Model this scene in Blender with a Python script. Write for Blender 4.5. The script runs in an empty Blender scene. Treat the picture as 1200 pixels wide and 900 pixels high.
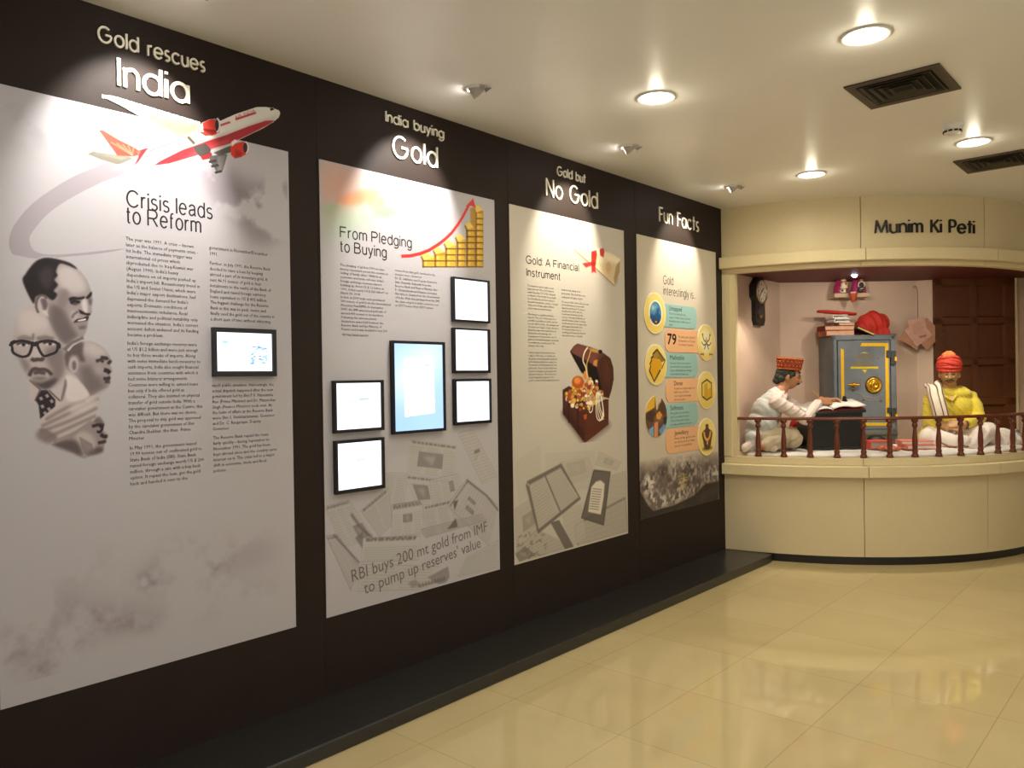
import bpy, bmesh, math, random
import numpy as np
from mathutils import Matrix, Vector

SC = bpy.context.scene
COL = SC.collection
PI = math.pi
rnd = random.Random(7)

# ------------------------------------------------------------------ camera
CAM = Vector((3.1, 0.0, 1.528))
FPX = 922.46                       # focal length in pixels of a 1200 x 900 frame
YAW, PITCH, ROLL = map(math.radians, (41.58535, -0.29933, -0.88101))
CEIL = 2.951
FW = Vector((-math.sin(YAW) * math.cos(PITCH), math.cos(YAW) * math.cos(PITCH), math.sin(PITCH)))
_r = Vector((math.cos(YAW), math.sin(YAW), 0))
_u = _r.cross(FW)
RT = math.cos(ROLL) * _r + math.sin(ROLL) * _u
UP = -math.sin(ROLL) * _r + math.cos(ROLL) * _u
cd = bpy.data.cameras.new('camera')
cd.sensor_fit = 'HORIZONTAL'; cd.sensor_width = 36.0; cd.lens = FPX * 36 / 1200
cd.clip_start = 0.05
cam = bpy.data.objects.new('camera', cd); COL.objects.link(cam)
M3 = Matrix((RT, UP, -FW)).transposed()
cam.matrix_world = Matrix.Translation(CAM) @ M3.to_4x4()
SC.camera = cam

# ------------------------------------------------------------------ view + world
SC.view_settings.view_transform = 'Standard'
SC.view_settings.look = 'None'
SC.view_settings.gamma = 1.0
SC.view_settings.use_curve_mapping = False
SC.view_settings.exposure = 0.4
w = bpy.data.worlds.new('world'); SC.world = w; w.use_nodes = True
w.node_tree.nodes['Background'].inputs[0].default_value = (1.0, 0.95, 0.9, 1)
w.node_tree.nodes['Background'].inputs[1].default_value = 0.02

P_DOWN = 2.8          # each recessed downlight (W)
P_SPOT = 56.0          # each wall-washing spot (W)
P_NICHE = 21.0         # each small spot in the alcove ceiling (W)
WARM = (1.0, 0.92, 0.70)
NEUT = (1.0, 0.98, 0.92)
NEAR = (0.96, 1.0, 1.04)
P_FAR = 6.5            # downlights near the alcove (W)
HALL_FILL = (0.88, 0.97, 1.06)
P_HALL_FILL = 54.0          # each added unseen spot, fill light bounced off the far wall (W)

def spot_lamp(name, loc, target, power, color, size_deg, blend, radius, parent=None):
    l = bpy.data.lights.new(name, 'SPOT'); l.energy = power; l.color = color
    l.spot_size = math.radians(size_deg); l.spot_blend = blend; l.shadow_soft_size = radius
    o = bpy.data.objects.new(name, l); COL.objects.link(o)
    d = Vector(target) - Vector(loc)
    o.rotation_euler = d.to_track_quat('-Z', 'Y').to_euler()
    o.location = Vector(loc) - (parent.location if parent else Vector((0, 0, 0)))
    if parent: o.parent = parent
    return o

# ------------------------------------------------------------------ survey: photo pixel -> point on a real plane
def ray(px, py):
    return FW * FPX + RT * (px - 600.0) + UP * (450.0 - py)
def wp(px, py, X=0.0):
    """point of the exhibition wall (plane X) seen at a pixel -> (Y, Z)"""
    d = ray(px, py); t = (X - CAM.x) / d.x
    return (CAM.y + t * d.y, CAM.z + t * d.z)
def zm(ox, oy, s):
    """mapping for coordinates read in an enlargement: -> wall (Y, Z)"""
    def f(*pts):
        r = [wp(ox + x / s, oy + y / s) for x, y in pts]
        return r if len(r) > 1 else r[0]
    return f

# ------------------------------------------------------------------ materials
MATS = {}
def srgb(c):
    return tuple((v / 255 / 12.92) if v / 255 <= 0.04045 else ((v / 255 + 0.055) / 1.055) ** 2.4 for v in c)
def mat(name, rgb, rough=0.6, metal=0.0, noise=0.0, nscale=20, bump=0.0, bscale=60, spec=0.5, coat=0.0, sheen=0.0, stretch=None, emit=None, estr=0.0):
    if name in MATS: return MATS[name]
    m = bpy.data.materials.new(name); m.use_nodes = True
    nt = m.node_tree; b = nt.nodes['Principled BSDF']
    c = srgb(rgb)
    b.inputs['Base Color'].default_value = (*c, 1)
    b.inputs['Roughness'].default_value = rough
    b.inputs['Metallic'].default_value = metal
    b.inputs['Specular IOR Level'].default_value = spec
    if coat: b.inputs['Coat Weight'].default_value = coat
    if sheen: b.inputs['Sheen Weight'].default_value = sheen
    if emit:
        b.inputs['Emission Color'].default_value = (*srgb(emit), 1); b.inputs['Emission Strength'].default_value = estr
    if noise or bump:
        tc = nt.nodes.new('ShaderNodeTexCoord'); src = tc.outputs['Object']
        if stretch:
            mp = nt.nodes.new('ShaderNodeMapping'); mp.inputs['Scale'].default_value = stretch
            nt.links.new(src, mp.inputs['Vector']); src = mp.outputs['Vector']
    if noise:
        n = nt.nodes.new('ShaderNodeTexNoise'); n.inputs['Scale'].default_value = nscale; n.inputs['Detail'].default_value = 5
        nt.links.new(src, n.inputs['Vector'])
        r = nt.nodes.new('ShaderNodeValToRGB')
        r.color_ramp.elements[0].position = 0.3; r.color_ramp.elements[1].position = 0.7
        r.color_ramp.elements[0].color = (*[v * (1 - noise) for v in c], 1)
        r.color_ramp.elements[1].color = (*[min(1, v * (1 + noise)) for v in c], 1)
        nt.links.new(n.outputs['Fac'], r.inputs['Fac']); nt.links.new(r.outputs['Color'], b.inputs['Base Color'])
    if bump:
        n2 = nt.nodes.new('ShaderNodeTexNoise'); n2.inputs['Scale'].default_value = bscale; n2.inputs['Detail'].default_value = 3
        nt.links.new(src, n2.inputs['Vector'])
        bp = nt.nodes.new('ShaderNodeBump'); bp.inputs['Strength'].default_value = bump; bp.inputs['Distance'].default_value = 0.02
        nt.links.new(n2.outputs['Fac'], bp.inputs['Height']); nt.links.new(bp.outputs['Normal'], b.inputs['Normal'])
    MATS[name] = m
    return m
def emat(name, rgb, strength):
    if name in MATS: return MATS[name]
    m = bpy.data.materials.new(name); m.use_nodes = True
    nt = m.node_tree; nt.nodes.remove(nt.nodes['Principled BSDF'])
    e = nt.nodes.new('ShaderNodeEmission'); e.inputs[0].default_value = (*srgb(rgb), 1); e.inputs[1].default_value = strength
    nt.links.new(e.outputs[0], nt.nodes['Material Output'].inputs[0])
    MATS[name] = m
    return m
def print_mat(name='printed_ink', rough=0.45, spec=0.3):
    if name in MATS: return MATS[name]
    m = bpy.data.materials.new(name); m.use_nodes = True
    nt = m.node_tree; b = nt.nodes['Principled BSDF']
    a = nt.nodes.new('ShaderNodeVertexColor'); a.layer_name = 'ink'
    nt.links.new(a.outputs['Color'], b.inputs['Base Color'])
    b.inputs['Roughness'].default_value = rough; b.inputs['Specular IOR Level'].default_value = spec
    MATS[name] = m
    return m
def screen_mat(name, strength):
    if name in MATS: return MATS[name]
    m = bpy.data.materials.new(name); m.use_nodes = True
    nt = m.node_tree; nt.nodes.remove(nt.nodes['Principled BSDF'])
    a = nt.nodes.new('ShaderNodeVertexColor'); a.layer_name = 'ink'
    e = nt.nodes.new('ShaderNodeEmission'); e.inputs[1].default_value = strength
    nt.links.new(a.outputs['Color'], e.inputs[0])
    nt.links.new(e.outputs[0], nt.nodes['Material Output'].inputs[0])
    MATS[name] = m
    return m

# ------------------------------------------------------------------ object helpers
def tag(o, label=None, cat=None, group=None, kind=None):
    if label: o['label'] = label
    if cat: o['category'] = cat
    if group: o['group'] = group
    if kind: o['kind'] = kind
    return o
def thing(name, label, cat, loc=(0, 0, 0), rotz=0.0, group=None):
    o = bpy.data.objects.new(name, None); COL.objects.link(o)
    o.empty_display_size = 0.05
    o.location = loc; o.rotation_euler = (0, 0, rotz)
    return tag(o, label, cat, group)
def origin_of(p):
    v = Vector((0, 0, 0))
    while p is not None:
        v = v + p.location; p = p.parent
    return v

class MB:
    """collects shapes; build() links them as ONE mesh object"""
    def __init__(s): s.v = []; s.f = []; s.sm = []
    def add(s, vs, fs, M=None, smooth=False):
        o = len(s.v)
        for p in vs:
            p = Vector(p)
            s.v.append(tuple(M @ p) if M is not None else tuple(p))
        for f in fs: s.f.append(tuple(i + o for i in f)); s.sm.append(smooth)
        return s
    def box(s, lo, hi, M=None):
        x0, y0, z0 = lo; x1, y1, z1 = hi
        vs = [(x0, y0, z0), (x1, y0, z0), (x1, y1, z0), (x0, y1, z0), (x0, y0, z1), (x1, y0, z1), (x1, y1, z1), (x0, y1, z1)]
        return s.add(vs, [(0, 3, 2, 1), (4, 5, 6, 7), (0, 1, 5, 4), (1, 2, 6, 5), (2, 3, 7, 6), (3, 0, 4, 7)], M)
    def prism(s, poly, d0, d1, M=None):
        """poly in local xy, extruded along local z from d0 to d1"""
        n = len(poly)
        vs = [(x, y, d0) for x, y in poly] + [(x, y, d1) for x, y in poly]
        fs = [tuple(range(n - 1, -1, -1)), tuple(range(n, 2 * n))] + [(i, (i + 1) % n, n + (i + 1) % n, n + i) for i in range(n)]
        return s.add(vs, fs, M)
    def lathe(s, prof, n=24, M=None, smooth=True, cap=True):
        vs, fs = [], []
        for r, z in prof:
            for k in range(n):
                a = 2 * PI * k / n; vs.append((r * math.cos(a), r * math.sin(a), z))
        for i in range(len(prof) - 1):
            for k in range(n):
                k2 = (k + 1) % n
                fs.append((i * n + k, i * n + k2, (i + 1) * n + k2, (i + 1) * n + k))
        if cap:
            if prof[0][0] > 1e-6: fs.append(tuple(range(n - 1, -1, -1)))
            if prof[-1][0] > 1e-6: fs.append(tuple((len(prof) - 1) * n + k for k in range(n)))
        return s.add(vs, fs, M, smooth)
    def tube(s, path, r, n=8, M=None, smooth=True, closed=False):
        path = [Vector(p) for p in path]; rs = r if isinstance(r, (list, tuple)) else [r] * len(path)
        vs, fs = [], []; m = len(path); prev = None
        for i, p in enumerate(path):
            if closed: t = path[(i + 1) % m] - path[i - 1]
            else: t = path[min(i + 1, m - 1)] - path[max(i - 1, 0)]
            t.normalize()
            if prev is None:
                a = Vector((0, 0, 1)) if abs(t.z) < 0.9 else Vector((1, 0, 0))
                u = t.cross(a).normalized()
            else:
                u = (prev - t * prev.dot(t)).normalized()
            prev = u; v = t.cross(u)
            for k in range(n):
                a = 2 * PI * k / n; vs.append(p + (u * math.cos(a) + v * math.sin(a)) * rs[i])
        for i in range(m if closed else m - 1):
            j = (i + 1) % m
            for k in range(n):
                k2 = (k + 1) % n; fs.append((i * n + k, i * n + k2, j * n + k2, j * n + k))
        if not closed: fs.append(tuple(range(n - 1, -1, -1))); fs.append(tuple((m - 1) * n + k for k in range(n)))
        return s.add(vs, fs, M, smooth)
    def ball(s, c, rad, n=16, m=10, M=None):
        rx, ry, rz = rad if isinstance(rad, (tuple, list)) else (rad,) * 3
        vs, fs = [], []
        for i in range(m + 1):
            t = PI * i / m
            for k in range(n):
                a = 2 * PI * k / n
                vs.append((c[0] + rx * math.sin(t) * math.cos(a), c[1] + ry * math.sin(t) * math.sin(a), c[2] - rz * math.cos(t)))
        for i in range(m):
            for k in range(n):
                k2 = (k + 1) % n; fs.append((i * n + k, i * n + k2, (i + 1) * n + k2, (i + 1) * n + k))
        return s.add(vs, fs, M, True)
    def build(s, name, m, parent=None, world=True, bevel=0.0, subsurf=0, label=None, kind=None, weld=True):
        off = origin_of(parent) if (parent is not None and world) else Vector((0, 0, 0))
        me = bpy.data.meshes.new(name)
        me.from_pydata([tuple(Vector(v) - off) for v in s.v], [], s.f)
        me.polygons.foreach_set('use_smooth', s.sm)
        bm = bmesh.new(); bm.from_mesh(me)
        if weld: bmesh.ops.remove_doubles(bm, verts=bm.verts, dist=1e-5)
        bmesh.ops.recalc_face_normals(bm, faces=bm.faces); bm.to_mesh(me); bm.free()
        me.materials.append(m)
        o = bpy.data.objects.new(name, me); COL.objects.link(o)
        if parent is not None: o.parent = parent
        if bevel:
            md = o.modifiers.new('bevel', 'BEVEL'); md.width = bevel; md.segments = 2; md.limit_method = 'ANGLE'
        if subsurf:
            md = o.modifiers.new('subsurf', 'SUBSURF'); md.levels = subsurf; md.render_levels = subsurf
        if label: o['label'] = label
        if kind: o['kind'] = kind
        return o
def struct(name, mb, m, parent=None, bevel=0.0):
    return mb.build(name, m, parent, bevel=bevel, kind='structure')

# wall frame: local x = Y, local y = Z, local z = out of the wall (+X)
WALLM = Matrix(((0, 0, 1, 0), (1, 0, 0, 0), (0, 1, 0, 0), (0, 0, 0, 1)))

# ------------------------------------------------------------------ printed lettering
def text_mesh(body, size=1.0, bold=0.0, line=1.0, align='LEFT', res=3, extrude=0.0):
    cu = bpy.data.curves.new('t', 'FONT'); cu.body = body; cu.size = size; cu.offset = bold
    cu.space_line = line; cu.align_x = align; cu.resolution_u = res; cu.extrude = extrude; cu.fill_mode = 'FRONT' if not extrude else 'FULL'
    ob = bpy.data.objects.new('t', cu); COL.objects.link(ob)
    dg = bpy.context.evaluated_depsgraph_get()
    me = bpy.data.meshes.new_from_object(ob.evaluated_get(dg))
    bpy.data.objects.remove(ob); bpy.data.curves.remove(cu)
    return me
def text_obj(name, body, M, m, parent=None, sx=1.0, sy=1.0, bold=0.0, line=1.0, align='LEFT', label=None, res=3, extrude=0.0, world=True):
    me = text_mesh(body, 1.0, bold, line, align, res, extrude)
    me.name = name
    off = origin_of(parent) if (parent is not None and world) else Vector((0, 0, 0))
    me.transform(Matrix.Translation(-off) @ M @ Matrix.Diagonal((sx, sy, 1, 1)))
    me.materials.clear(); me.materials.append(m)
    o = bpy.data.objects.new(name, me); COL.objects.link(o)
    if parent is not None: o.parent = parent
    if label: o['label'] = label
    return o
def text_width(body, bold=0.0):
    me = text_mesh(body, 1.0, bold, 1.0, 'LEFT', 1)
    n = len(me.vertices); a = np.zeros(n * 3); me.vertices.foreach_get('co', a)
    bpy.data.meshes.remove(me)
    xs = a[0::3]
    return float(xs.min()), float(xs.max())
def wall_line(name, body, p0, p1, cap, m, parent, off=0.0041, bold=0.0, label=None):
    """one printed line on the wall whose baseline runs from p0 to p1 (Y,Z), capital height cap (m)"""
    a, b = text_width(body, bold)
    L = math.hypot(p1[0] - p0[0], p1[1] - p0[1]); ang = math.atan2(p1[1] - p0[1], p1[0] - p0[0])
    sx = L / (b - a); sy = cap / 0.73
    M = Matrix.Translation((off, p0[0], p0[1])) @ WALLM @ Matrix.Rotation(ang, 4, 'Z') @ Matrix.Translation((-a * sx, 0, 0))
    return text_obj(name, body, M, m, parent, sx, sy, bold, label=label)
def wall_block(name, body, p0, pitch, width, m, parent, off=0.0041, xh=0.86):
    """printed paragraph: first baseline starts at p0 (Y,Z), line pitch and widest line in m"""
    lines = body.split('\n')
    wmax = max(text_width(l)[1] for l in lines if l.strip())
    sx = width / wmax; sy = pitch * xh
    M = Matrix.Translation((off, p0[0], p0[1])) @ WALLM
    return text_obj(name, body, M, m, parent, sx, sy, 0.0, line=pitch / sy, res=1)

# ------------------------------------------------------------------ ink painter (flat prints on the boards)
def fbm(h, w, cell, seed, octs=4):
    rs = np.random.RandomState(seed); out = np.zeros((h, w)); amp = 1.0; tot = 0.0
    for o in range(octs):
        c = max(1.0, cell / 2 ** o)
        gh, gw = int(h / c) + 3, int(w / c) + 3
        g = rs.rand(gh, gw)
        y = np.arange(h) / c; x = np.arange(w) / c
        yi = y.astype(int); xi = x.astype(int); fy = (y - yi)[:, None]; fx = (x - xi)[None, :]
        fy = fy * fy * (3 - 2 * fy); fx = fx * fx * (3 - 2 * fx)
        a = g[yi][:, xi]; b = g[yi][:, xi + 1]; c2 = g[yi + 1][:, xi]; d = g[yi + 1][:, xi + 1]
        out += amp * ((a * (1 - fx) + b * fx) * (1 - fy) + (c2 * (1 - fx) + d * fx) * fy)
        tot += amp; amp *= 0.55
    return out / tot
def smooth_poly(pts, k=5):
    n = len(pts); out = []
    for i in range(n):
        p0, p1, p2, p3 = pts[i - 1], pts[i], pts[(i + 1) % n], pts[(i + 2) % n]
        for j in range(k):
            t = j / k; t2 = t * t; t3 = t2 * t
            out.append(tuple(0.5 * (2 * p1[c] + (p2[c] - p0[c]) * t + (2 * p0[c] - 5 * p1[c] + 4 * p2[c] - p3[c]) * t2 + (3 * p1[c] - p0[c] - 3 * p2[c] + p3[c]) * t3) for c in (0, 1)))
    return out
def ell(c, rx, ry, n=20):
    return [(c[0] + rx * math.cos(2 * PI * i / n), c[1] + ry * math.sin(2 * PI * i / n)) for i in range(n)]

class Ink:
    """a printed picture on a plane: coordinates are (a, b) metres, a to the right, b up"""
    def __init__(s, a0, a1, b0, b1, res, paper):
        s.a0, s.b0, s.res = a0, b0, res
        s.w = int(round((a1 - a0) / res)) + 1; s.h = int(round((b1 - b0) / res)) + 1
        s.rgb = np.zeros((s.h, s.w, 3)); s.rgb[:] = paper
        s.al = np.zeros((s.h, s.w)); s.paper = np.array(paper, float); s.id = np.zeros((s.h, s.w), int); s.cur = 0; s.bs = 1.0
    def _cov(s, pts, blur):
        P = np.array([((a - s.a0) / s.res, (b - s.b0) / s.res) for a, b in pts])
        bl = max(blur * s.bs / s.res, 0.0); pad = int(3 * bl) + 2
        x0 = max(int(P[:, 0].min()) - pad, 0); x1 = min(int(P[:, 0].max()) + pad + 1, s.w)
        y0 = max(int(P[:, 1].min()) - pad, 0); y1 = min(int(P[:, 1].max()) + pad + 1, s.h)
        if x1 <= x0 or y1 <= y0: return None
        ss = 2 if bl < 1.5 else 1
        xs = x0 + (np.arange((x1 - x0) * ss) + 0.5) / ss - 0.5; ys = y0 + (np.arange((y1 - y0) * ss) + 0.5) / ss - 0.5
        ins = np.zeros((len(ys), len(xs)), bool); n = len(P)
        for i in range(n):
            xa, ya = P[i]; xb, yb = P[(i + 1) % n]
            if ya == yb: continue
            c = (ya > ys) != (yb > ys)
            if not c.any(): continue
            xc = xa + (ys - ya) * (xb - xa) / (yb - ya)  # thin black ring set behind the rim of the dial
            ins ^= (c[:, None] & (xs[None, :] < xc[:, None]))
        m = ins.astype(float)
        if ss == 2: m = m.reshape(y1 - y0, 2, x1 - x0, 2).mean((1, 3))
        if bl > 0.3:
            k = np.arange(-int(3 * bl) - 1, int(3 * bl) + 2); g = np.exp(-0.5 * (k / bl) ** 2); g /= g.sum()
            h2 = len(k) // 2
            mp = np.pad(m, ((h2, h2), (h2, h2)), mode='edge' if False else 'constant')
            t = np.zeros((m.shape[0], mp.shape[1]))
            for i, gg in enumerate(g): t += gg * mp[i:i + m.shape[0]]
            q = np.zeros_like(m)
            for i, gg in enumerate(g): q += gg * t[:, i:i + m.shape[1]]
            m = q
        return slice(y0, y1), slice(x0, x1), m
    def poly(s, pts, col, a=1.0, blur=0.0, smooth=False, mask=None):
        if smooth: pts = smooth_poly(pts)
        c = s._cov(pts, blur)
        if c is None: return s
        ys, xs, m = c; m = m * a
        if mask is not None: m = m * mask[ys, xs]
        s.rgb[ys, xs] = s.rgb[ys, xs] * (1 - m[..., None]) + np.array(col, float) * m[..., None]
        s.al[ys, xs] = np.maximum(s.al[ys, xs], np.minimum(m * 1.0, 1))
        if s.cur: s.id[ys, xs] = np.where((m > 0.25) | ((s.id[ys, xs] == 0) & (m > 0.03)), s.cur, s.id[ys, xs])
        return s
    def line(s, pts, w, col, a=1.0, blur=0.0, smooth=False):
        if smooth and len(pts) > 2:
            q = [pts[0]] + list(pts) + [pts[-1]]; o = []
            for i in range(1, len(q) - 2):
                p0, p1, p2, p3 = q[i - 1], q[i], q[i + 1], q[i + 2]
                for j in range(5):
                    t = j / 5; t2 = t * t; t3 = t2 * t
                    o.append(tuple(0.5 * (2 * p1[c] + (p2[c] - p0[c]) * t + (2 * p0[c] - 5 * p1[c] + 4 * p2[c] - p3[c]) * t2 + (3 * p1[c] - p0[c] - 3 * p2[c] + p3[c]) * t3) for c in (0, 1)))
            pts = o + [pts[-1]]
        L, R = [], []
        n = len(pts); ws = w if isinstance(w, (list, tuple)) else [w] * n
        for i in range(n):
            d = Vector((pts[min(i + 1, n - 1)][0] - pts[max(i - 1, 0)][0], pts[min(i + 1, n - 1)][1] - pts[max(i - 1, 0)][1]))
            if d.length < 1e-9: d = Vector((1, 0))
            d.normalize(); ww = ws[min(i, len(ws) - 1)] / 2
            L.append((pts[i][0] - d.y * ww, pts[i][1] + d.x * ww)); R.append((pts[i][0] + d.y * ww, pts[i][1] - d.x * ww))
        return s.poly(L + R[::-1], col, a, blur)
    def build(s, name, parent, frame, d, m=None, thr=0.03, label=None, keep_all=False, only=None):
        """frame: 4x4 matrix taking (a, b, depth) to the world"""
        vis = s.al > thr
        fv = np.ones((s.h - 1, s.w - 1), bool) if keep_all else (vis[:-1, :-1] | vis[1:, :-1] | vis[:-1, 1:] | vis[1:, 1:])
        if only is not None: fv = fv & (s.id[:-1, :-1] == only)
        idx = np.arange(s.h * s.w).reshape(s.h, s.w)
        q = np.stack([idx[:-1, :-1][fv], idx[:-1, 1:][fv], idx[1:, 1:][fv], idx[1:, :-1][fv]], 1)
        used, inv = np.unique(q, return_inverse=True); q = inv.reshape(-1, 4)
        yy, xx = np.divmod(used, s.w)
        A = s.a0 + xx * s.res; B = s.b0 + yy * s.res
        F = np.array(frame); off = np.array(origin_of(parent)) if parent is not None else np.zeros(3)
        co = (F[:3, 0][None] * A[:, None] + F[:3, 1][None] * B[:, None] + F[:3, 2][None] * d + F[:3, 3][None]) - off
        me = bpy.data.meshes.new(name)
        me.vertices.add(len(co)); me.vertices.foreach_set('co', co.astype(np.float32).ravel())
        me.loops.add(q.size); me.loops.foreach_set('vertex_index', q.astype(np.int32).ravel())
        me.polygons.add(len(q)); me.polygons.foreach_set('loop_start', (np.arange(len(q)) * 4).astype(np.int32))
        me.update(calc_edges=True)
        at = me.color_attributes.new('ink', 'FLOAT_COLOR', 'POINT')
        c = np.clip(s.rgb.reshape(-1, 3)[used] / 255, 0, 1)
        lin = np.where(c <= 0.04045, c / 12.92, ((c + 0.055) / 1.055) ** 2.4)
        at.data.foreach_set('color', np.concatenate([lin, np.ones((len(lin), 1))], 1).astype(np.float32).ravel())
        me.materials.append(m or print_mat())
        o = bpy.data.objects.new(name, me); COL.objects.link(o)
        if parent is not None: o.parent = parent
        if label: o['label'] = label
        return o
# ================================================================== THE SETTING
DC = (-0.25, 8.45); DR = 2.27           # axis and radius of the curved alcove front
Y_END = DC[1] - math.sqrt(DR ** 2 - DC[0] ** 2)
STAGE = 0.855; LINTEL = 2.395; ROOF = 2.438; XA = -0.05
def arc_pt(r, th, z): return (DC[0] + r * math.cos(math.radians(th)), DC[1] + r * math.sin(math.radians(th)), z)
def arc_band(mb, r0, r1, z0, z1, t0, t1, n=None, cb=0.0):
    """curved block between radii and heights; cb bevels the outer edges"""
    n = n or max(2, int(abs(t1 - t0) / 1.5))
    prof = [(r0, z0), (r1 - cb, z0), (r1, z0 + cb), (r1, z1 - cb), (r1 - cb, z1), (r0, z1)] if cb else [(r0, z0), (r1, z0), (r1, z1), (r0, z1)]
    k = len(prof); vs = []; fs = []
    for i in range(n + 1):
        t = t0 + (t1 - t0) * i / n
        vs += [arc_pt(r, t, z) for r, z in prof]
    for i in range(n):
        for j in range(k):
            fs.append((i * k + j, i * k + (j + 1) % k, (i + 1) * k + (j + 1) % k, (i + 1) * k + j))
    fs.append(tuple(range(k))); fs.append(tuple(n * k + j for j in range(k - 1, -1, -1)))
    mb.add(vs, fs)
def niche(s, t, z):
    """alcove frame: s to the right, t away from the visitor, z up"""
    return Vector((CAM.x + math.cos(YAW) * s - math.sin(YAW) * t, math.sin(YAW) * s + math.cos(YAW) * t, z))

# floor of polished vitrified tiles
def floor_mat():
    m = bpy.data.materials.new('polished_tile'); m.use_nodes = True
    nt = m.node_tree; b = nt.nodes['Principled BSDF']; L = nt.links.new
    tc = nt.nodes.new('ShaderNodeTexCoord'); mp = nt.nodes.new('ShaderNodeMapping')
    mp.inputs['Location'].default_value = (-(1.192 - 0.596), -(2.204 - 0.603), 0)
    L(tc.outputs['Object'], mp.inputs['Vector'])
    br = nt.nodes.new('ShaderNodeTexBrick'); br.offset = 0.0; br.squash = 1.0
    br.inputs['Scale'].default_value = 1.0; br.inputs['Brick Width'].default_value = 0.596; br.inputs['Row Height'].default_value = 0.603
    br.inputs['Mortar Size'].default_value = 0.0016; br.inputs['Mortar Smooth'].default_value = 0.3
    br.inputs['Color1'].default_value = (*srgb((214, 194, 146)), 1); br.inputs['Color2'].default_value = (*srgb((209, 188, 139)), 1)
    br.inputs['Mortar'].default_value = (*srgb((176, 154, 108)), 1)
    L(mp.outputs['Vector'], br.inputs['Vector'])
    n = nt.nodes.new('ShaderNodeTexNoise'); n.inputs['Scale'].default_value = 3.0; n.inputs['Detail'].default_value = 6
    L(tc.outputs['Object'], n.inputs['Vector'])
    mx = nt.nodes.new('ShaderNodeMix'); mx.data_type = 'RGBA'; mx.blend_type = 'MULTIPLY'; mx.inputs[0].default_value = 0.16
    L(br.outputs['Color'], mx.inputs[6]); L(n.outputs['Fac'], mx.inputs[7]); L(mx.outputs[2], b.inputs['Base Color'])
    b.inputs['Roughness'].default_value = 0.045; b.inputs['Specular IOR Level'].default_value = 0.5
    n2 = nt.nodes.new('ShaderNodeTexNoise'); n2.inputs['Scale'].default_value = 2.5
    L(tc.outputs['Object'], n2.inputs['Vector'])
    bp = nt.nodes.new('ShaderNodeBump'); bp.inputs['Strength'].default_value = 0.008; bp.inputs['Distance'].default_value = 0.05
    L(n2.outputs['Fac'], bp.inputs['Height']); L(bp.outputs['Normal'], b.inputs['Normal'])
    return m
RX, RY = 5.4, -3.2                       # far side of the hall and the end behind the visitor
struct('floor', MB().box((-0.2, RY, -0.1), (RX, 9.6, 0)), floor_mat())
m_ceil = mat('ceiling_paint', (238, 235, 230), 0.38, noise=0.02, nscale=1.5, spec=0.45)
struct('ceiling', MB().box((-0.2, RY, CEIL), (RX, 9.6, CEIL + 0.1)), m_ceil)
m_dark = mat('dark_laminate', (46, 37, 33), 0.55, noise=0.05, nscale=6, spec=0.1, bump=0.02, bscale=120)
struct('wall_left', MB().box((-0.2, RY, 0), (-0.0012, Y_END + 0.05, CEIL)), m_dark)
for y0, y1 in ((RY, 0.62), (0.66, 2.02), (2.15, 3.375), (3.48, 4.73), (4.86, Y_END + 0.05)):
    struct('wall_left_panel', MB().box((-0.0012, y0, 0), (0, y1, CEIL)), m_dark)
m_cream_wall = mat('hall_wall_paint', (226, 224, 220), 0.6)
struct('wall_right', MB().box((RX, RY, 0), (RX + 0.1, 9.6, CEIL)), m_cream_wall)
struct('wall_back', MB().box((-0.2, RY - 0.1, 0), (RX, RY, CEIL)), m_cream_wall)
struct('wall_front', MB().box((-0.2, 9.6, 0), (RX, 9.7, CEIL)), m_cream_wall)
m_gran = mat('black_granite', (44, 42, 40), 0.3, noise=0.25, nscale=180, spec=0.5)
struct('trim_1', MB().box((0.0, RY, 0), (0.401, 6.20, 0.063)).box((0.0, 6.20, 0), (0.395, 6.24, 0.063)), m_gran, bevel=0.007)

# curved front of the alcove
m_lam = mat('cream_laminate', (220, 203, 164), 0.42, noise=0.03, nscale=40, stretch=(1, 1, 6), spec=0.4)
m_led = mat('cream_ledge', (226, 209, 168), 0.4, noise=0.03, nscale=40, stretch=(1, 1, 6), spec=0.4)
m_black = mat('black_plinth', (24, 20, 18), 0.35)
T0, SA, SB, T1 = -83.6, -56.0, -29.0, 0.0
GAP = 0.07
def panels(r0, r1, z0, z1, seams, cb=0.0):
    b = MB(); e = [T0] + list(seams) + [T1]
    for i in range(len(e) - 1): arc_band(b, r0, r1, z0, z1, e[i] + (GAP if i else 0), e[i + 1] - GAP, cb=cb)
    return b
kick = MB(); arc_band(kick, DR - 0.3, DR - 0.012, 0, 0.066, T0, T1); struct('baseboard_front', kick, m_black)
struct('wall_alcove_base', panels(DR - 0.06, DR, 0.066, 0.705, (SA, SB)), m_lam)
b = MB(); arc_band(b, DR - 0.075, DR - 0.055, 0.07, 0.8, T0, T1); arc_band(b, DR - 0.05, DR - 0.02, 2.42, CEIL, T0, T1); struct('wall_seam_backing', b, mat('seam_backing_dark', (96, 84, 60), 0.8))  # dark backing strip that shows in the grooves between panels
struct('trim_2', panels(DR - 0.2, DR + 0.062, 0.705, 0.797, (-55.5, -27.2), 0.006), m_led)
struct('trim_3', panels(DR - 0.061, DR - 0.004, 0.797, STAGE, (SA, SB), 0.003), m_led)
struct('wall_fascia', panels(DR - 0.03, DR, 2.53, CEIL, (SA, SB)), m_lam)
struct('trim_4', panels(DR - 0.06, DR + 0.062, 2.434, 2.53, (-55.5, -27.2), 0.006), m_led)
struct('trim_5', panels(DR - 0.07, DR, LINTEL, 2.434, (SA, SB), 0.003), m_led)
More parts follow.
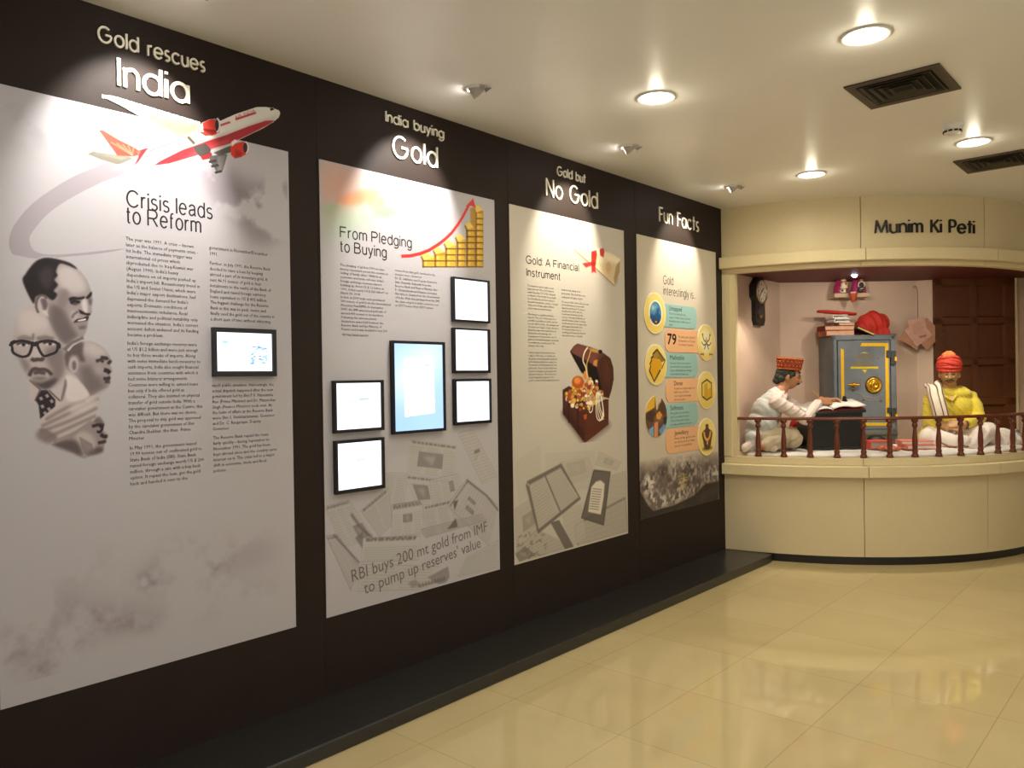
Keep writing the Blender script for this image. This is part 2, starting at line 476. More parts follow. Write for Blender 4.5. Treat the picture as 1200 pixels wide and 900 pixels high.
# jambs at both ends of the opening
b = MB(); arc_band(b, DR - 0.07, DR, STAGE, LINTEL, T0, -81.9); arc_band(b, DR - 0.09, DR - 0.015, STAGE, LINTEL, -81.9, -80.9); struct('trim_6', b, m_led)
m_pink = mat('alcove_wall_paint', (206, 178, 158), 0.65, noise=0.04, nscale=5)
# alcove interior
BT = 7.72                                 # depth of the back wall in the alcove frame
cor = Vector((XA, 7.52, 0))
def back_pt(px, t=BT): s = (px - 600) / FPX * t; return niche(s, t, 0)
e1, e2, e3 = back_pt(1075), back_pt(1096.5, 7.65), back_pt(1226, 7.65)
arc_pts = [Vector(arc_pt(DR - 0.06, T0 + 2 + (T1 - T0 - 2) * i / 40, 0)) for i in range(41)]
plan = [(p.x, p.y) for p in arc_pts] + [(e3.x + 0.02, e3.y + 0.05), (e2.x, e2.y + 0.05), (cor.x - 0.05, cor.y + 0.05), (XA, 6.3)]
struct('floor_alcove', MB().prism(plan, 0.8, STAGE), mat('alcove_floor_paint', (200, 180, 150), 0.6))
m_maroon = mat('maroon_paint', (92, 30, 22), 0.6)
struct('ceiling_alcove', MB().prism(plan, ROOF, ROOF + 0.03), m_maroon)
def wall_quad(mb, a, b, z0, z1, th):
    d = (b - a).normalized(); n = Vector((-d.y, d.x, 0)) * th
    mb.add([(a.x, a.y, z0), (b.x, b.y, z0), (b.x + n.x, b.y + n.y, z0), (a.x + n.x, a.y + n.y, z0), (a.x, a.y, z1), (b.x, b.y, z1), (b.x + n.x, b.y + n.y, z1), (a.x + n.x, a.y + n.y, z1)],
           [(0, 3, 2, 1), (4, 5, 6, 7), (0, 1, 5, 4), (1, 2, 6, 5), (2, 3, 7, 6), (3, 0, 4, 7)])
b = MB().box((XA - .1, Y_END + 0.06, STAGE), (XA, 7.56, ROOF)); struct('wall_alcove_left', b, m_pink)
b = MB(); wall_quad(b, cor, e1, STAGE, ROOF, 0.05); wall_quad(b, e1, e2, STAGE, ROOF, 0.05); struct('wall_alcove_back', b, m_pink)
# brown panelled door at the right of the alcove
m_wood = mat('brown_door_wood', (92, 50, 24), 0.38, noise=0.22, nscale=9, stretch=(14, 14, 1.2), spec=0.5)
DT = 7.62
def door_local(px, t=DT): return (px - 600) / FPX * t
def zpx(px, py, t): return CAM.z + (445.2 - 0.01538 * (px - 600) - py) / FPX * t
d0, d1 = door_local(1096.5), door_local(1190.5)
DM = Matrix.Translation(niche(0, DT, 0)) @ Matrix.Rotation(YAW, 4, 'Z')
b = MB().box((d0, 0.03, STAGE), (d1, 0.07, ROOF), DM)
xs = [d0, door_local(1105.5), door_local(1140), door_local(1146), door_local(1179.5), d1]
for a, c in ((0, 1), (2, 3), (4, 5)): b.box((xs[a], 0.0, STAGE), (xs[c], 0.035, ROOF), DM)
rails = [(ROOF - 0.06, ROOF)] + [(zpx(1150, y + 7, DT), zpx(1150, y, DT)) for y in (372, 420.3, 467, 514)]
for z0, z1 in rails: b.box((d0, 0.0, z0), (d1, 0.034, z1), DM)
zt = [r[0] for r in rails]; zb = [r[1] for r in rails[1:]] + [STAGE]
for (xa, xb) in ((xs[1], xs[2]), (xs[3], xs[4])):
    for z1, z0 in zip(zt, zb):
        # moulded bevel round each sunk panel
        for (p, q) in (((xa, z0), (xb, z0)), ((xb, z0), (xb, z1)), ((xb, z1), (xa, z1)), ((xa, z1), (xa, z0))):
            cx, cz = (xa + xb) / 2, (z0 + z1) / 2
            ip = (p[0] + (0.016 if p[0] < cx else -0.016), p[1] + (0.016 if p[1] < cz else -0.016)); iq = (q[0] + (0.016 if q[0] < cx else -0.016), q[1] + (0.016 if q[1] < cz else -0.016))
            b.add([(p[0], 0.002, p[1]), (q[0], 0.002, q[1]), (iq[0], 0.029, iq[1]), (ip[0], 0.029, ip[1])], [(0, 1, 2, 3)], DM)
struct('door_1', b, m_wood)
struct('trim_7', MB().box((d1, -0.02, STAGE), (d1 + 0.012, 0.05, ROOF), DM), m_led)
b = MB(); wall_quad(b, niche(d1 + 0.012, DT, 0), niche(d1 + 0.32, DT, 0), STAGE, ROOF, 0.05); struct('wall_alcove_corner', b, m_pink)
b = MB(); wall_quad(b, Vector((e3.x + .06, e3.y + .06, 0)), Vector((DC[0] + DR - .004, DC[1], 0)), 0, CEIL, 0.06); struct('wall_alcove_right', b, m_lam)

# ================================================================== CEILING FIXTURES
m_white = mat('white_plastic', (228, 224, 218), 0.4)
m_grey = mat('grey_cast_metal', (176, 168, 162), 0.5)
DOWN_LBL = {(1.007, 3.494): 'round glowing downlight in the ceiling nearest the dark exhibition wall, towards the visitor',
            (2.03, 3.474): 'largest round glowing downlight, between the ceiling edge and the big square vent',
            (1.0, 5.591): 'round glowing downlight above the left part of the curved fascia',
            (2.02, 5.532): 'round glowing downlight beside the smoke detector'}
def downlight(x, y, r=0.085, power=P_DOWN, lab=None, z=CEIL, hot=True):
    t = thing('recessed_downlight', lab or 'round recessed ceiling downlight outside the picture', 'ceiling light', (x, y, z), 0, 'recessed downlights')
    b = MB().lathe([(r, -0.001), (r * 1.16, -0.001), (r * 1.17, -0.006), (r * 1.1, -0.009), (r, -0.006)], 40, Matrix.Translation((x, y, z)), cap=False)
    b.build('trim_ring', m_white, t)
    MB().lathe([(0.0001, -0.006), (r * 0.6, -0.0065), (r, -0.005)], 40, Matrix.Translation((x, y, z)), cap=False).build('diffuser', emat('lamp_diffuser', (255, 246, 226), 9.0), t)
    l = bpy.data.lights.new('downlight_lamp', 'AREA'); l.shape = 'DISK'; l.size = r * 1.9; l.energy = P_FAR if y > 3 else P_DOWN; l.color = WARM if y > 3 else NEAR; l.spread = math.radians(170)
    o = bpy.data.objects.new('downlight_lamp', l); COL.objects.link(o); o.parent = t; o.location = (0, 0, -0.012)
    l2 = bpy.data.lights.new('diffuser_spill', 'POINT'); l2.energy = l.energy * 0.16; l2.color = l.color; l2.shadow_soft_size = 0.03
    o = bpy.data.objects.new('diffuser_spill', l2); COL.objects.link(o); o.parent = t; o.location = (0, 0, -0.045); l.energy *= 0.95
for (x, y), lab in DOWN_LBL.items(): downlight(x, y, lab=lab)
for x, y in ((1.0, 1.43), (2.02, 1.43), (1.0, -0.63), (2.02, -0.63), (3.05, -0.63), (3.05, 1.43), (3.05, 3.49), (3.05, 5.55)): downlight(x, y)

SPOT_LBL = ['small tilted ceiling spotlight above the tall left board', 'small tilted ceiling spotlight aimed at the India buying Gold board',
            'small tilted ceiling spotlight aimed at the Gold but No Gold board', 'small tilted ceiling spotlight aimed at the Fun Facts board near the alcove']
def wall_spot(y, lab, i):
    far = i == 9; x = RX - 0.9 if far else 0.43
    t = thing('ceiling_spotlight', lab, 'spotlight', (x, y, CEIL), 0, 'wall washing spotlights')
    T = Matrix.Translation((x, y, CEIL))
    MB().lathe([(0.036, -0.001), (0.058, -0.001), (0.058, -0.005), (0.04, -0.008)], 32, T, cap=False).build('trim_ring', m_white, t)
    A = T @ Matrix.Rotation(PI if far else .55, 4, 'Z') @ Matrix.Scale(.78, 4) @ Matrix.Translation((0.0, 0, -0.006)) @ Matrix.Rotation(math.radians(62), 4, 'Y')   # local -z towards the wall, slightly down
    b = MB()
    # half-buried swivel bucket, open towards the wall
    n = 28; prof = [(0.020, 0.045), (0.034, 0.038), (0.042, 0.0), (0.044, -0.036), (0.040, -0.037), (0.036, -0.02)]
    b.lathe(prof, n, A, cap=False); b.build('lamp_head', m_grey, t)
    f = MB()
    for s in (-1, 1):
        f.add([(0.035, s * 0.022, 0.0), (0.06, s * 0.012, -0.020), (0.085, s * 0.02, -0.010), (0.05, s * 0.03, 0.0), (0.06, s * 0.008, -0.032), (0.088, s * 0.022, -0.014)], [(0, 1, 2, 3), (1, 4, 5, 2), (0, 4, 1), (0, 3, 5, 4), (3, 2, 5)], T)
    f.build('cooling_fin', m_grey, t)
    MB().lathe([(0.0001, -0.024), (0.036, -0.022)], n, A, cap=False).build('lens', emat('spot_lens', (255, 250, 245), 60.0), t)
    if far: spot_lamp('spot_bulb', (x + 0.05, y, CEIL - 0.06), (RX, y, 1.5), P_HALL_FILL, HALL_FILL, 110, 0.6, 0.02, t); return  # added out of view: bounce off the far wall lifts ceiling and boards
    o = spot_lamp('spot_bulb', (x - 0.05, y - .03, CEIL - 0.05), (0.0, y - 0.07, 2.47), P_SPOT * (1.0, 1.0, .9, .75)[i], NEUT if i < 2 else (1.0, 0.93, 0.78), 70, 0.55, 0.018, t)
for y in (-2.0, -0.6, 0.8, 2.2, 3.6, 5.0): wall_spot(y, 'small tilted ceiling spotlight washing the far side of the hall', 9)
for i, y in enumerate((1.40, 2.774, 4.12, 5.531)): wall_spot(y, SPOT_LBL[i], i)

m_vent = mat('dark_bronze_vent', (62, 52, 36), 0.45)
def vent(x0, y0, s, lab):
    t = thing('ceiling_vent', lab, 'air vent', (x0 + s / 2, y0 + s / 2, CEIL), 0, 'square ceiling vents')
    T = Matrix.Translation((x0 + s / 2, y0 + s / 2, CEIL)); h = s / 2
    def ring(mb, a, za, c, zc):
        vs = [(sx * a, sy * a, za) for sx, sy in ((-1, -1), (1, -1), (1, 1), (-1, 1))] + [(sx * c, sy * c, zc) for sx, sy in ((-1, -1), (1, -1), (1, 1), (-1, 1))]
        mb.add(vs, [(i, (i + 1) % 4, 4 + (i + 1) % 4, 4 + i) for i in range(4)], T)
    b = MB(); ring(b, h, -0.001, h, -0.008); ring(b, h, -0.008, h * 0.80, -0.008); ring(b, h * 0.80, -0.008, h * 0.78, -0.0015); b.build('frame', m_vent, t)
    MB().box((-h * 0.8, -h * 0.8, -0.0012), (h * 0.8, h * 0.8, -0.0006), T).build('duct_opening', mat('duct_dark', (12, 10, 8), 0.8), t)
    for k in range(4):
        a = h * (0.72 - 0.17 * k); b = MB(); ring(b, a, -0.002, a * 0.99 + 0.008, -0.012); ring(b, a + 0.007, -0.012, a + 0.004, -0.012); ring(b, a + 0.004, -0.012, a - 0.004, -0.002)
        b.build('louvre', m_vent, t)
    return t
vent(1.755, 4.015, 0.428, 'large dark square ceiling vent between the two rows of downlights, fully in view')
vent(1.819, 5.937, 0.428, 'dark square ceiling vent cut by the right edge, close to the curved fascia')
t = thing('smoke_detector', 'white round smoke detector on the ceiling between vent and downlight', 'smoke detector', (2.006, 5.065, CEIL))
T = Matrix.Translation((2.006, 5.065, CEIL))
MB().lathe([(0.058, 0), (0.058, -0.016), (0.052, -0.02)], 32, T, cap=False).build('base_plate', m_white, t)
MB().lathe([(0.053, -0.018), (0.05, -0.034), (0.046, -0.036), (0.044, -0.048), (0.03, -0.056), (0.0001, -0.058)], 32, T, cap=False).build('sensor_head', m_white, t)
b = MB()
for k in range(10):
    a = 2 * PI * k / 10; b.box((-0.01, 0.043, -0.047), (0.01, 0.0485, -0.037), T @ Matrix.Rotation(a, 4, 'Z'))
b.build('sensor_slots', mat('slot_black', (20, 20, 20), 0.7), t)
# ================================================================== EXHIBITION WALL
PTOP, PBOT = 2.5706, 0.4285
m_paper = mat('poster_paper', (186, 180, 184), 0.42, spec=0.3)
PAPER = (186, 180, 184)
m_ink = mat('black_ink', (26, 24, 26), 0.5, spec=0.3)
m_inkg = mat('grey_ink', (58, 54, 54), 0.5, spec=0.3)
D1, D2, D3, D4 = 0.0036, 0.0037, 0.0038, 0.0039     # layers of film on the board
def board(label, y0, y1, z0=PBOT, m=m_paper):
    t = thing('exhibit_board', label, 'information board', (0, (y0 + y1) / 2, z0), 0, 'large printed boards on the dark wall')
    MB().box((0.0008, y0, z0), (0.0035, y1, PTOP)).build('board_panel', m, t)
    return t
def flat(name, parent, polys, m, d=D1, label=None):
    b = MB()
    for p in polys: b.prism(p, d - 0.0001, d, WALLM)
    return b.build(name, m, parent, label=label, weld=False)

# ================================================================== STROKE LETTERS
def arc(cx, cy, r, a0, a1, n=18): return [(cx + r * math.cos(math.radians(a0 + (a1 - a0) * i / n)), cy + r * math.sin(math.radians(a0 + (a1 - a0) * i / n))) for i in range(n + 1)]
XH, RB = .70, .35
GLYPH = {
 'G': (1.06, [arc(.5, .5, .5, 48, 360, 30), [(1.0, .5), (.55, .5)]]),
 'o': (.70, [arc(.35, .35, RB, 0, 360, 30)]),
 'l': (.0, [[(0, 0), (0, 1)]]),
 'd': (.70, [arc(.35, .35, RB, 0, 360, 30), [(.70, 0), (.70, 1)]]),
 'b': (.70, [arc(.35, .35, RB, 0, 360, 30), [(0, 0), (0, 1)]]),
 'a': (.70, [arc(.35, .35, RB, 0, 360, 30), [(.70, 0), (.70, XH)]]),
 'g': (.70, [arc(.35, .35, RB, 0, 360, 30), [(.70, XH), (.70, .05)] + arc(.35, .04, .35, 0, -150, 16)]),
 'e': (.70, [arc(.35, .35, RB, 0, 325, 28) , [(0, .35), (.70, .35)]]),
 'c': (.64, [arc(.35, .35, RB, 42, 318, 24)]),
 's': (.40, [arc(.20, .52, .18, 40, 270, 14)[:-1] + arc(.20, .17, .17, 90, -140, 14)]),
 'r': (.28, [[(0, 0), (0, XH)], arc(.26, .42, .26, 180, 78, 10)]),
 'u': (.52, [[(0, XH), (0, .26)] + arc(.26, .26, .26, 180, 360, 14)[1:] + [(.52, XH)], [(.52, .3), (.52, 0)]]),
 'n': (.52, [[(0, 0), (0, XH)], [(0, .44)] + arc(.26, .44, .26, 180, 0, 14)[1:] + [(.52, 0)]]),
 'm': (.84, [[(0, 0), (0, XH)], [(0, .49)] + arc(.21, .49, .21, 180, 0, 12)[1:] + [(.42, 0)], [(.42, .49)] + arc(.63, .49, .21, 180, 0, 12)[1:] + [(.84, 0)]]),
 'i': (.0, [[(0, 0), (0, XH)], [(0, .90), (0, 1.0)]]),
 'I': (.0, [[(0, 0), (0, 1)]]),
 'y': (.56, [[(0, XH), (.28, .04)], [(.56, XH), (.16, -.28)]]),
 't': (.40, [[(.20, 0), (.20, 1)], [(0, XH), (.40, XH)]]),
 'N': (.72, [[(0, 0), (0, 1)], [(0, 1), (.72, 0)], [(.72, 0), (.72, 1)]]),
 'M': (.92, [[(0, 0), (.10, 1)], [(.10, 1), (.46, .05)], [(.46, .05), (.82, 1)], [(.82, 1), (.92, 0)]]),
 'K': (.60, [[(0, 0), (0, 1)], [(.58, 1), (.02, .44)], [(.20, .60), (.62, 0)]]),
 'P': (.54, [[(0, 0), (0, 1)], [(0, 1), (.27, 1)] + arc(.27, .73, .27, 90, -90, 14)[1:] + [(0, .46)]]),
 'F': (.48, [[(0, 0), (0, 1)], [(0, .95), (.48, .95)], [(0, .52), (.42, .52)]]),
}
def layout(s, gap=.24, space=.62, G=None):
    x = 0; out = []
    for ch in s:
        if ch == ' ': x += space; continue
        w0, st = (G or GLYPH)[ch]; out.append((ch, x, w0)); x += w0 + gap
    return out, x - gap
def letter_mb(ch, sx, sz, wt, M, d, G=None, b=None):
    b = b or MB(); e = 0.0003 if d > .002 else 0.00006
    for si, st in enumerate((G or GLYPH)[ch][1]):
        P = [Vector((x * sx, z * sz)) for x, z in st]; n = len(P); closed = (P[0] - P[-1]).length < 1e-4
        if closed: P = P[:-1]; n -= 1
        L, R = [], []
        for i in range(n):
            a = P[(i - 1) % n] if (closed or i) else P[i]; c = P[(i + 1) % n] if (closed or i < n - 1) else P[i]
            t = (c - a).normalized(); nn = Vector((-t.y, t.x)) * wt / 2
            L.append(P[i] + nn); R.append(P[i] - nn)
        vs = [(p.x, p.y, 0.0) for p in L] + [(p.x, p.y, 0.0) for p in R] + [(p.x, p.y, d + si * e) for p in L] + [(p.x, p.y, d + si * e) for p in R]
        fs = []
        for i in range(n if closed else n - 1):
            j = (i + 1) % n
            fs += [(2 * n + i, 3 * n + i, 3 * n + j, 2 * n + j), (i, j, n + j, n + i), (i, 2 * n + i, 2 * n + j, j), (n + i, n + j, 3 * n + j, 3 * n + i)]
        if not closed: fs += [(0, n, 3 * n, 2 * n), (n - 1, 3 * n - 1, 4 * n - 1, 2 * n - 1) if False else (n - 1, 2 * n + n - 1, 3 * n + n - 1, n + n - 1)]
        b.add(vs, fs, M)
    return b

def earc(cx, cy, rx, ry, a0, a1, n=16): return [(cx + rx * math.cos(math.radians(a0 + (a1 - a0) * i / n)), cy + ry * math.sin(math.radians(a0 + (a1 - a0) * i / n))) for i in range(n + 1)]
_bowl = earc(.24, .36, .24, .36, 0, 360, 26)
GROT = dict(GLYPH)                       # plain grotesque used for the printed headings
GROT.update({
 'C': (.76, [earc(.40, .5, .40, .5, 38, 322, 26)]), 'G': (.82, [earc(.42, .5, .42, .5, 40, 318, 26) + [(.78, .18), (.80, .48)], [(.82, .48), (.45, .48)]]),
 'R': (.68, [[(0, 0), (0, 1)], [(0, 1), (.38, 1)] + earc(.38, .74, .26, .26, 90, -90, 12)[1:] + [(0, .48)], [(.34, .48), (.66, 0)]]),
 'F': (.58, [[(0, 0), (0, 1)], [(0, .95), (.58, .95)], [(0, .52), (.50, .52)]]), 'P': (.62, [[(0, 0), (0, 1)], [(0, .96), (.34, .96)] + earc(.34, .71, .25, .25, 90, -90, 12)[1:] + [(0, .46)]]),
 'B': (.64, [[(0, 0), (0, 1)], [(0, .96), (.34, .96)] + earc(.34, .75, .22, .21, 90, -90, 12)[1:] + [(0, .54)], [(.3, .54)] + earc(.34, .29, .27, .25, 90, -90, 12)[1:] + [(0, .04)]]),
 'A': (.76, [[(0, 0), (.38, 1)], [(.38, 1), (.76, 0)], [(.14, .33), (.62, .33)]]),
 'o': (.48, [_bowl]), 'd': (.46, [_bowl, [(.47, 0), (.47, 1)]]), 'b': (.48, [_bowl, [(0, 0), (0, 1)]]), 'p': (.48, [_bowl, [(0, -.26), (0, .72)]]),
 'g': (.46, [_bowl, [(.47, .72), (.47, -.02)] + earc(.24, -.04, .23, .22, 0, -150, 12)]), 'e': (.48, [earc(.24, .36, .24, .36, 0, 320, 24), [(0, .38), (.48, .38)]]), 'c': (.44, [earc(.24, .36, .24, .36, 42, 318, 20)]),
 'a': (.46, [[(.04, .55)] + earc(.23, .54, .19, .17, 160, 0, 10) + [(.42, .12), (.47, 0)], [(.42, .43), (.18, .38)] + earc(.18, .20, .16, .18, 90, 300, 12) + [(.42, .18)]]),
 's': (.40, [earc(.20, .53, .18, .17, 30, 270, 12)[:-1] + earc(.20, .18, .19, .18, 90, -150, 12)]), 'r': (.24, [[(0, 0), (0, .72)], [(0, .44), (.06, .62), (.15, .69), (.26, .67)]]),
 'u': (.42, [[(0, .72), (0, .24)] + earc(.21, .24, .21, .22, 180, 360, 12)[1:] + [(.42, .72)], [(.42, .3), (.42, 0)]]), 'n': (.42, [[(0, 0), (0, .72)], [(0, .46)] + earc(.21, .48, .21, .22, 180, 0, 12)[1:] + [(.42, 0)]]),
 'm': (.72, [[(0, 0), (0, .72)], [(0, .50)] + earc(.18, .51, .18, .19, 180, 0, 10)[1:] + [(.36, 0)], [(.36, .50)] + earc(.54, .51, .18, .19, 180, 0, 10)[1:] + [(.72, 0)]]),
 't': (.24, [[(.10, .94), (.10, .10), (.14, .02), (.24, .02)], [(0, .68), (.24, .68)]]), 'f': (.24, [[(.08, 0), (.08, .84), (.13, .96), (.26, .97)], [(0, .68), (.22, .68)]]),
 'y': (.46, [[(0, .72), (.24, .02)], [(.46, .72), (.20, -.16), (.12, -.25), (.02, -.25)]]), ':': (.0, [[(0, 0), (0, .11)], [(0, .60), (0, .71)]]), '.': (.0, [[(0, 0), (0, .10)]]), 'i': (.0, [[(0, 0), (0, .72)], [(0, .88), (0, 1.0)]]), 'l': (.0, [[(0, 0), (0, 1)]]),
})
def heading(s, p0, p1, cap, m, parent, wt=.0065, off=0.0038):
    """printed heading line in the plain grotesque; baseline p0 -> p1 on the wall"""
    lay, wid = layout(s, .21, .34, GROT); L = p1[0] - p0[0] - wt; sx = L / wid; b = MB(); ang = math.atan2(p1[1] - p0[1], p1[0] - p0[0]); ang = 0.0
    for ch, x, w0 in lay:
        letter_mb(ch, sx, cap, wt, Matrix.Translation((off, p0[0] + wt / 2, (p0[1] + p1[1]) / 2)) @ WALLM @ Matrix.Translation((x * sx, 0, 0)), 0.0001, GROT, b)
    return b.build('heading_text', m, parent, weld=False)
# ---------------------------------------------------------------- board 1
B1 = board('tallest-looking white board at left with airplane, four portrait heads and clouds', 0.835, 1.996)
q1 = zm(0, 0, 3.0); q2 = zm(0, 260, 2.8125); q3 = zm(0, 560, 2.6475)
# cloud bank, lower part of the board
I = Ink(0.838, 1.99, 0.5, 1.08, 0.005, PAPER)
n1 = fbm(I.h, I.w, 26, 3, 6); n2 = fbm(I.h, I.w, 14, 9, 4)
edge = np.clip((n1 - 0.40) * 7, 0, 1)
for pts, a in (([(0, 470), (60, 440), (130, 380), (240, 370), (400, 380), (520, 400), (500, 450), (380, 470), (270, 510), (210, 560), (130, 640), (70, 640), (30, 570), (0, 560)], 0.9),
               ([(150, 370), (200, 290), (260, 250), (330, 215), (350, 250), (300, 300), (250, 350)], 0.55),
               ([(410, 310), (500, 220), (560, 180), (640, 190), (690, 178), (730, 200), (800, 180), (860, 220), (820, 270), (700, 300), (560, 350), (450, 340)], 0.8),
               ([(570, 390), (620, 330), (720, 310), (840, 320), (870, 360), (780, 400), (640, 440)], 0.45)):
    I.poly(q3(*pts), (164, 153, 157), a * .8, 0.035, True, edge)
dk = np.clip((n2 - 0.42) * 4, 0, 1) * edge
for pts, a in (([(0, 480), (60, 540), (170, 590), (120, 640), (60, 600), (0, 560)], 0.8), ([(90, 400), (180, 370), (230, 400), (150, 420)], 0.7), ([(260, 420), (400, 430), (520, 440), (470, 460), (370, 470), (280, 450)], 0.8),
               ([(410, 310), (480, 290), (560, 340), (640, 300), (700, 240), (740, 260), (660, 320), (540, 350), (440, 340)], 0.8), ([(190, 500), (260, 490), (280, 520), (220, 530)], 0.7)):
    I.poly(q3(*pts), (126, 113, 120), a * .8, 0.022, True, dk)
I.build('cloud_print', B1, WALLM, D1, label='grey cloud bank printed low on the board')
# clouds, upper part
I = Ink(0.838, 1.99, 1.95, 2.568, 0.006, PAPER)
n1 = fbm(I.h, I.w, 26, 21, 6); e2 = np.clip((n1 - 0.44) * 8, 0, 1)
I.poly(q1((0, 320), (120, 340), (220, 400), (260, 480), (180, 540), (60, 480), (0, 460)), (160, 153, 156), 0.7, 0.05, True, e2)
I.poly(q1((690, 560), (780, 590), (900, 640), (1005, 650), (1008, 760), (960, 850), (880, 850), (820, 760), (740, 700)), (146, 136, 142), 0.95, 0.03, True, e2)
I.poly(q1((800, 640), (900, 690), (1000, 640), (1005, 740), (900, 780)), (122, 112, 119), 0.7, 0.02, True, e2)
I.build('cloud_print', B1, WALLM, D1, label='grey cloud printed under the airplane')
# grey vapour swoosh
outer = [q1(x, y) if False else zm(0, 0, 3.0)((x, y)) for x, y in ((455, 575), (390, 570), (330, 590), (240, 630), (120, 710), (50, 790), (30, 850), (40, 890))] + [zm(0, 260, 2.8125)((x, y)) for x, y in ((60, 112), (130, 122), (250, 112), (330, 104), (400, 92))]
inner = [zm(0, 260, 2.8125)((x, y)) for x, y in ((400, 89), (320, 97), (250, 104), (160, 108), (112, 95), (97, 66))] + [zm(0, 0, 3.0)((x, y)) for x, y in ((110, 820), (170, 750), (260, 690), (360, 640), (450, 605))]
flat('vapour_trail_print', B1, [smooth_poly(outer + inner, 4)], mat('ink_mauve_grey', (164, 154, 160), 0.45, spec=0.3), D2)
# airplane cut-out
qa = zm(90, 100, 4.8)
lo = qa((30, 560)); hi = qa((1170, 20))
I = Ink(lo[0], hi[0], min(qa((300, 540))[1], lo[1]), max(hi[1], qa((100, 20))[1]), 0.0016, (200, 200, 200))
A = lambda pts, col, a=1.0, bl=0.001, sm=False: I.poly(qa(*pts), col, a, bl, sm)
A([(140, 62), (205, 68), (450, 145), (690, 215), (705, 240), (640, 292), (575, 290), (480, 240), (400, 192), (345, 170), (250, 115)], (138, 133, 114))
A([(250, 110), (450, 175), (660, 245), (620, 280), (480, 225), (360, 170)], (118, 112, 95), 0.6, 0.01)
I.line(qa((140, 63), (205, 70), (450, 145), (690, 216)), 0.010, (240, 236, 226), 1, 0.001)
for x, y in ((400, 185), (490, 232), (580, 285)): I.line(qa((x - 10, y + 8), (x + 50, y - 12)), 0.012, (120, 112, 98), 0.8, 0.002)
A([(55, 387), (88, 373), (200, 390), (300, 404), (322, 414), (310, 442), (220, 446), (130, 418)], (128, 122, 108)); A([(80, 378), (290, 408), (250, 420)], (160, 152, 136), 0.8, 0.004)
A([(260, 478), (336, 468), (322, 508), (290, 526)], (196, 186, 172))
A([(1141, 157), (1134, 143), (1105, 132), (1060, 124), (1010, 125), (890, 165), (800, 205), (700, 245), (560, 306), (400, 360), (345, 392), (300, 420), (230, 450), (198, 476), (240, 472), (320, 458), (430, 452), (520, 440), (640, 400), (720, 380), (760, 362), (860, 330), (960, 282), (1050, 238), (1100, 208), (1132, 182)], (226, 220, 212))
A([(1138, 165), (1060, 190), (900, 250), (720, 310), (520, 400), (430, 450), (520, 440), (720, 380), (960, 282), (1100, 208)], (178, 166, 156), 0.7, 0.01)
A([(430, 452), (470, 425), (590, 365), (720, 318), (830, 284), (960, 233), (1060, 200), (1112, 198), (1080, 220), (960, 281), (860, 328), (755, 358), (680, 392), (520, 440)], (168, 44, 52)); A([(560, 430), (700, 350), (860, 300), (850, 330), (700, 385)], (206, 92, 96), 0.55, 0.006)
I.line(qa((400, 374), (480, 344), (570, 316)), 0.006, (190, 80, 80), 0.8, 0.0012); I.line(qa((890, 193), (1005, 155)), 0.008, (180, 40, 50), 0.95, 0.001); I.line(qa((800, 228), (860, 208)), 0.008, (190, 60, 60), 0.9, 0.001)
I.line(qa((385, 405), (400, 400)), 0.006, (90, 80, 80), .7); I.line(qa((1085, 138), (1105, 132)), 0.010, (40, 40, 50), 1)
A([(122, 255), (142, 251), (230, 305), (332, 356), (352, 376), (340, 396), (310, 402), (225, 396), (170, 320)], (222, 74, 56)); 
for k in range(5): I.line(qa((310, 395), (190 + 32 * k, 320 + 6 * k)), 0.005, (240, 140, 110), 0.7, 0.001)
A([(318, 456), (345, 402), (332, 372), (402, 350), (372, 392), (345, 430)], (176, 40, 44)); A([(332, 372), (360, 366), (345, 400)], (226, 100, 80))
A([(570, 285), (640, 268), (690, 300), (650, 345), (600, 330)], (156, 148, 126), 0.9, 0.003); I.line(qa((622, 290), (660, 330)), 0.012, (70, 66, 60), 1, 0.001)
A([(650, 346), (722, 328), (752, 360), (745, 396), (690, 402), (662, 372)], (70, 64, 60)); A([(692, 402), (755, 378), (762, 410), (705, 422)], (150, 36, 40))
A([(740, 400), (790, 392), (845, 388), (820, 480), (786, 498), (768, 462), (748, 432)], (92, 86, 84)); A([(790, 400), (838, 392), (815, 476), (790, 488)], (130, 122, 120), 0.8, 0.003)
for x, y in ((752, 430), (765, 455), (785, 490)): I.line(qa((x - 12, y + 3), (x + 30, y - 6)), 0.010, (50, 46, 46), 1, 0.001)
A([(765, 380), (862, 340), (868, 376), (800, 398)], (82, 78, 72))
A([(682, 238), (705, 212), (740, 195), (775, 190), (798, 212), (802, 262), (772, 281), (720, 286), (692, 268)], (216, 62, 48)); A([(682, 236), (705, 212), (712, 265), (694, 262)], (235, 225, 215))
for k in range(5): I.line(qa((706 + 3 * k, 248), (760 + 8 * k, 282 - 6 * k)), 0.005, (110, 24, 24), 0.7, 0.0015)
I.poly([qa((788 + 13 * math.cos(a), 224 + 33 * math.sin(a))) for a in np.linspace(0, 6.28, 24)], (44, 38, 44)); I.line([qa((785 + 16 * math.cos(a), 226 + 37 * math.sin(a))) for a in np.linspace(-1.5, 1.6, 14)], 0.007, (225, 215, 212))
A([(800, 250), (838, 248), (820, 262), (803, 268)], (230, 222, 214))
A([(862, 346), (880, 330), (935, 317), (958, 334), (963, 382), (922, 404), (886, 413), (865, 392)], (214, 54, 42)); A([(866, 320), (885, 305), (905, 312), (872, 345)], (228, 220, 214)); A([(890, 360), (930, 380), (920, 402), (886, 410)], (150, 30, 28), .7, .004)
I.poly([qa((945 + 12 * math.cos(a), 352 + 28 * math.sin(a))) for a in np.linspace(0, 6.28, 24)], (48, 40, 46)); I.line([qa((948 + 13 * math.cos(a), 352 + 31 * math.sin(a))) for a in np.linspace(-1.5, 1.6, 14)], 0.006, (225, 215, 212))
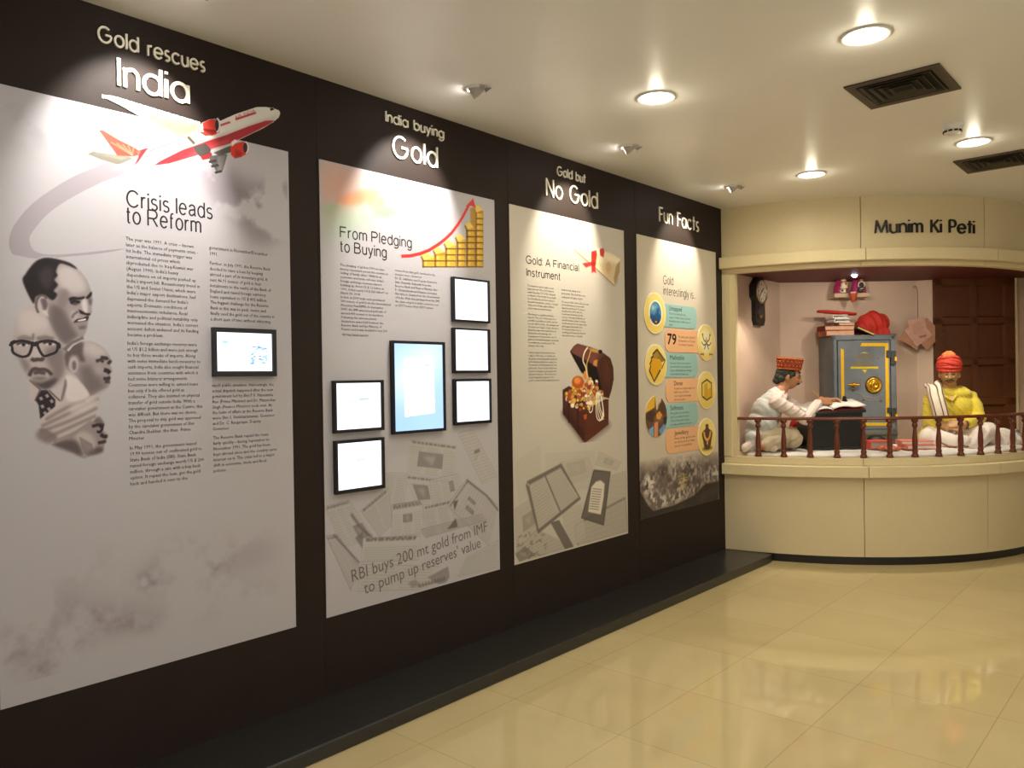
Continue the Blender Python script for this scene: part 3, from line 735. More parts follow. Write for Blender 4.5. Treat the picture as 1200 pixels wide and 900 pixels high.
I.build('airplane_print', B1, WALLM, D3, thr=0.45, label='white airplane with red belly, tail and engines, cut out past the board edge')
m_redink = mat('red_ink', (186, 38, 44), 0.45)
wall_line('airline_lettering', 'AIR INDIA', qa((890, 190)), qa((1005, 150)), 0.014, m_redink, B1, off=D4 + 0.00005)
# portraits
def portrait_canvas(lo, hi): return Ink(lo[0], hi[0], lo[1], hi[1], 0.0030, PAPER)
qb = zm(0, 295, 7.2); qc = zm(0, 400, 6.4286)
SK, SKD, SKL, HAIR = (156, 144, 144), (100, 88, 90), (196, 185, 183), (30, 22, 26)
_a, _b = qc((10, 900)), qb((840, 30))
FACES = Ink(_a[0], _b[0] + .09, _a[1] - .03, _b[1] + .06, 0.0017, PAPER); FACES.bs = 0.5
def start(k): FACES.cur = k; return FACES
# right-facing bald man, middle right
I = start(1); Pm = lambda pts, col, a=1.0, bl=0.002, sm=True: I.poly(qc(*pts), col, a, bl, sm)
Pm([(480, 130), (510, 60), (560, 20), (620, 0), (700, 5), (780, 50), (822, 110), (836, 150), (830, 180), (842, 222), (828, 240), (832, 268), (824, 285), (828, 305), (812, 340), (775, 362), (720, 388), (678, 412), (645, 360), (570, 260), (500, 210)], SK, 1, 0.005)
Pm([(600, 10), (700, 6), (790, 60), (800, 110), (700, 120), (620, 70)], SKL, 0.8, 0.02)
Pm([(482, 120), (510, 55), (570, 15), (625, 10), (620, 90), (640, 150), (600, 150), (580, 110), (530, 110), (505, 190)], (92, 78, 80), 0.9, 0.008)
Pm([(600, 200), (660, 180), (740, 230), (760, 300), (800, 330), (720, 385), (670, 400), (620, 320)], SKD, 0.7, 0.02)
Pm([(700, 190), (760, 200), (770, 240), (720, 260)], SKL, 0.45, 0.015)
I.poly([qc((552 + 36 * math.cos(a), 178 + 62 * math.sin(a))) for a in np.linspace(0, 6.28, 24)], (186, 172, 172), 1, 0.003); I.poly([qc((556 + 16 * math.cos(a), 182 + 36 * math.sin(a))) for a in np.linspace(0, 6.28, 24)], (92, 78, 80), 0.8, 0.005)
I.line(qc((720, 150), (755, 140), (778, 156)), 0.012, (60, 48, 52), 0.9, 0.003); I.line(qc((755, 122), (800, 128), (806, 140)), 0.014, (48, 38, 42), 0.9, 0.003); I.line(qc((812, 150), (830, 165)), 0.018, (40, 32, 36), 0.9, 0.004)
I.line(qc((780, 215), (808, 222), (826, 240)), 0.016, (40, 32, 36), 0.95, 0.003); I.line(qc((775, 280), (800, 282), (828, 272)), 0.012, (50, 38, 42), 0.9, 0.003); I.line(qc((785, 300), (825, 298)), 0.018, (74, 58, 62), 0.9, 0.003)
# man with large glasses, facing front, with collar and tie
I = start(2); 
Pm([(215, 285), (300, 350), (380, 360), (480, 255), (560, 268), (625, 330), (672, 405), (640, 470), (560, 560), (400, 560), (300, 590), (285, 480), (240, 460), (212, 420)], (196, 182, 182), 1, 0.004, False)
Pm([(490, 260), (560, 275), (620, 335), (665, 400), (600, 440), (500, 440)], (216, 204, 202), 1, 0.006); Pm([(470, 440), (500, 330), (488, 280), (478, 330), (455, 440)], (120, 104, 110), 0.9, 0.004)
Pm([(262, 440), (306, 368), (350, 366), (415, 440), (412, 490), (340, 550), (300, 585), (288, 480)], (44, 34, 40), 1, 0.003, False)
for x, y in ((310, 480), (345, 400), (380, 440), (330, 530), (300, 420), (360, 500)): I.line(qc((x, y), (x + 14, y + 22)), 0.010, (190, 178, 180), 0.8, 0.002)
I.line(qc((222, 292), (300, 362), (262, 450)), 0.006, (90, 76, 80), 0.8, 0.002); I.line(qc((365, 368), (450, 450)), 0.006, (90, 76, 80), 0.8, 0.002)
Pb = lambda pts, col, a=1.0, bl=0.002, sm=True: I.poly(qb(*pts), col, a, bl, sm)
face = [qb((x, y)) for x, y in ((105, 720), (112, 640), (125, 560), (160, 510), (230, 462), (300, 455), (400, 520), (470, 620), (500, 760))] + [qc((x, y)) for x, y in ((485, 150), (478, 240), (430, 305), (370, 352), (295, 352), (222, 290), (212, 262), (160, 190), (130, 110), (95, 60))]
I.poly(face, (184, 170, 168), 1, 0.004)
Pb([(150, 530), (250, 480), (330, 520), (420, 620), (300, 680), (170, 680)], (206, 194, 192), 0.8, 0.02)
Pm([(340, 60), (470, 40), (480, 240), (370, 350), (300, 345), (390, 250), (350, 150)], (112, 98, 100), 0.75, 0.018)
Pm([(225, 285), (300, 310), (430, 280), (370, 350), (300, 352)], (70, 58, 62), 0.85, 0.01); Pm([(90, 60), (130, 120), (220, 270), (200, 180), (150, 110)], (140, 126, 126), 0.8, 0.012)
Pm([(160, 130), (210, 150), (225, 200), (190, 220)], (128, 114, 114), 0.6, 0.01); Pm([(235, 110), (255, 60), (280, 60), (320, 120), (280, 148), (240, 140)], (200, 188, 186), 0.8, 0.008)
I.line(qc((232, 130), (250, 142), (285, 136), (312, 140), (325, 122)), 0.014, (62, 50, 54), 0.9, 0.004)
I.line(qc((218, 262), (238, 218), (262, 206), (290, 212), (330, 212), (362, 226), (388, 255)), 0.012, (60, 48, 52), 0.85, 0.004, True); I.line(qc((250, 238), (290, 232), (340, 240)), 0.014, (80, 64, 68), 0.9, 0.004); Pm([(240, 275), (300, 262), (350, 275), (300, 300)], (96, 82, 84), 0.6, 0.008)
for cx, cy in ((175, 25), (375, 18)):
    Pm([(cx - 50, cy - 2), (cx, cy - 16), (cx + 45, cy), (cx, cy + 14)], (226, 216, 214), 0.9, 0.002); I.poly([qc((cx + 15 * math.cos(a), cy + 14 * math.sin(a))) for a in np.linspace(0, 6.28, 16)], (36, 28, 32), 1, 0.003)
    I.line(qc((cx - 52, cy - 2), (cx, cy - 20), (cx + 50, cy - 4)), 0.008, (50, 40, 44), 0.9, 0.003)
I.line(qb((150, 750), (200, 728), (265, 745)), 0.022, (120, 106, 106), 0.7, 0.006); I.line(qb((310, 745), (380, 730), (450, 745)), 0.022, (110, 96, 96), 0.7, 0.006); I.line(qb((278, 690), (276, 745)), 0.008, (110, 96, 98), 0.7, 0.004)
fr = (44, 34, 38)
I.line(qb((85, 800), (105, 768), (180, 752), (255, 768), (268, 790), (240, 868), (190, 886), (140, 872), (105, 845), (98, 800)), 0.009, fr, 1, 0.001, True); I.line(qb((312, 790), (325, 765), (400, 752), (470, 765), (484, 800), (470, 845), (420, 868), (370, 880), (340, 850), (312, 790)), 0.009, fr, 1, 0.001, True)
I.line(qb((260, 772), (288, 782), (318, 772)), 0.016, fr, 1, 0.001); I.line(qb((85, 800), (98, 770), (130, 756)), 0.013, fr, 1, 0.001); I.line(qb((482, 770), (496, 790), (490, 815)), 0.013, fr, 1, 0.001)
# turbaned man at the foot
I = start(3)
Pm([(372, 778), (480, 735), (600, 680), (690, 608), (742, 565), (772, 600), (782, 630), (770, 665), (795, 690), (818, 712), (800, 728), (802, 750), (788, 762), (778, 800), (770, 830), (722, 850), (678, 858), (630, 884), (560, 845), (460, 800)], (150, 136, 136), 1, 0.004, False)
Pm([(560, 700), (640, 680), (700, 720), (720, 800), (690, 850), (630, 870), (590, 800)], (196, 184, 182), 0.75, 0.014); Pm([(400, 778), (500, 745), (580, 760), (620, 860), (540, 835)], (84, 70, 74), 0.85, 0.012); Pm([(640, 860), (720, 800), (770, 800), (770, 832), (720, 850)], (70, 58, 60), 0.7, 0.01)
Pm([(700, 600), (745, 570), (778, 622), (740, 630)], (104, 90, 92), 0.7, 0.008); I.line(qc((690, 640), (740, 628), (782, 632)), 0.012, (48, 38, 42), 0.9, 0.003); I.line(qc((745, 640), (768, 650), (750, 684), (728, 676)), 0.010, (40, 30, 36), 0.9, 0.002, True); I.line(qc((755, 700), (780, 718), (805, 715)), 0.014, (44, 34, 38), 0.95, 0.003); I.line(qc((735, 765), (765, 760), (795, 752)), 0.012, (56, 44, 48), 0.9, 0.003)
for k in range(7): I.line(qc((600 + 14 * k, 720 + 8 * k), (620 + 12 * k, 800), (640 + 12 * k, 850)), 0.006, (112, 98, 100), 0.6, 0.003)
Pm([(268, 712), (290, 645), (325, 585), (420, 500), (510, 465), (620, 445), (705, 405), (755, 418), (745, 480), (718, 570), (640, 650), (560, 700), (480, 738), (375, 772), (310, 752)], (190, 176, 174), 1, 0.004)
Pm([(270, 712), (300, 660), (380, 680), (430, 720), (375, 770), (310, 750)], (122, 106, 108), 0.8, 0.012)
for a, b, c in (((310, 640), (520, 540), (740, 430)), ((300, 680), (520, 600), (730, 500)), ((330, 735), (520, 650), (720, 560)), ((400, 760), (560, 690), (690, 600)), ((340, 590), (500, 500), (640, 450)), ((300, 660), (360, 690), (420, 735))):
    I.line(qc(a, b, c), 0.012, (128, 112, 114), 0.65, 0.005, True)
Pm([(560, 460), (680, 430), (735, 440), (640, 520), (520, 540)], (214, 202, 198), 0.7, 0.015)
# laughing man with receding dark hair, top
I = start(4)
Pb([(190, 240), (200, 200), (240, 150), (300, 85), (380, 54), (480, 66), (590, 100), (680, 170), (735, 245), (768, 335), (782, 410), (770, 470), (774, 510), (748, 540), (742, 575), (738, 620), (722, 680), (700, 718), (640, 722), (560, 785), (500, 745), (440, 640), (400, 560), (300, 450), (228, 345)], SK, 1, 0.004, False)
Pb([(480, 150), (600, 130), (700, 230), (720, 330), (600, 350), (500, 280)], SKL, 0.85, 0.018)
Pb([(430, 450), (520, 470), (570, 560), (610, 640), (655, 715), (600, 750), (555, 785), (500, 742), (440, 640), (415, 540)], (104, 90, 92), 0.9, 0.016)
Pb([(500, 330), (560, 320), (580, 380), (540, 470), (480, 440)], (128, 112, 114), 0.8, 0.012); Pb([(600, 500), (660, 520), (640, 600), (600, 560)], (200, 188, 186), 0.6, 0.012)
Pb([(188, 240), (215, 190), (240, 150), (300, 82), (380, 52), (480, 64), (590, 98), (650, 148), (560, 112), (500, 102), (470, 165), (482, 200), (455, 240), (485, 280), (450, 330), (480, 360), (440, 410), (370, 366), (300, 380), (282, 440), (230, 350)], HAIR, 1, 0.005)
Pb([(330, 170), (430, 130), (450, 220), (400, 320), (340, 260)], (86, 74, 78), 0.5, 0.014)
I.poly([qb((352 + 54 * math.cos(a), 455 + 88 * math.sin(a))) for a in np.linspace(0, 6.28, 28)], (190, 176, 174), 1, 0.003); I.line([qb((352 + 50 * math.cos(a), 450 + 82 * math.sin(a))) for a in np.linspace(2.2, 5.6, 14)], 0.008, (90, 76, 80), 0.9, 0.003); Pb([(340, 400), (385, 400), (400, 460), (370, 500), (350, 450)], (88, 74, 78), 0.85, 0.006); Pb([(350, 500), (390, 500), (405, 550), (370, 530)], (206, 194, 192), 0.9, 0.004)
Pb([(578, 395), (610, 380), (660, 385), (712, 378), (700, 402), (640, 408), (590, 420)], (34, 26, 30), 1, 0.004); Pb([(722, 390), (748, 355), (770, 338), (768, 372), (740, 398)], (34, 26, 30), 1, 0.003)
Pb([(590, 425), (640, 412), (680, 420), (640, 452), (600, 445)], (80, 66, 70), 0.9, 0.004); I.line(qb((590, 430), (630, 418), (670, 428)), 0.010, (36, 28, 32), 0.9, 0.002); Pb([(745, 395), (768, 400), (765, 450), (748, 440)], (90, 76, 80), 0.8, 0.005)
Pb([(690, 410), (722, 405), (738, 500), (715, 515), (690, 480)], (214, 204, 200), 0.85, 0.006); Pb([(662, 490), (690, 500), (720, 518), (760, 520), (748, 540), (700, 530), (672, 520)], (40, 30, 34), 1, 0.003)
Pb([(618, 600), (645, 570), (690, 562), (742, 542), (734, 580), (700, 592), (650, 600)], (38, 28, 32), 1, 0.003); Pb([(655, 578), (720, 564), (715, 580), (660, 588)], (226, 216, 214), 1, 0.002); I.line(qb((630, 612), (680, 606), (730, 600)), 0.014, (150, 132, 132), 0.9, 0.004)
Pb([(660, 630), (720, 625), (715, 650), (670, 655)], (96, 82, 84), 0.75, 0.006); I.line(qb((605, 560), (618, 530), (655, 505)), 0.008, (96, 82, 84), 0.8, 0.004)
I.line(qb((560, 830), (600, 780), (650, 750), (690, 732)), 0.016, (222, 212, 208), 0.9, 0.003); I.line(qb((540, 830), (600, 770), (700, 724)), 0.012, (90, 76, 80), 0.8, 0.004)
FACES.build('portrait_print', B1, WALLM, D3, label='monochrome head of a bald man looking right, right of the group', only=1)
FACES.build('portrait_print', B1, WALLM, D3, label='monochrome head of a man with large square glasses, collar and tie', only=2)
FACES.build('portrait_print', B1, WALLM, D3, label='monochrome head of a bearded man in a pale turban, lowest of the group', only=3)
FACES.build('portrait_print', B1, WALLM, D3, label='monochrome head of a laughing man with receding dark hair, top of the group', only=4)
heading('Crisis leads', wp(147.5, 242), wp(249, 256.5), 0.062, m_ink, B1)
heading('to Reform', wp(147, 262), wp(235.5, 272), 0.062, m_ink, B1)
def para(parent, body, pa, pb, n, right_px, name='body_text', m=m_ink):
    """first baseline pixel pa, last baseline pixel pb (n lines), right edge pixel of the widest line"""
    a, b = wp(*pa), wp(*pb)
    pitch = (a[1] - b[1]) / (n - 1); wd = wp(*right_px)[0] - a[0]
    return wall_block(name, body, (a[0], a[1]), pitch, wd, m, parent)
T1a = """The year was 1991. A crisis – known
later as the balance of payments crisis -
hit India. The immediate trigger was
international oil prices which
skyrocketed due to Iraq-Kuwait war
(August 1990). India's heavy
dependence on oil imports pushed up
India's import bill. Recessionary trend in
the US and Soviet Union, which were
India's major export destinations, had
depressed the demand for India's
exports. Domestic conditions of
macroeconomic imbalance, fiscal
indiscipline and political instability only
worsened the situation. India's current
account deficit widened and its funding
became a problem."""
T1b = """India's foreign exchange reserves were
at US $1.2 billion and were just enough
to buy three weeks of imports. Along
with some immediate harsh measures to
curb imports, India also sought financial
assistance from countries with which it
had some bilateral arrangements.
Countries were willing to extend loans
but only if India offered gold as
collateral. They also insisted on physical
transfer of gold outside India. With a
caretaker government at the Centre, this
was difficult. But there was no choice.
The proposal to ship gold was approved
by the caretaker government of Shri
Chandra Shekhar, the then  Prime
Minister."""
T1c = """In May 1991, the government leased
19.99 tonnes out of confiscated gold to
State Bank of India (SBI). State Bank
raised foreign exchange worth US $ 200
million, through a sale with a buy back
option. It repaid the loan, got the gold
back and handed it over to the"""
para(B1, T1a, (146.8, 281.5), (148.5, 394), 17, (233.5, 336)); para(B1, T1b, (148.5, 404), (151, 516), 17, (236, 450)); para(B1, T1c, (151.2, 527), (152.3, 569), 7, (238.5, 545))
T1d = "government in November/December\n1991."
T1e = """Further, in July 1991, the Reserve Bank
decided to raise a loan by keeping
abroad a part of its monetary gold. It
sent 46.91 tonnes of gold in four
instalments to the vaults of the Bank of
England and raised foreign currency
loans equivalent to US $ 405 million.
The biggest challenge for the Reserve
Bank in this was to pack, insure and
finally send the gold out of the country in
a short span of time without attracting"""
T1f = """much public attention. Interestingly, the
actual dispatch happened after the new
government led by Shri P.V. Narasimha
Rao (Prime Minister) and Dr. Manmohan
Singh (Finance Minister) took over. At
the helm of affairs at the Reserve Bank
were Shri S. Venkitaramanan, Governor
and Dr. C. Rangarajan, Deputy
Governor."""
T1g = """The Reserve Bank repaid the loans
fairly quickly - during September to
November 1991. The gold has been
kept abroad since and the country earns
interest on it. The crisis led to a major
shift in economic, trade and fiscal
policies."""
para(B1, T1d, (244.6, 292), (244.7, 299), 2, (313, 298)); para(B1, T1e, (245, 310), (246.2, 375.5), 11, (320.7, 370)); para(B1, T1f, (247.8, 453.5), (248.8, 504.5), 9, (322.5, 480)); para(B1, T1g, (249, 515), (249.8, 553.6), 7, (324, 530))

# ---------------------------------------------------------------- board 2
B2 = board('white board with saffron and green wash, rising gold bars and six screens', 2.160, 3.359)
q4 = zm(350, 100, 4.092)
I = Ink(2.165, 3.355, 2.05, 2.568, 0.006, PAPER)
S2 = lambda pts, col, a, bl: I.poly(q4(*pts), col, a, bl, True)
nz = 0.55 + 0.45 * np.clip((fbm(I.h, I.w, 30, 5) - 0.3) * 3, 0, 1)
I.poly(q4((60, 330), (330, 400), (250, 560), (60, 620)), (226, 150, 116), 0.75, 0.07, False)
I.poly(q4((180, 550), (240, 520), (300, 500), (400, 500), (350, 555), (240, 580)), (222, 128, 74), 0.75, 0.012, True, nz); I.poly(q4((330, 540), (420, 540), (410, 575), (350, 590)), (224, 178, 80), 0.7, 0.014, True, nz)
I.poly(q4((95, 690), (130, 640), (230, 600), (330, 600), (345, 640), (280, 690), (190, 740), (95, 700)), (160, 196, 148), 0.7, 0.035, True, nz)
I.poly(q4((350, 600), (420, 575), (490, 612), (400, 640)), (112, 190, 110), 0.7, 0.014, True, nz); I.poly(q4((95, 590), (180, 570), (190, 600), (95, 620)), (150, 190, 140), 0.6, 0.012, True, nz)
I.build('tricolour_wash_print', B2, WALLM, D1, keep_all=False)
# gold bar columns
lo, hi = q4((575, 885)), q4((890, 560))
I = Ink(lo[0], hi[0], lo[1], hi[1] + 0.02, 0.003, PAPER)
G0, G1, G2, G3 = (214, 168, 60), (176, 128, 36), (236, 200, 104), (84, 54, 20)
def q4p(x, y): return q4((x, y))
for x0, x1, xt, top in ((590, 652, 600, 812), (648, 702, 655, 785), (700, 752, 705, 752), (754, 798, 755, 722), (800, 843, 785, 665), (843, 883, 830, 585)):
    I.poly(q4((x0, top + 26), (x0 - 6, top + 6), (x0 + 16, top - 10), (x1, top + 20), (x1, 871), (x0, 871)), G1, 1, 0.002)
    y = 870
    while y - 27 > top:
        I.poly(q4((x0 + 2, y), (x1 - 1, y), (x1 - 5, y - 24), (x0 + 6, y - 24)), G0, 1, 0.001); I.poly(q4((x0 + 6, y - 8), (x0 + 22, y - 8), (x0 + 22, y - 22), (x0 + 8, y - 22)), G2, 0.8, 0.004)
        I.line(q4((x0, y + 1), (x1, y + 1)), 0.006, G3, 0.85, 0.001); y -= 29
    I.poly(q4((x0 - 6, top + 4), (x0 + 16, top - 12), (x1 - 2, top + 14), (x0 + 6, top + 26)), G2, 0.95, 0.002); I.line(q4((x0 - 5, top + 8), (x0 + 6, top + 30), (x0 + 6, 870)), 0.010, G3, 0.8, 0.003)
I.poly(q4((820, 590), (846, 580), (850, 700), (822, 660)), G1, 0.8, 0.003)
I.build('gold_bar_print', B2, WALLM, D1, label='six rising stacks of printed gold bars')
arr = [(490, 820), (535, 818), (580, 808), (625, 790), (665, 765), (700, 738), (732, 707), (760, 670), (785, 630), (805, 592), (816, 570)]
c = q4(*arr); L, R = [], []
for i in range(len(c)):
    a, b2 = c[max(i - 1, 0)], c[min(i + 1, len(c) - 1)]; d = Vector((b2[0] - a[0], b2[1] - a[1])).normalized(); ww = 0.0085
    L.append((c[i][0] - d.y * ww, c[i][1] + d.x * ww)); R.append((c[i][0] + d.y * ww, c[i][1] - d.x * ww))
tip = q4((797, 582), (835, 542), (847, 588), (826, 578))
m_ar = mat('arrow_red_ink', (214, 44, 40), 0.45)
b = MB()
for i in range(len(c) - 1): b.prism([L[i], R[i], R[i + 1], L[i + 1]][::-1], D3 - 0.0001, D3, WALLM)
b.prism(tip, D3 - 0.0001, D3 + 0.00004, WALLM); b.build('arrow_print', m_ar, B2, label='red arrow curving up over the gold bars', weld=False)
heading('From Pledging', wp(397.7, 278), wp(482, 290.5), 0.052, m_ink, B2); heading('to Buying', wp(397.7, 294.5), wp(452.6, 302), 0.052, m_ink, B2)
T2a = """The pledging of gold in 1991 to raise
money resonated across the country as
'selling of family silver'. With fiscal,
economic and trade reforms, India's
foreign exchange reserves started
building up. From US $ 1.2 billion in
1991, it had nearly US $ 425 billion* on
March 30, 2018.
In fact, in 2009 India even purchased
200 tonnes of gold from the International
Monetary Fund(IMF). In September
2009, the IMF announced gold sale of
around 403 tonnes to its members.
Following the announcement,
discussions were held between the
Reserve Bank and the Ministry of
Finance and it was decided to buy 200"""
T2b = """tonnes from that gold. Involved in the
decision were Governor
Dr. D. Subbarao and Deputy Governor
Smt. Shyamala Gopinath from the
Reserve Bank and Finance Minister Shri
P. Chidambaram and Finance Secretary
Shri Ashok Chawla from the Government
of India. With this purchase from the IMF,
the share of gold in India's reserves rose
to 557.7 tonnes from 357.7 tonnes."""
para(B2, T2a, (398, 311.5), (400, 387), 17, (457, 352)); para(B2, T2b, (462.1, 318), (463, 359), 10, (514.8, 345))
wall_line('footnote_text', '*RBI Weekly Statistical Supplement', wp(400, 393.5), wp(431, 394.3), 0.012, m_inkg, B2)
# newspaper collage
def bil(q, u, v):
    (a, b, c, d) = q
    return tuple((1 - u) * (1 - v) * a[k] + u * (1 - v) * b[k] + u * v * c[k] + (1 - u) * v * d[k] for k in (0, 1))
def clipping(I, q, tint, rows, cols, ink, seed, head=1, pics=(), bd=0.5):
    r = random.Random(seed); tint = tuple(v * I.paper[0] / 228 for v in tint)
    I.poly(q, tint, 0.85, 0.001); I.line(list(q) + [q[0]], 0.003, ink, bd, 0.001)
    for c in range(cols):
        u0, u1 = c / cols + 0.03, (c + 1) / cols - 0.03
        for k in range(rows):
            v = (k + 1.2 + 1.6 * head) / (rows + 1.6 * head + 1)
            if any(p[0] <= (u0 + u1) / 2 <= p[2] and p[1] <= v <= p[3] for p in pics): continue
            I.line([bil(q, u0, v), bil(q, u1 - r.random() * 0.05, v)], 0.0035, ink, 0.25, 0.0015)
    for hgt in range(head):
        v = 0.05 + 0.06 * hgt; x = 0.05
        while x < 0.9:
            wd = 0.04 + r.random() * 0.08; I.line([bil(q, x, v), bil(q, min(x + wd, 0.95), v)], 0.011, ink, 0.75, 0.002); x += wd + 0.02
    for u0, v0, u1, v1 in pics:
        I.poly([bil(q, u0, v0), bil(q, u1, v0), bil(q, u1, v1), bil(q, u0, v1)], ink, 0.6, 0.001); I.poly([bil(q, u0 + (u1 - u0) * .2, v0 + (v1 - v0) * .3), bil(q, u0 + (u1 - u0) * .7, v0 + (v1 - v0) * .2), bil(q, u0 + (u1 - u0) * .6, v0 + (v1 - v0) * .9)], tint, 0.5, 0.006)
q6 = zm(370, 500, 3.913)
I = Ink(2.165, 3.355, 0.44, 1.32, 0.0035, PAPER)
NI = (112, 104, 105)
def clp(pts, tint, rows, cols, seed, head=1, pics=(), bd=0.4, ink=NI): clipping(I, q6(*pts), tint, rows, cols, ink, seed, head, pics, bd)
clp([(430, 60), (650, 90), (640, 240), (410, 215)], (226, 220, 216), 12, 3, 1, 1, ((.2, .3, .7, .75),), 0.15)
clp([(650, 30), (720, 10), (835, 235), (760, 262)], (224, 218, 214), 16, 2, 2, 0, (), 0.3)
clp([(320, 210), (420, 215), (400, 400), (290, 330)], (222, 216, 214), 14, 2, 3, 0, (), 0.3)
clp([(150, 395), (255, 300), (350, 420), (290, 510), (240, 500)], (220, 213, 211), 12, 2, 4, 1) if False else clp([(205, 385), (330, 280), (350, 450), (290, 505)], (220, 213, 211), 12, 2, 4, 1)
clp([(40, 365), (150, 335), (260, 505), (120, 560)], (222, 216, 213), 14, 3, 5, 1, ((.6, .6, .95, .95),), 0.3)
clp([(45, 500), (95, 495), (205, 655), (160, 752), (50, 650)][:2] + [(205, 655), (160, 752)], (218, 210, 208), 18, 3, 6, 1, (), 0.6)
clp([(405, 220), (600, 245), (590, 400), (490, 430)], (224, 218, 215), 12, 2, 7, 1, ((.1, .2, .5, .55),), 0.2)
clp([(520, 245), (655, 215), (680, 330), (540, 375)], (224, 219, 216), 10, 3, 8, 0, ((.6, .2, .75, .6),), 0.4)
clp([(490, 370), (660, 330), (690, 430), (500, 470)], (223, 217, 214), 10, 3, 9, 1, (), 0.3)
clp([(600, 360), (690, 240), (836, 360), (790, 545), (700, 600)][:4], (219, 212, 210), 12, 3, 10, 1, ((.3, .3, .42, .5), (.55, .25, .65, .45)), 0.5)
clp([(690, 600), (835, 520), (835, 650), (640, 690)], (224, 218, 215), 9, 1, 11, 0, (), 0.3)
clp([(215, 510), (480, 500), (470, 610), (205, 620)], (226, 220, 217), 6, 1, 12, 2, (), 0.5)
clp([(345, 360), (490, 335), (492, 490), (347, 505)], (226, 221, 218), 9, 3, 13, 2, ((.35, .35, .65, .6),), 0.6)
clp([(480, 470), (760, 400), (780, 430), (500, 510)], (206, 198, 197), 3, 4, 14, 0, (), 0.4)
clp([(205, 630), (560, 640), (520, 745), (190, 755)], (226, 220, 217), 7, 2, 15, 0, (), 0.4)
I.poly(q6((510, 690), (605, 640), (612, 690), (580, 735)), (130, 120, 120), 0.7, 0.002); I.poly(q6((420, 715), (455, 700), (480, 725), (440, 740)), (140, 130, 130), 0.7, 0.004)
for k in range(9): I.poly(q6((465 + 14 * k, 735 - 4 * k), (475 + 14 * k, 715 - 4 * k), (484 + 14 * k, 738 - 4 * k)), (110, 100, 100), 0.7, 0.002)
I.poly(q6((178, 510), (215, 480), (212, 560)), (120, 110, 110), 0.75, 0.002); I.poly(q6((628, 345), (652, 335), (635, 385)), (90, 82, 82), 0.8, 0.002); I.poly(q6((600, 470), (640, 420), (650, 460)), (96, 88, 88), 0.8, 0.002)
I.line(q6((690, 245), (780, 315), (836, 385)), 0.012, (110, 100, 100), 0.8, 0.003); I.line(q6((160, 400), (210, 470), (255, 505)), 0.014, (112, 102, 102), 0.75, 0.003); I.line(q6((80, 495), (140, 560), (198, 625)), 0.010, (112, 102, 102), 0.75, 0.002)
I.line(q6((725, 118), (750, 108)), 0.02, (120, 112, 112), .8, .002); I.line(q6((725, 155), (745, 125)), 0.006, (150, 142, 140), .6, .002)
I.build('newspaper_collage_print', B2, WALLM, D1, thr=0.02)
m_hd = mat('faded_headline_ink', (112, 102, 103), 0.5, spec=0.3)
wall_line('headline_text', 'RBI buys 200 mt gold from IMF', q6((165, 712)), q6((785, 478)), 0.062, m_hd, B2)
wall_line('headline_text', "to pump up reserves' value", q6((222, 768)), q6((755, 552)), 0.062, m_hd, B2)

# ---------------------------------------------------------------- board 3
PAPER3 = (196, 187, 174)
m_paper3 = mat('poster_paper_warm', PAPER3, 0.42, spec=0.3)
B3 = board('cream-white board with ribboned scroll, open treasure chest and faded certificates', 3.488, 4.705, m=m_paper3)
q7 = zm(580, 170, 3.9125); q8 = zm(640, 390, 6.43); q9 = zm(590, 390, 3.1)
lo, hi = q7((330, 700)), q7((595, 440))
I = Ink(lo[0], hi[0], lo[1], hi[1], 0.003, PAPER3)
S3 = lambda pts, col, a=1.0, bl=0.002, sm=False: I.poly(q7(*pts), col, a, bl, sm)
S3([(357, 482), (460, 570), (548, 650), (566, 610), (470, 540)], (120, 104, 84), 0.5, 0.014)
S3([(357, 478), (410, 455), (480, 478), (540, 500), (574, 525), (570, 575), (548, 645), (500, 600), (440, 545)], (226, 208, 172)); S3([(470, 540), (550, 545), (565, 590), (546, 640), (500, 600)], (205, 182, 142), 0.8, 0.01)
S3([(556, 545), (572, 528), (570, 580), (548, 645), (543, 610)], (166, 138, 96)); S3([(400, 458), (480, 478), (574, 525), (560, 545), (470, 505)], (240, 226, 196), 0.9, 0.006)
I.line(q7((360, 480), (450, 555), (546, 645)), 0.006, (120, 92, 60), 0.8, 0.002)
I.poly([q7((518 + 13 * math.cos(a), 562 + 26 * math.sin(a))) for a in np.linspace(0, 6.28, 20)], (206, 170, 120), 0.9, 0.003)
S3([(440, 488), (462, 482), (466, 500), (458, 560), (462, 588), (450, 580), (442, 588), (440, 540)], (204, 40, 34)); S3([(478, 478), (494, 472), (500, 485), (496, 516), (480, 506)], (196, 38, 34)); S3([(398, 543), (440, 536), (442, 552), (415, 562)], (214, 52, 44)); S3([(440, 530), (462, 540), (455, 560), (440, 552)], (160, 24, 24))
I.build('scroll_print', B3, WALLM, D2, thr=0.1, label='rolled parchment tied with a red ribbon')
heading('Gold: A Financial', wp(615.8, 308.8), wp(677.9, 317.5), 0.046, m_ink, B3); heading('Instrument', wp(616.3, 323.4), wp(656.2, 328.2), 0.046, m_ink, B3)
T3a = "The demand of gold in India is much\nhigher (around 18% in 2017) than its\nsupply (less than 1.1% of the total gold\nproduction of the world). Precious gifts,\nage-old cultural bonds have made it a\nfavourable investment, security, as a liquid\nsafety net and hedge against inflation\nand to retain uncounted money."
T3b = "The demand is satisfied mainly by\nimports. The cost of these imports is\npartially responsible for India's current\naccount deficit (CAD). The management\nof demand and supply of gold, therefore\nalways has important implications for\nfiscal policy and exchange rate\nmanagement. In recent times, use of\ngold as a financial instrument, seems like\nto mobilise the domestic gold. The\nattempts since long."
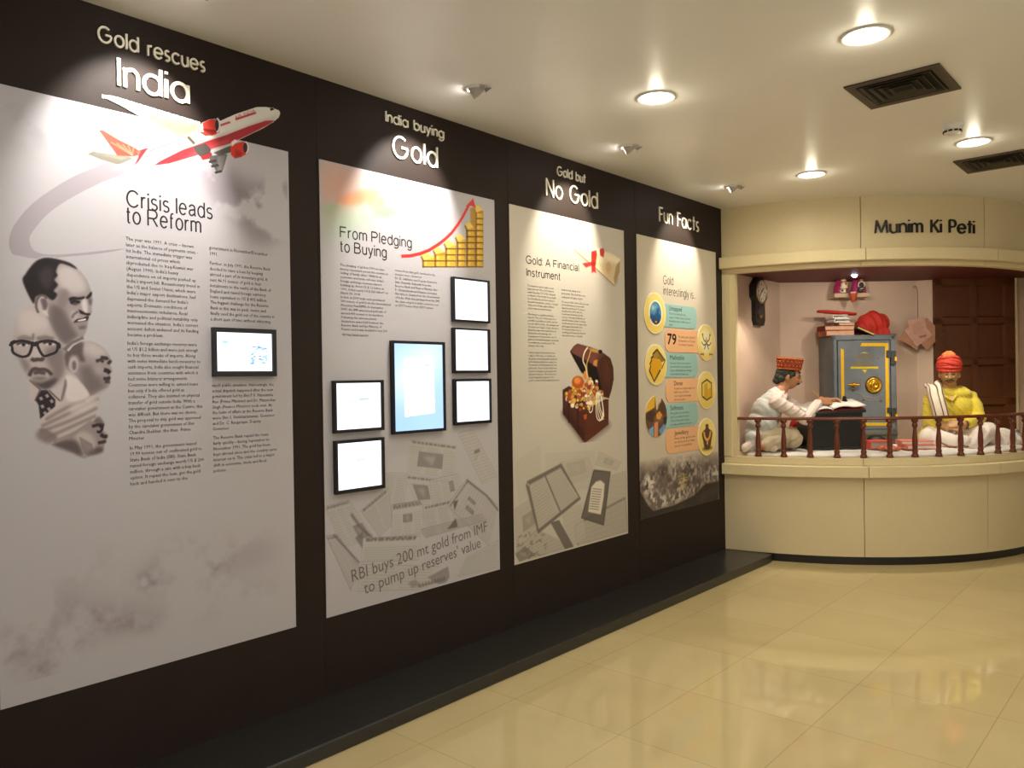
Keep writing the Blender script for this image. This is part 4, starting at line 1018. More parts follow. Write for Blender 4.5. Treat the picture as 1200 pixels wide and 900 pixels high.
T3c = "Gold as a financial instrument has its\norigins in 1962 when, to mobilise the\nidle gold reserves lying with households\nand institutions within the country, the\nGovernment of India launched the first\ngold bonds. These 15 year bonds were\nissued in exchange for gold, gold coins\nand gold ornaments. The bonds were\nissued along with an appeal to the\npublic to deliver their hoarded gold and to"
T3d = "promote new savings in the\ngovernment. The bonds then were\nredeemed in 30 grams of gold."
T3e = "The success of this scheme influences many\npolicy interventions to wean people\naway from physical gold. The steps to\nthis phase was in 2015 when the\nGovernment of India launched the\nschemes - Sovereign Gold Bonds and\nGold Monetisation Scheme. Sovereign\nGold Bonds aimed to encourage buying\ngold in paper form and the Gold\nMonetisation Scheme aimed at\nmobilising gold deposits. At this point\nthey with interest are collectible."
para(B3, T3a, (617.6, 335.5), (618, 362), 8, (653, 350)); para(B3, T3b, (618, 369), (618.5, 406), 11, (654.5, 390)); para(B3, T3c, (618.6, 414), (619, 447), 10, (655, 430))
para(B3, T3d, (657.4, 340.5), (657.5, 349), 3, (685.5, 345)); para(B3, T3e, (657.6, 354.5), (658, 394), 12, (689.5, 375))
# treasure chest
lo, hi = q8((90, 850)), q8((530, 70))
I = Ink(lo[0], hi[0], lo[1], hi[1], 0.003, PAPER3)
K = lambda pts, col, a=1.0, bl=0.0015, sm=False: I.poly(q8(*pts), col, a, bl, sm)
K([(100, 600), (280, 850), (300, 850), (490, 700), (470, 660), (290, 800), (120, 590)], (90, 70, 60), 0.6, 0.018)
K([(175, 140), (205, 100), (232, 82), (262, 90), (330, 110), (400, 135), (440, 160), (480, 190), (502, 260), (506, 350), (490, 430), (470, 495), (420, 480), (330, 350), (262, 300), (215, 215)], (96, 54, 44))
K([(178, 145), (250, 185), (380, 260), (420, 440), (400, 470), (330, 330), (262, 295), (215, 215)], (22, 14, 12), 1, 0.002)
K([(385, 265), (400, 200), (440, 168), (480, 195), (502, 265), (505, 350), (488, 430), (468, 492), (430, 480), (410, 400)], (72, 38, 26), 1, 0.003); K([(430, 200), (470, 210), (490, 300), (470, 420), (430, 380)], (94, 52, 34), 0.6, 0.014)
K([(205, 105), (235, 84), (330, 110), (420, 145), (385, 175), (370, 240), (290, 200), (190, 150)], (118, 70, 62), 0.8, 0.006); K([(355, 210), (385, 200), (378, 255), (350, 245)], (216, 150, 70), 0.9, 0.003)
K([(120, 430), (170, 400), (240, 450), (330, 560), (440, 500), (468, 500), (466, 690), (288, 832), (230, 750), (122, 610)], (78, 38, 30))
K([(290, 600), (440, 520), (466, 510), (465, 690), (288, 830)], (92, 44, 32), 0.9, 0.003); K([(125, 560), (285, 750), (288, 830), (122, 612)], (58, 26, 22), 0.8, 0.01)
for x, y0, y1 in ((165, 470, 680), (235, 560, 760)): I.line(q8((x, y0), (x + 2, y1)), 0.012, (40, 18, 16), 0.9, 0.002)
K([(278, 620), (305, 612), (300, 650), (285, 655)], (196, 92, 40), 0.95, 0.002); K([(130, 435), (160, 410), (168, 470), (135, 470)], (60, 40, 36), 1, .003)
rg = random.Random(12)
for k in range(210):
    t = rg.random(); x = 150 + 270 * t; top = 330 if 200 < x < 380 else 400; y = rg.uniform(top + abs(x - 290) * 0.35, 470 + 110 * math.sin(max(0, min(1, (x - 140) / 260)) * PI) ** 0.7)
    cols = [(214, 150, 70), (240, 214, 150), (176, 84, 40), (252, 240, 210), (230, 180, 60), (150, 60, 40), (210, 160, 120)]
    r0 = rg.uniform(7, 17); I.poly([q8((x + r0 * math.cos(a), y + r0 * 1.2 * math.sin(a))) for a in np.linspace(0, 6.28, 9)], rg.choice(cols), 0.95, 0.001)
    if k % 3 == 0: I.line([q8((x + r0 * math.cos(a), y + r0 * 1.3 * math.sin(a))) for a in np.linspace(0, 4.5, 8)], 0.004, (84, 44, 26), 0.8, 0.001)
I.poly([q8((236 + 46 * math.cos(a), 372 + 48 * math.sin(a))) for a in np.linspace(0, 6.28, 24)], (182, 84, 36), 1, 0.002); I.poly([q8((232 + 26 * math.cos(a), 360 + 26 * math.sin(a))) for a in np.linspace(0, 6.28, 24)], (236, 150, 70), 0.9, 0.006)
I.poly([q8((292 + 16 * math.cos(a), 320 + 34 * math.sin(a))) for a in np.linspace(0, 6.28, 24)], (222, 140, 60), 1, 0.002)
for off in (0, 16, 34, 50): I.line(q8((375 + off * .4, 450), (372 + off * .6, 560), (380 + off, 640), (405 + off * .5, 660 - off * .3), (425 + off * .1, 600), (415, 500), (398, 450)), 0.009, (250, 240, 214), 0.95, 0.001, True)
I.line(q8((310, 110), (285, 150), (275, 210), (295, 260), (310, 340)), 0.012, (240, 226, 196), 0.95, 0.001, True); I.line(q8((335, 130), (320, 180), (302, 250), (318, 370)), 0.010, (222, 170, 80), 0.95, 0.001, True); K([(310, 115), (350, 118), (420, 140), (415, 158), (350, 145)], (200, 160, 80), .9, .003)
I.poly([q8((405 + 16 * math.cos(a), 143 + 16 * math.sin(a))) for a in np.linspace(0, 6.28, 14)], (30, 20, 18)); I.line(q8((320, 560), (325, 598), (342, 590), (350, 545)), 0.008, (252, 242, 216), 0.95, 0.001, True)
I.line(q8((432, 490), (470, 498)), 0.006, (210, 200, 180), 0.9)
I.build('treasure_chest_print', B3, WALLM, D2, thr=0.08, label='open brown chest heaped with gold jewellery')
# certificates
I = Ink(3.492, 4.70, 0.44, 1.26, 0.004, PAPER3)
CI = (112, 104, 95)
def cert(pts, tint, rows, cols, seed, pics=(), bd=0.5, ink=CI, border=0.0):
    q = q9(*pts); clipping(I, q, tint, rows, cols, ink, seed, 0, pics, bd)
    if border: I.line(list(q) + [q[0]], border, ink, 0.7, 0.002)
cert([(150, 440), (330, 425), (335, 560), (160, 600)], (220, 210, 194), 7, 2, 31, (), .15, (176, 166, 152))
cert([(40, 470), (130, 410), (140, 640), (60, 690)], (220, 210, 194), 9, 1, 32, (), .2, (172, 162, 148)); cert([(200, 470), (310, 450), (330, 520), (220, 560)], (212, 202, 188), 5, 1, 33, ((.2, .1, .8, .7),), .3, (170, 160, 146))
cert([(345, 430), (430, 470), (410, 500), (330, 480)], (214, 204, 188), 3, 1, 34, ((.3, .2, .7, .7),), .3, (160, 150, 136)); cert([(380, 520), (445, 500), (450, 740), (360, 690)], (208, 198, 184), 8, 1, 35, (), .3, (150, 140, 128))
cert([(255, 700), (440, 600), (452, 735), (270, 780)], (200, 190, 176), 5, 1, 36, (), .5, (128, 118, 108), 0.02); cert([(210, 650), (280, 620), (300, 740), (230, 790)], (214, 204, 190), 7, 1, 37, (), .3, (150, 140, 128))
cert([(38, 640), (120, 590), (135, 720), (45, 790)], (208, 198, 184), 6, 1, 38, ((.3, .3, .8, .7),), .4, (140, 130, 118))
cert([(40, 800), (120, 715), (250, 775), (60, 840)], (204, 194, 180), 7, 1, 39, ((0.0, 0.1, .35, .8),), .6); cert([(170, 690), (200, 680), (255, 780), (225, 790)], (120, 110, 102), 2, 1, 40, (), .5)
cert([(84, 548), (207, 482), (276, 600), (125, 722)], (208, 198, 184), 15, 2, 41, (), 1.0, (96, 86, 80), 0.03); I.line(q9((150, 520), (205, 650)), 0.012, (110, 100, 94), 0.9, 0.002)
cert([(327, 500), (386, 505), (362, 698), (282, 672)], (110, 100, 94), 2, 1, 42, (), 1.0, (84, 76, 70), 0.016)
I.poly(q9((318, 560), (335, 540), (352, 536), (366, 548), (362, 600), (352, 660), (306, 650)), (226, 216, 200), 0.95, 0.003)
for k in range(9): I.line(q9((322 - k * 1.5, 566 + 9 * k), (356 - k * 1.5, 570 + 9 * k)), 0.006, (110, 100, 92), 0.8, 0.001)
for k in range(30): x, y = rg.uniform(50, 150), rg.uniform(725, 815); I.line(q9((x, y), (x + rg.uniform(-16, 16), y + rg.uniform(-16, 16))), 0.008, (104, 94, 86), 0.6, 0.003)
I.build('certificate_collage_print', B3, WALLM, D1, thr=0.02)

# ---------------------------------------------------------------- board 4
q10 = zm(745, 320, 9.0); q11 = zm(745, 400, 6.0); q12 = zm(735, 400, 3.6)
PAPER4 = (200, 188, 170)
m_paper4 = mat('poster_paper_beige', PAPER4, 0.42, spec=0.3)
ZB = q12((300, 590))[1]
B4 = board('narrow-looking beige board with six round badges and teal and peach captions', 4.871, 6.088, z0=0.78, m=m_paper4)
# ragged breaking rock at the foot, running out onto the dark wall
I = Ink(4.871, 6.086, 0.50, 1.18, 0.0045, (44, 36, 34))
n1 = fbm(I.h, I.w, 26, 51, 5); n2 = fbm(I.h, I.w, 7, 52, 3)
gz = np.linspace(0, 1, I.h)[:, None]
I.rgb[:] = np.array(PAPER4)
body = [(48, 470), (120, 480), (200, 468), (280, 470), (384, 465), (384, 590), (330, 600), (280, 650), (200, 690), (110, 715), (85, 690), (50, 625)]
yy = [q12((x, y)) for x, y in body]
full = np.clip((q12((200, 478))[1] - (I.b0 + np.arange(I.h) * I.res))[:, None] / 0.12, 0, 1) * np.ones((1, I.w))
I.poly(yy, (112, 98, 92), 1.0, 0.004, False, full)
I.poly(yy, (66, 56, 54), 0.85, 0.02, False, full * np.clip((n1 - 0.45) * 4, 0, 1)); I.poly(yy, (200, 188, 172), 0.5, 0.004, False, full * np.clip((n2 - 0.60) * 5, 0, 1))
for pts, a in (([(60, 600), (110, 560), (130, 640), (220, 640), (320, 600), (240, 660), (110, 700)], 0.75), ([(180, 500), (280, 480), (300, 540), (250, 640), (200, 620)], 0.4), ([(70, 590), (110, 550), (100, 620)], .6), ([(320, 560), (384, 520), (384, 580), (330, 596)], .6)):
    I.poly(q12(*pts), (236, 226, 210), a, 0.02, True, np.clip((n2 - 0.40) * 5, 0, 1))
for k in range(14): x = 205 + rg.uniform(0, 40); y = 560 + k * 5; I.line(q12((x, y), (x + 16, y - 3)), 0.010, (214, 184, 110), 0.7, 0.003)
for k in range(60):
    x, y = rg.uniform(60, 370), rg.uniform(490, 640); I.line(q12((x, y), (x + rg.uniform(-26, 26), y + rg.uniform(4, 34))), 0.004, (220, 210, 196) if k % 2 else (70, 60, 56), 0.28, 0.003)
edge = [(50, 625), (85, 690), (110, 715), (200, 690), (280, 650), (330, 600), (384, 590), (384, 720), (50, 800)]
I.poly(q12(*edge), (50, 41, 38), 1.0, 0.003); I.poly(q12((90, 740), (200, 700), (320, 640), (384, 610), (384, 640), (300, 690), (160, 740), (60, 790)), (70, 60, 58), 0.8, 0.012, True, np.clip((n1 - .4) * 5, 0, 1))
I.build('breaking_wave_print', B4, WALLM, D1, thr=0.02, label='dark ragged rock and spray fading into the wall')
m_teal = mat('teal_caption', (150, 188, 182), 0.45); m_peach = mat('peach_caption', (230, 176, 130), 0.45); m_yel = mat('badge_yellow', (236, 210, 122), 0.45); m_rim = mat('badge_rim', (240, 232, 208), 0.45); m_shd = mat('caption_edge', (128, 122, 108), 0.5)
m_blk = mat('bold_black_ink', (18, 16, 18), 0.5)
def caption(corners, m, round_end, name):
    """corners TL TR BR BL on the wall; round_end 'R' or 'L'"""
    (tl, tr, br, bl) = corners
    zt = (tl[1] + tr[1]) / 2; zb = (bl[1] + br[1]) / 2; y0 = (tl[0] + bl[0]) / 2; y1 = (tr[0] + br[0]) / 2; r = (zt - zb) / 2
    def shape(dy, dz, g):
        a0, a1, b0, b1 = y0 - g + dy, y1 + g + dy, zb - g + dz, zt + g + dz; rr = (b1 - b0) * 0.36; P = []
        if round_end == 'R':
            P = [(a0, b0)] + [(a1 - rr + rr * math.cos(t), b0 + rr + rr * math.sin(t)) for t in np.linspace(-PI / 2, 0, 8)] + [(a1 - rr + rr * math.cos(t), b1 - rr + rr * math.sin(t)) for t in np.linspace(0, PI / 2, 8)] + [(a0, b1)]
        else:
            P = [(a1, b1)] + [(a0 + rr + rr * math.cos(t), b1 - rr + rr * math.sin(t)) for t in np.linspace(PI / 2, PI, 8)] + [(a0 + rr + rr * math.cos(t), b0 + rr + rr * math.sin(t)) for t in np.linspace(PI, 3 * PI / 2, 8)] + [(a1, b0)]
        return P
    o = MB().prism(shape(0, 0, 0), D1 - 0.001, D1 + 0.004, WALLM).build('caption_plate', m, B4, bevel=0.0, label=name)
    return (y0, y1, zb, zt)
caps = []
caps.append((caption([q10((290, 310)), q10((635, 375)), q10((635, 590)), q10((290, 565))], m_teal, 'R', 'teal caption beside the blue badge'), 'Untapped', 'There is so much gold in the\noceans. 20 million tonnes of gold are\ndissolved in every 1 million tonne of\nwater.', .05))
caps.append((caption([q10((300, 590)), q10((655, 612)), q10((655, 848)), q10((300, 825))], m_peach, 'L', 'peach caption with a large number'), '79', 'The atomic number of gold is 79.\nthis means there are 79 protons\nin the nucleus of every atom.', .05))
caps.append((caption([q11((200, 85)), q11((430, 85)), q11((430, 255)), q11((200, 250))], m_teal, 'R', 'teal caption beside the folded leaf badge'), 'Malleable', 'One ounce of gold can be stretched\nto over 50 miles. It can be beaten into\nsheets so thin that light shines through\na sheet of about 100 square feet.', .05))
caps.append((caption([q11((205, 265)), q11((440, 265)), q11((440, 425)), q11((205, 425))], m_peach, 'L', 'peach caption beside the ingot badge'), 'Dense', 'A cubic foot of gold weighs over\nhalf a tonne. A 14 inch\ncube of gold would weigh\nabout one tonne.', .26))
caps.append((caption([q11((200, 440)), q11((432, 430)), q11((432, 590)), q11((200, 605))], m_teal, 'R', 'teal caption beside the photograph badge'), 'Softness', 'Pure gold is so soft that it\ncan be moulded by hand.\nThis is why gold is mixed\nto make jewellery and coins.', .08))
caps.append((caption([q11((205, 615)), q11((440, 600)), q11((440, 775)), q11((205, 780))], m_peach, 'L', 'peach caption beside the necklace badge'), 'Jewellery', 'Most of the gold in the\nworld is used to make\npieces of jewellery.', .28))
for (y0, y1, zb, zt), h, body, ind in caps:
    H = zt - zb
    if h == '79':
        wall_line('caption_text', h, (y0 + 0.035, zt - H * .66), (y0 + 0.17, zt - H * .66), 0.085, m_blk, B4, off=D1 + .0043, bold=0.02)
        wall_block('caption_text', body, (y0 + 0.20, zt - H * .36), 0.030, (y1 - y0) * .52, m_inkg, B4, off=D1 + .0043)
    else:
        ya = y0 + 0.06 + ind * 0.25
        wall_line('caption_text', h, (ya, zt - H * .27), (ya + 0.022 * len(h) + 0.02, zt - H * .27), 0.036, m_blk, B4, off=D1 + .0043)
        wall_block('caption_text', body, (ya, zt - H * .45), 0.0285, min(0.33, y1 - 0.05 - ya), m_inkg, B4, off=D1 + .0043)
heading('Gold', q10((285, 112)), q10((392, 128)), 0.062, m_inkg, B4); heading('interestingly is...', q10((288, 220)), q10((628, 278)), 0.062, m_inkg, B4)
def badge(c, rz, name, paint, col=(236, 210, 122)):
    """round badge: centre (Y,Z), radius; painter draws in units of the radius"""
    I = Ink(c[0] - rz, c[0] + rz, c[1] - rz, c[1] + rz, 0.0035, (200, 180, 120))
    I.poly(ell(c, rz * .99, rz * .99, 48), (244, 236, 210), 1, 0.0005); I.poly(ell(c, rz * .95, rz * .95, 48), col, 1, 0.001)
    I.poly([(c[0] - rz, c[1] - rz), (c[0] + rz, c[1] - rz), (c[0] + rz, c[1] - rz * .2), (c[0] - rz, c[1] - rz * .2)], (222, 184, 72), 0.5, rz * 0.25, False, (I.al > 0.5).astype(float))
    paint(I, lambda *p: [(c[0] + x * rz, c[1] + y * rz) for x, y in p], rz)
    M = Matrix.Translation((0, c[0], c[1])); b = MB(); b.prism(ell((0, 0), rz, rz, 48), D1 - 0.001, D1 + 0.0065, M @ WALLM); d = b.build('badge', m_rim, B4, label=name)
    off = I.al.copy(); yy_, xx_ = np.mgrid[0:I.h, 0:I.w]; I.al = ((xx_ * I.res - rz) ** 2 + (yy_ * I.res - rz) ** 2 < (rz * .985) ** 2).astype(float)
    I.build('badge_picture', d, WALLM, D1 + 0.007, thr=0.5)
def pt_sea(I, P, r):
    I.poly(P(*ell((0.05, 0), .60, .62, 40)), (246, 240, 224), 1, .001); I.poly(P(*ell((0.05, 0), .53, .56, 40)), (74, 132, 168), 1, .001)
    mk = None
    I.poly(P((-.35, -.05), (-.1, -.1), (.1, .05), (.2, .25), (.4, .2), (.3, .05), (.5, -.1), (.45, -.3), (-.4, -.3), (-.45, -.1)), (36, 84, 130), 1, .004, True); I.poly(P(*ell((-.2, .25), .14, .12)), (210, 226, 226), .9, .012); I.poly(P(*ell((.05, .3), .12, .1)), (180, 208, 216), .7, .014)
    I.poly(P((-.4, -.3), (.5, -.3), (.35, -.46), (.0, -.55), (-.25, -.46)), (30, 70, 112), 1, .003); I.poly(P((-.2, -.42), (.05, -.32), (.3, -.42), (.05, -.54)), (90, 62, 40), 1, .003); I.poly(P((-.02, -.40), (.1, -.36), (.18, -.42), (.05, -.47)), (226, 172, 60), 1, .002)
def pt_atom(I, P, r):
    I.poly(P(*ell((0, .02), .66, .68, 40)), (244, 236, 204), .9, .02)
    for s in (-1, 1):
        I.line(P((s * .42, .42), (s * .30, .15), (0, -.02), (-s * .25, -.38)), .022 * r / .32, (84, 70, 40), 1, .001, True); I.line(P((s * .55, .02), (s * .3, -.15), (0, -.05)), .02 * r / .32, (84, 70, 40), 1, .001, True); I.poly(P(*ell((s * .42, .42), .07, .07, 10)), (84, 70, 40))
        I.line(P((s * .72, -.66), (s * .3, -.63), (s * .36, -.72)), .024 * r / .32, (120, 100, 50), 1, .001)
    I.poly(P((0, .32), (.12, .12), (0, -.02), (-.12, .12)), (222, 176, 60), 1, .002)
def pt_leaf(I, P, r):
    o = (70, 54, 30)
    I.poly(P((.1, .75), (.85, .2), (.25, .05), (-.2, .55)), (140, 110, 60)); I.line(P((.1, .75), (.85, .2), (.5, -.2)), .03 * r / .32, o)
    I.poly(P((-.3, .5), (.1, .72), (.3, .4), (-.4, .2)), (170, 130, 50)); I.poly(P((-.62, -.3), (-.45, .3), (.35, .28), (.62, -.05), (-.2, -.82)), (216, 160, 32)); I.line(P((-.62, -.3), (-.2, -.82), (.4, -.25)), .035 * r / .32, o)
    I.line(P((-.62, -.3), (-.5, -.05), (-.58, .02), (-.4, .22), (-.46, .3), (-.25, .42), (-.3, .5), (.1, .74)), .03 * r / .32, o)
def pt_cube(I, P, r):
    hx = P((-.5, -.32), (-.5, .36), (.05, .55), (.55, .36), (.55, -.38), (.0, -.52)); I.poly(hx, (236, 204, 104)); I.poly(P((-.28, -.36), (-.28, .28), (.1, .4), (.1, -.44)), (202, 160, 44)); I.poly(P((.1, .05), (.5, .12), (.5, -.38), (.1, -.42)), (220, 164, 34)); I.line(hx + [hx[0]], .032 * r / .32, (74, 58, 34))
def pt_photo(I, P, r):
    I.poly(P((-1, -1), (1, -1), (1, 1), (-1, 1)), (104, 76, 56)); I.poly(P((-1, 1), (-.1, 1), (-.15, .45), (-1, .2)), (226, 176, 50)); I.poly(P((-.1, 1), (.5, 1), (.4, .5), (0, .3)), (206, 186, 150)); I.poly(P(*ell((-.45, .02), .45, .26)), (72, 50, 42), 1, .004); I.poly(P(*ell((.55, .35), .4, .35)), (88, 62, 46), 1, .006); I.poly(P(*ell((.2, -.1), .5, .2)), (132, 96, 66), .8, .01)
    I.poly(P((.0, .1), (.3, .25), (.55, .05), (.3, -.18), (.0, -.1)), (224, 150, 60)); I.poly(P((-.2, -.3), (.15, -.25), (.1, -1), (-.25, -1)), (210, 138, 100)); I.poly(P((-.7, -.6), (-.3, -.45), (-.3, -1), (-.7, -1)), (120, 170, 200)); I.poly(P((.2, -.7), (.7, -.4), (1, -.6), (.5, -1)), (96, 150, 196)); I.poly(P((.6, -.1), (1, 0), (1, -.4), (.7, -.4)), (60, 42, 36))
def pt_neck(I, P, r):
    I.poly(P(*ell((.05, -.62), .6, .1)), (120, 96, 50), .9, .006); I.poly(P((-.12, .66), (.18, .66), (.2, .45), (.62, .22), (.5, -.2), (.32, -.62), (-.22, -.62), (-.4, -.2), (-.52, .22), (-.14, .45)), (84, 58, 50), 1, .003, True)
    I.line(P((-.32, .28), (-.2, -.02), (.05, -.16), (.3, -.02), (.42, .28)), .05 * r / .32, (226, 168, 66), 1, .001, True); I.poly(P((.05, -.18), (.13, -.32), (.05, -.46), (-.03, -.32)), (232, 176, 70))
def bad(q, c, top, bot, name, paint, **k):
    cc = q(c); rz = (q(top)[1] - q(bot)[1]) / 2; badge((cc[0], (q(top)[1] + q(bot)[1]) / 2), rz, name, paint, **k)
bad(q10, (192, 425), (192, 205), (192, 642), 'yellow badge with a blue sea scene', pt_sea); bad(q10, (733, 730), (733, 540), (733, 925), 'yellow badge with an atom-like emblem', pt_atom)
bad(q11, (135, 165), (135, 20), (135, 308), 'yellow badge with a folded gold leaf', pt_leaf); bad(q11, (490, 342), (490, 210), (490, 475), 'yellow badge with a gold cube', pt_cube)
bad(q11, (137, 528), (137, 384), (137, 672), 'badge with a picture of hands shaping gold', pt_photo); bad(q11, (492, 672), (492, 540), (492, 803), 'yellow badge with a necklace on a bust', pt_neck)

# ---------------------------------------------------------------- screens in black frames
m_frame = mat('black_frame', (16, 15, 17), 0.35, spec=0.5)
def photo_frame(label, ol, tl, br, sl, name='digital_photo_frame', dep=0.028, group=None, paint=None, strength=1.5, base=(236, 240, 250), z_mid=None):
    """ol: left outer edge (wall), tl/br: front corners, sl: screen TL and BR (front) in photo pixels"""
    y0 = wp(*ol)[0]; F0 = wp(tl[0], tl[1], dep); F1 = wp(br[0], br[1], dep)
    y1 = F1[0]; zt = F0[1]; zb = F1[1]
    a, c = wp(*sl[0], dep), wp(*sl[1], dep)
    t = thing('digital_photo_frame', label, 'picture frame', (0.0035, (y0 + y1) / 2, zb), 0, group)
    sy0, sz1, sy1, sz0 = max(a[0], y0 + .012), a[1], min(c[0], y1 - .012), c[1]
    b = MB()
    b.box((0.004, y0, zb), (dep, sy0, zt)).box((0.004, sy1, zb), (dep, y1, zt)).box((0.004, sy0, zb), (dep, sy1, sz0)).box((0.004, sy0, sz1), (dep, sy1, zt))
    b.build('frame', m_frame, t)
    I = Ink(sy0, sy1, sz0, sz1, 0.0045, base)
    I.al[:] = 1
    if paint: paint(I, lambda *p: [(sy0 + x * (sy1 - sy0), sz0 + y * (sz1 - sz0)) for x, y in p])
    I.build('screen', t, WALLM, dep - 0.006, screen_mat('screen_glow', strength), keep_all=True, label='glowing white screen')
    return t, (sy0, sy1, sz0, sz1), dep
def p_news(I, P):
    r = random.Random(3)
    I.line(P((.08, .83), (.22, .83)), .006, (190, 214, 246), .8); I.line(P((.1, .74), (.2, .74)), .014, (120, 170, 236), .8, .002)
    for k in range(9): x = .1 + .06 * k; I.line(P((x, .62), (x + .03, .62)), .006, (206, 220, 240), .8)
    for k in range(46):
        x, y = r.uniform(.53, .88), r.uniform(.18, .64); I.poly(P((x, y), (x + r.uniform(.02, .08), y), (x + r.uniform(.02, .07), y + .035), (x, y + .03)), r.choice([(40, 110, 230), (90, 150, 235), (120, 170, 240), (20, 80, 200)]), .85, .001)
def p_chart(col, cx, cy):
    def f(I, P):
        r = random.Random(int(cx * 97))
        for k in range(16): x, y = cx + r.uniform(-.12, .12), cy + r.uniform(-.1, .1); I.line(P((x, y), (x + .06, y)), .007, col, .55, .002)
        for k in range(3): I.line(P((.15, .86 - .05 * k), (.85, .86 - .05 * k)), .004, (222, 228, 236), .7, .001)
    return f
def p_letter(I, P):
    I.rgb[:] = (150, 180, 226); I.poly(P((0, .72), (.6, 1), (1, 1), (1, .8), (.4, .5), (0, .35)), (214, 226, 244), .8, .06); I.poly(P((0, 0), (.5, 0), (0, .3)), (120, 154, 210), .7, .06); I.poly(P((.7, 0), (1, 0), (1, .4)), (120, 154, 210), .5, .06)
    I.poly(P((.20, .16), (.82, .19), (.80, .84), (.20, .83)), (250, 252, 255), 1, .001); I.line(P((.6, .75), (.74, .755)), .012, (150, 180, 226), .9, .001)
    for k in range(9): I.line(P((.32, .62 - .045 * k), (.70, .625 - .045 * k)), .005, (206, 224, 240), .8, .001)
def p_text(I, P):
    for k in range(3):
        x = .08
        while x < .9: I.line(P((x, .80 - .07 * k), (x + .07, .80 - .07 * k)), .007, (196, 214, 238), .8, .001); x += .1
    I.line(P((.44, .6), (.62, .62)), .008, (120, 190, 226), .8, .002)
def p_table(I, P):
    I.line(P((.24, .62), (.44, .62)), .008, (150, 180, 170), .8, .001); I.line(P((.5, .64), (.74, .65)), .012, (140, 150, 150), .8, .002); I.line(P((.41, .6), (.42, .48)), .016, (150, 196, 160), .8, .002)
    for k in range(6): I.line(P((.25, .55 - .05 * k), (.42, .55 - .05 * k)), .004, (216, 222, 224), .8, .001)
t, S, dp = photo_frame('black framed screen on the airplane board, showing a newspaper page', (247.0, 412), (248.5, 383.2), (324.8, 440.8), ((254.2, 388.6), (320.2, 434.8)), paint=p_news)
wall_line('screen_text', 'INDIAN EXPRESS', (S[0] + .075, S[3] - .05), (S[0] + .20, S[3] - .05), 0.014, mat('screen_blue', (120, 160, 220), .5, emit=(150, 186, 236), estr=.9), t, off=dp - .0055)
GR = 'black framed screens on the gold bar board'
photo_frame('topmost of three small square screens at right of the gold bar board', (527.5, 350), (530.5, 323.8), (574.8, 379), ((532.7, 326.5), (572.5, 376.5)), group=GR, paint=p_chart((170, 214, 160), .4, .5))
photo_frame('middle of three small square screens at right of the gold bar board', (528.3, 410), (531.5, 383.8), (575.3, 437), ((533, 386), (572.5, 434)), group=GR, paint=p_chart((150, 200, 236), .7, .58))
photo_frame('lowest of three small square screens at right of the gold bar board', (529.5, 470), (532, 444.2), (576.6, 495.4), ((534.2, 447), (574.6, 492)), group=GR, paint=p_chart((190, 200, 196), .4, .5))
photo_frame('largest upright black framed screen showing a letter on blue', (456.5, 450), (459.5, 398.8), (523.2, 504.5), ((462, 402.3), (520.6, 501.5)), group=GR, paint=p_letter)
photo_frame('upper of two square screens at left of the gold bar board', (388.2, 476), (391.5, 446), (450.8, 503.8), ((393.8, 449.3), (447.4, 500.5)), group=GR, paint=p_table)
photo_frame('lower of two square screens at left of the gold bar board', (389.8, 546), (393, 517), (451.7, 571.8), ((395.2, 520.4), (448.4, 568)), group=GR, paint=p_text)

# ================================================================== RAISED LETTERING
m_let = mat('white_acrylic', (240, 232, 214), 0.35)
m_letb = mat('black_acrylic', (14, 13, 15), 0.3)
def raised_title(s, p0, p1, cap, wt, label, d=0.008):
    t = thing('raised_lettering', label, 'lettering', (0, p0[0], p0[1]), 0, None)
    lay, wid = layout(s); L = p1[0] - p0[0] - wt; sx = L / wid; ang = math.atan2(p1[1] - p0[1], p1[0] - p0[0])
    for ch, x, w0 in lay:
        M = Matrix.Translation((0.0006, p0[0] + wt / 2, p0[1])) @ WALLM @ Matrix.Rotation(0, 4, 'Z') @ Matrix.Translation((x * sx, 0, 0))
        letter_mb(ch, sx, cap, wt, M, d).build('letter', m_let, t)
def title_px(s, l, r, cap_px, wt, label):
    a, b = wp(*l), wp(*r); z = (a[1] + b[1]) / 2
    ca = wp(l[0], l[1] - cap_px)[1] - a[1]
    raised_title(s, (a[0], z), (b[0], z), ca, wt, label)
title_px('Gold rescues', (113.5, 51), (240, 82.5), 18, .0075, 'white raised letters reading Gold rescues, top left of the dark wall')
title_px('India', (136.5, 101.5), (221.5, 121), 32, .0135, 'large white raised letters reading India above the airplane')
title_px('India buying', (450.8, 143.8), (519.5, 161), 11.6, .007, 'white raised letters reading India buying')
title_px('Gold', (459, 185.3), (512.3, 195), 25.0, .0115, 'large white raised letters reading Gold, alone below India buying')
title_px('Gold but', (652, 205.8), (685.5, 214.2), 10.2, .007, 'white raised letters reading Gold but')
title_px('No Gold', (639, 229.5), (699.8, 244.6), 20.3, .0105, 'large white raised letters reading No Gold')
title_px('Fun Facts', (771.8, 259.5), (818.3, 271.5), 17.0, .0105, 'white raised letters reading Fun Facts above the badge board')
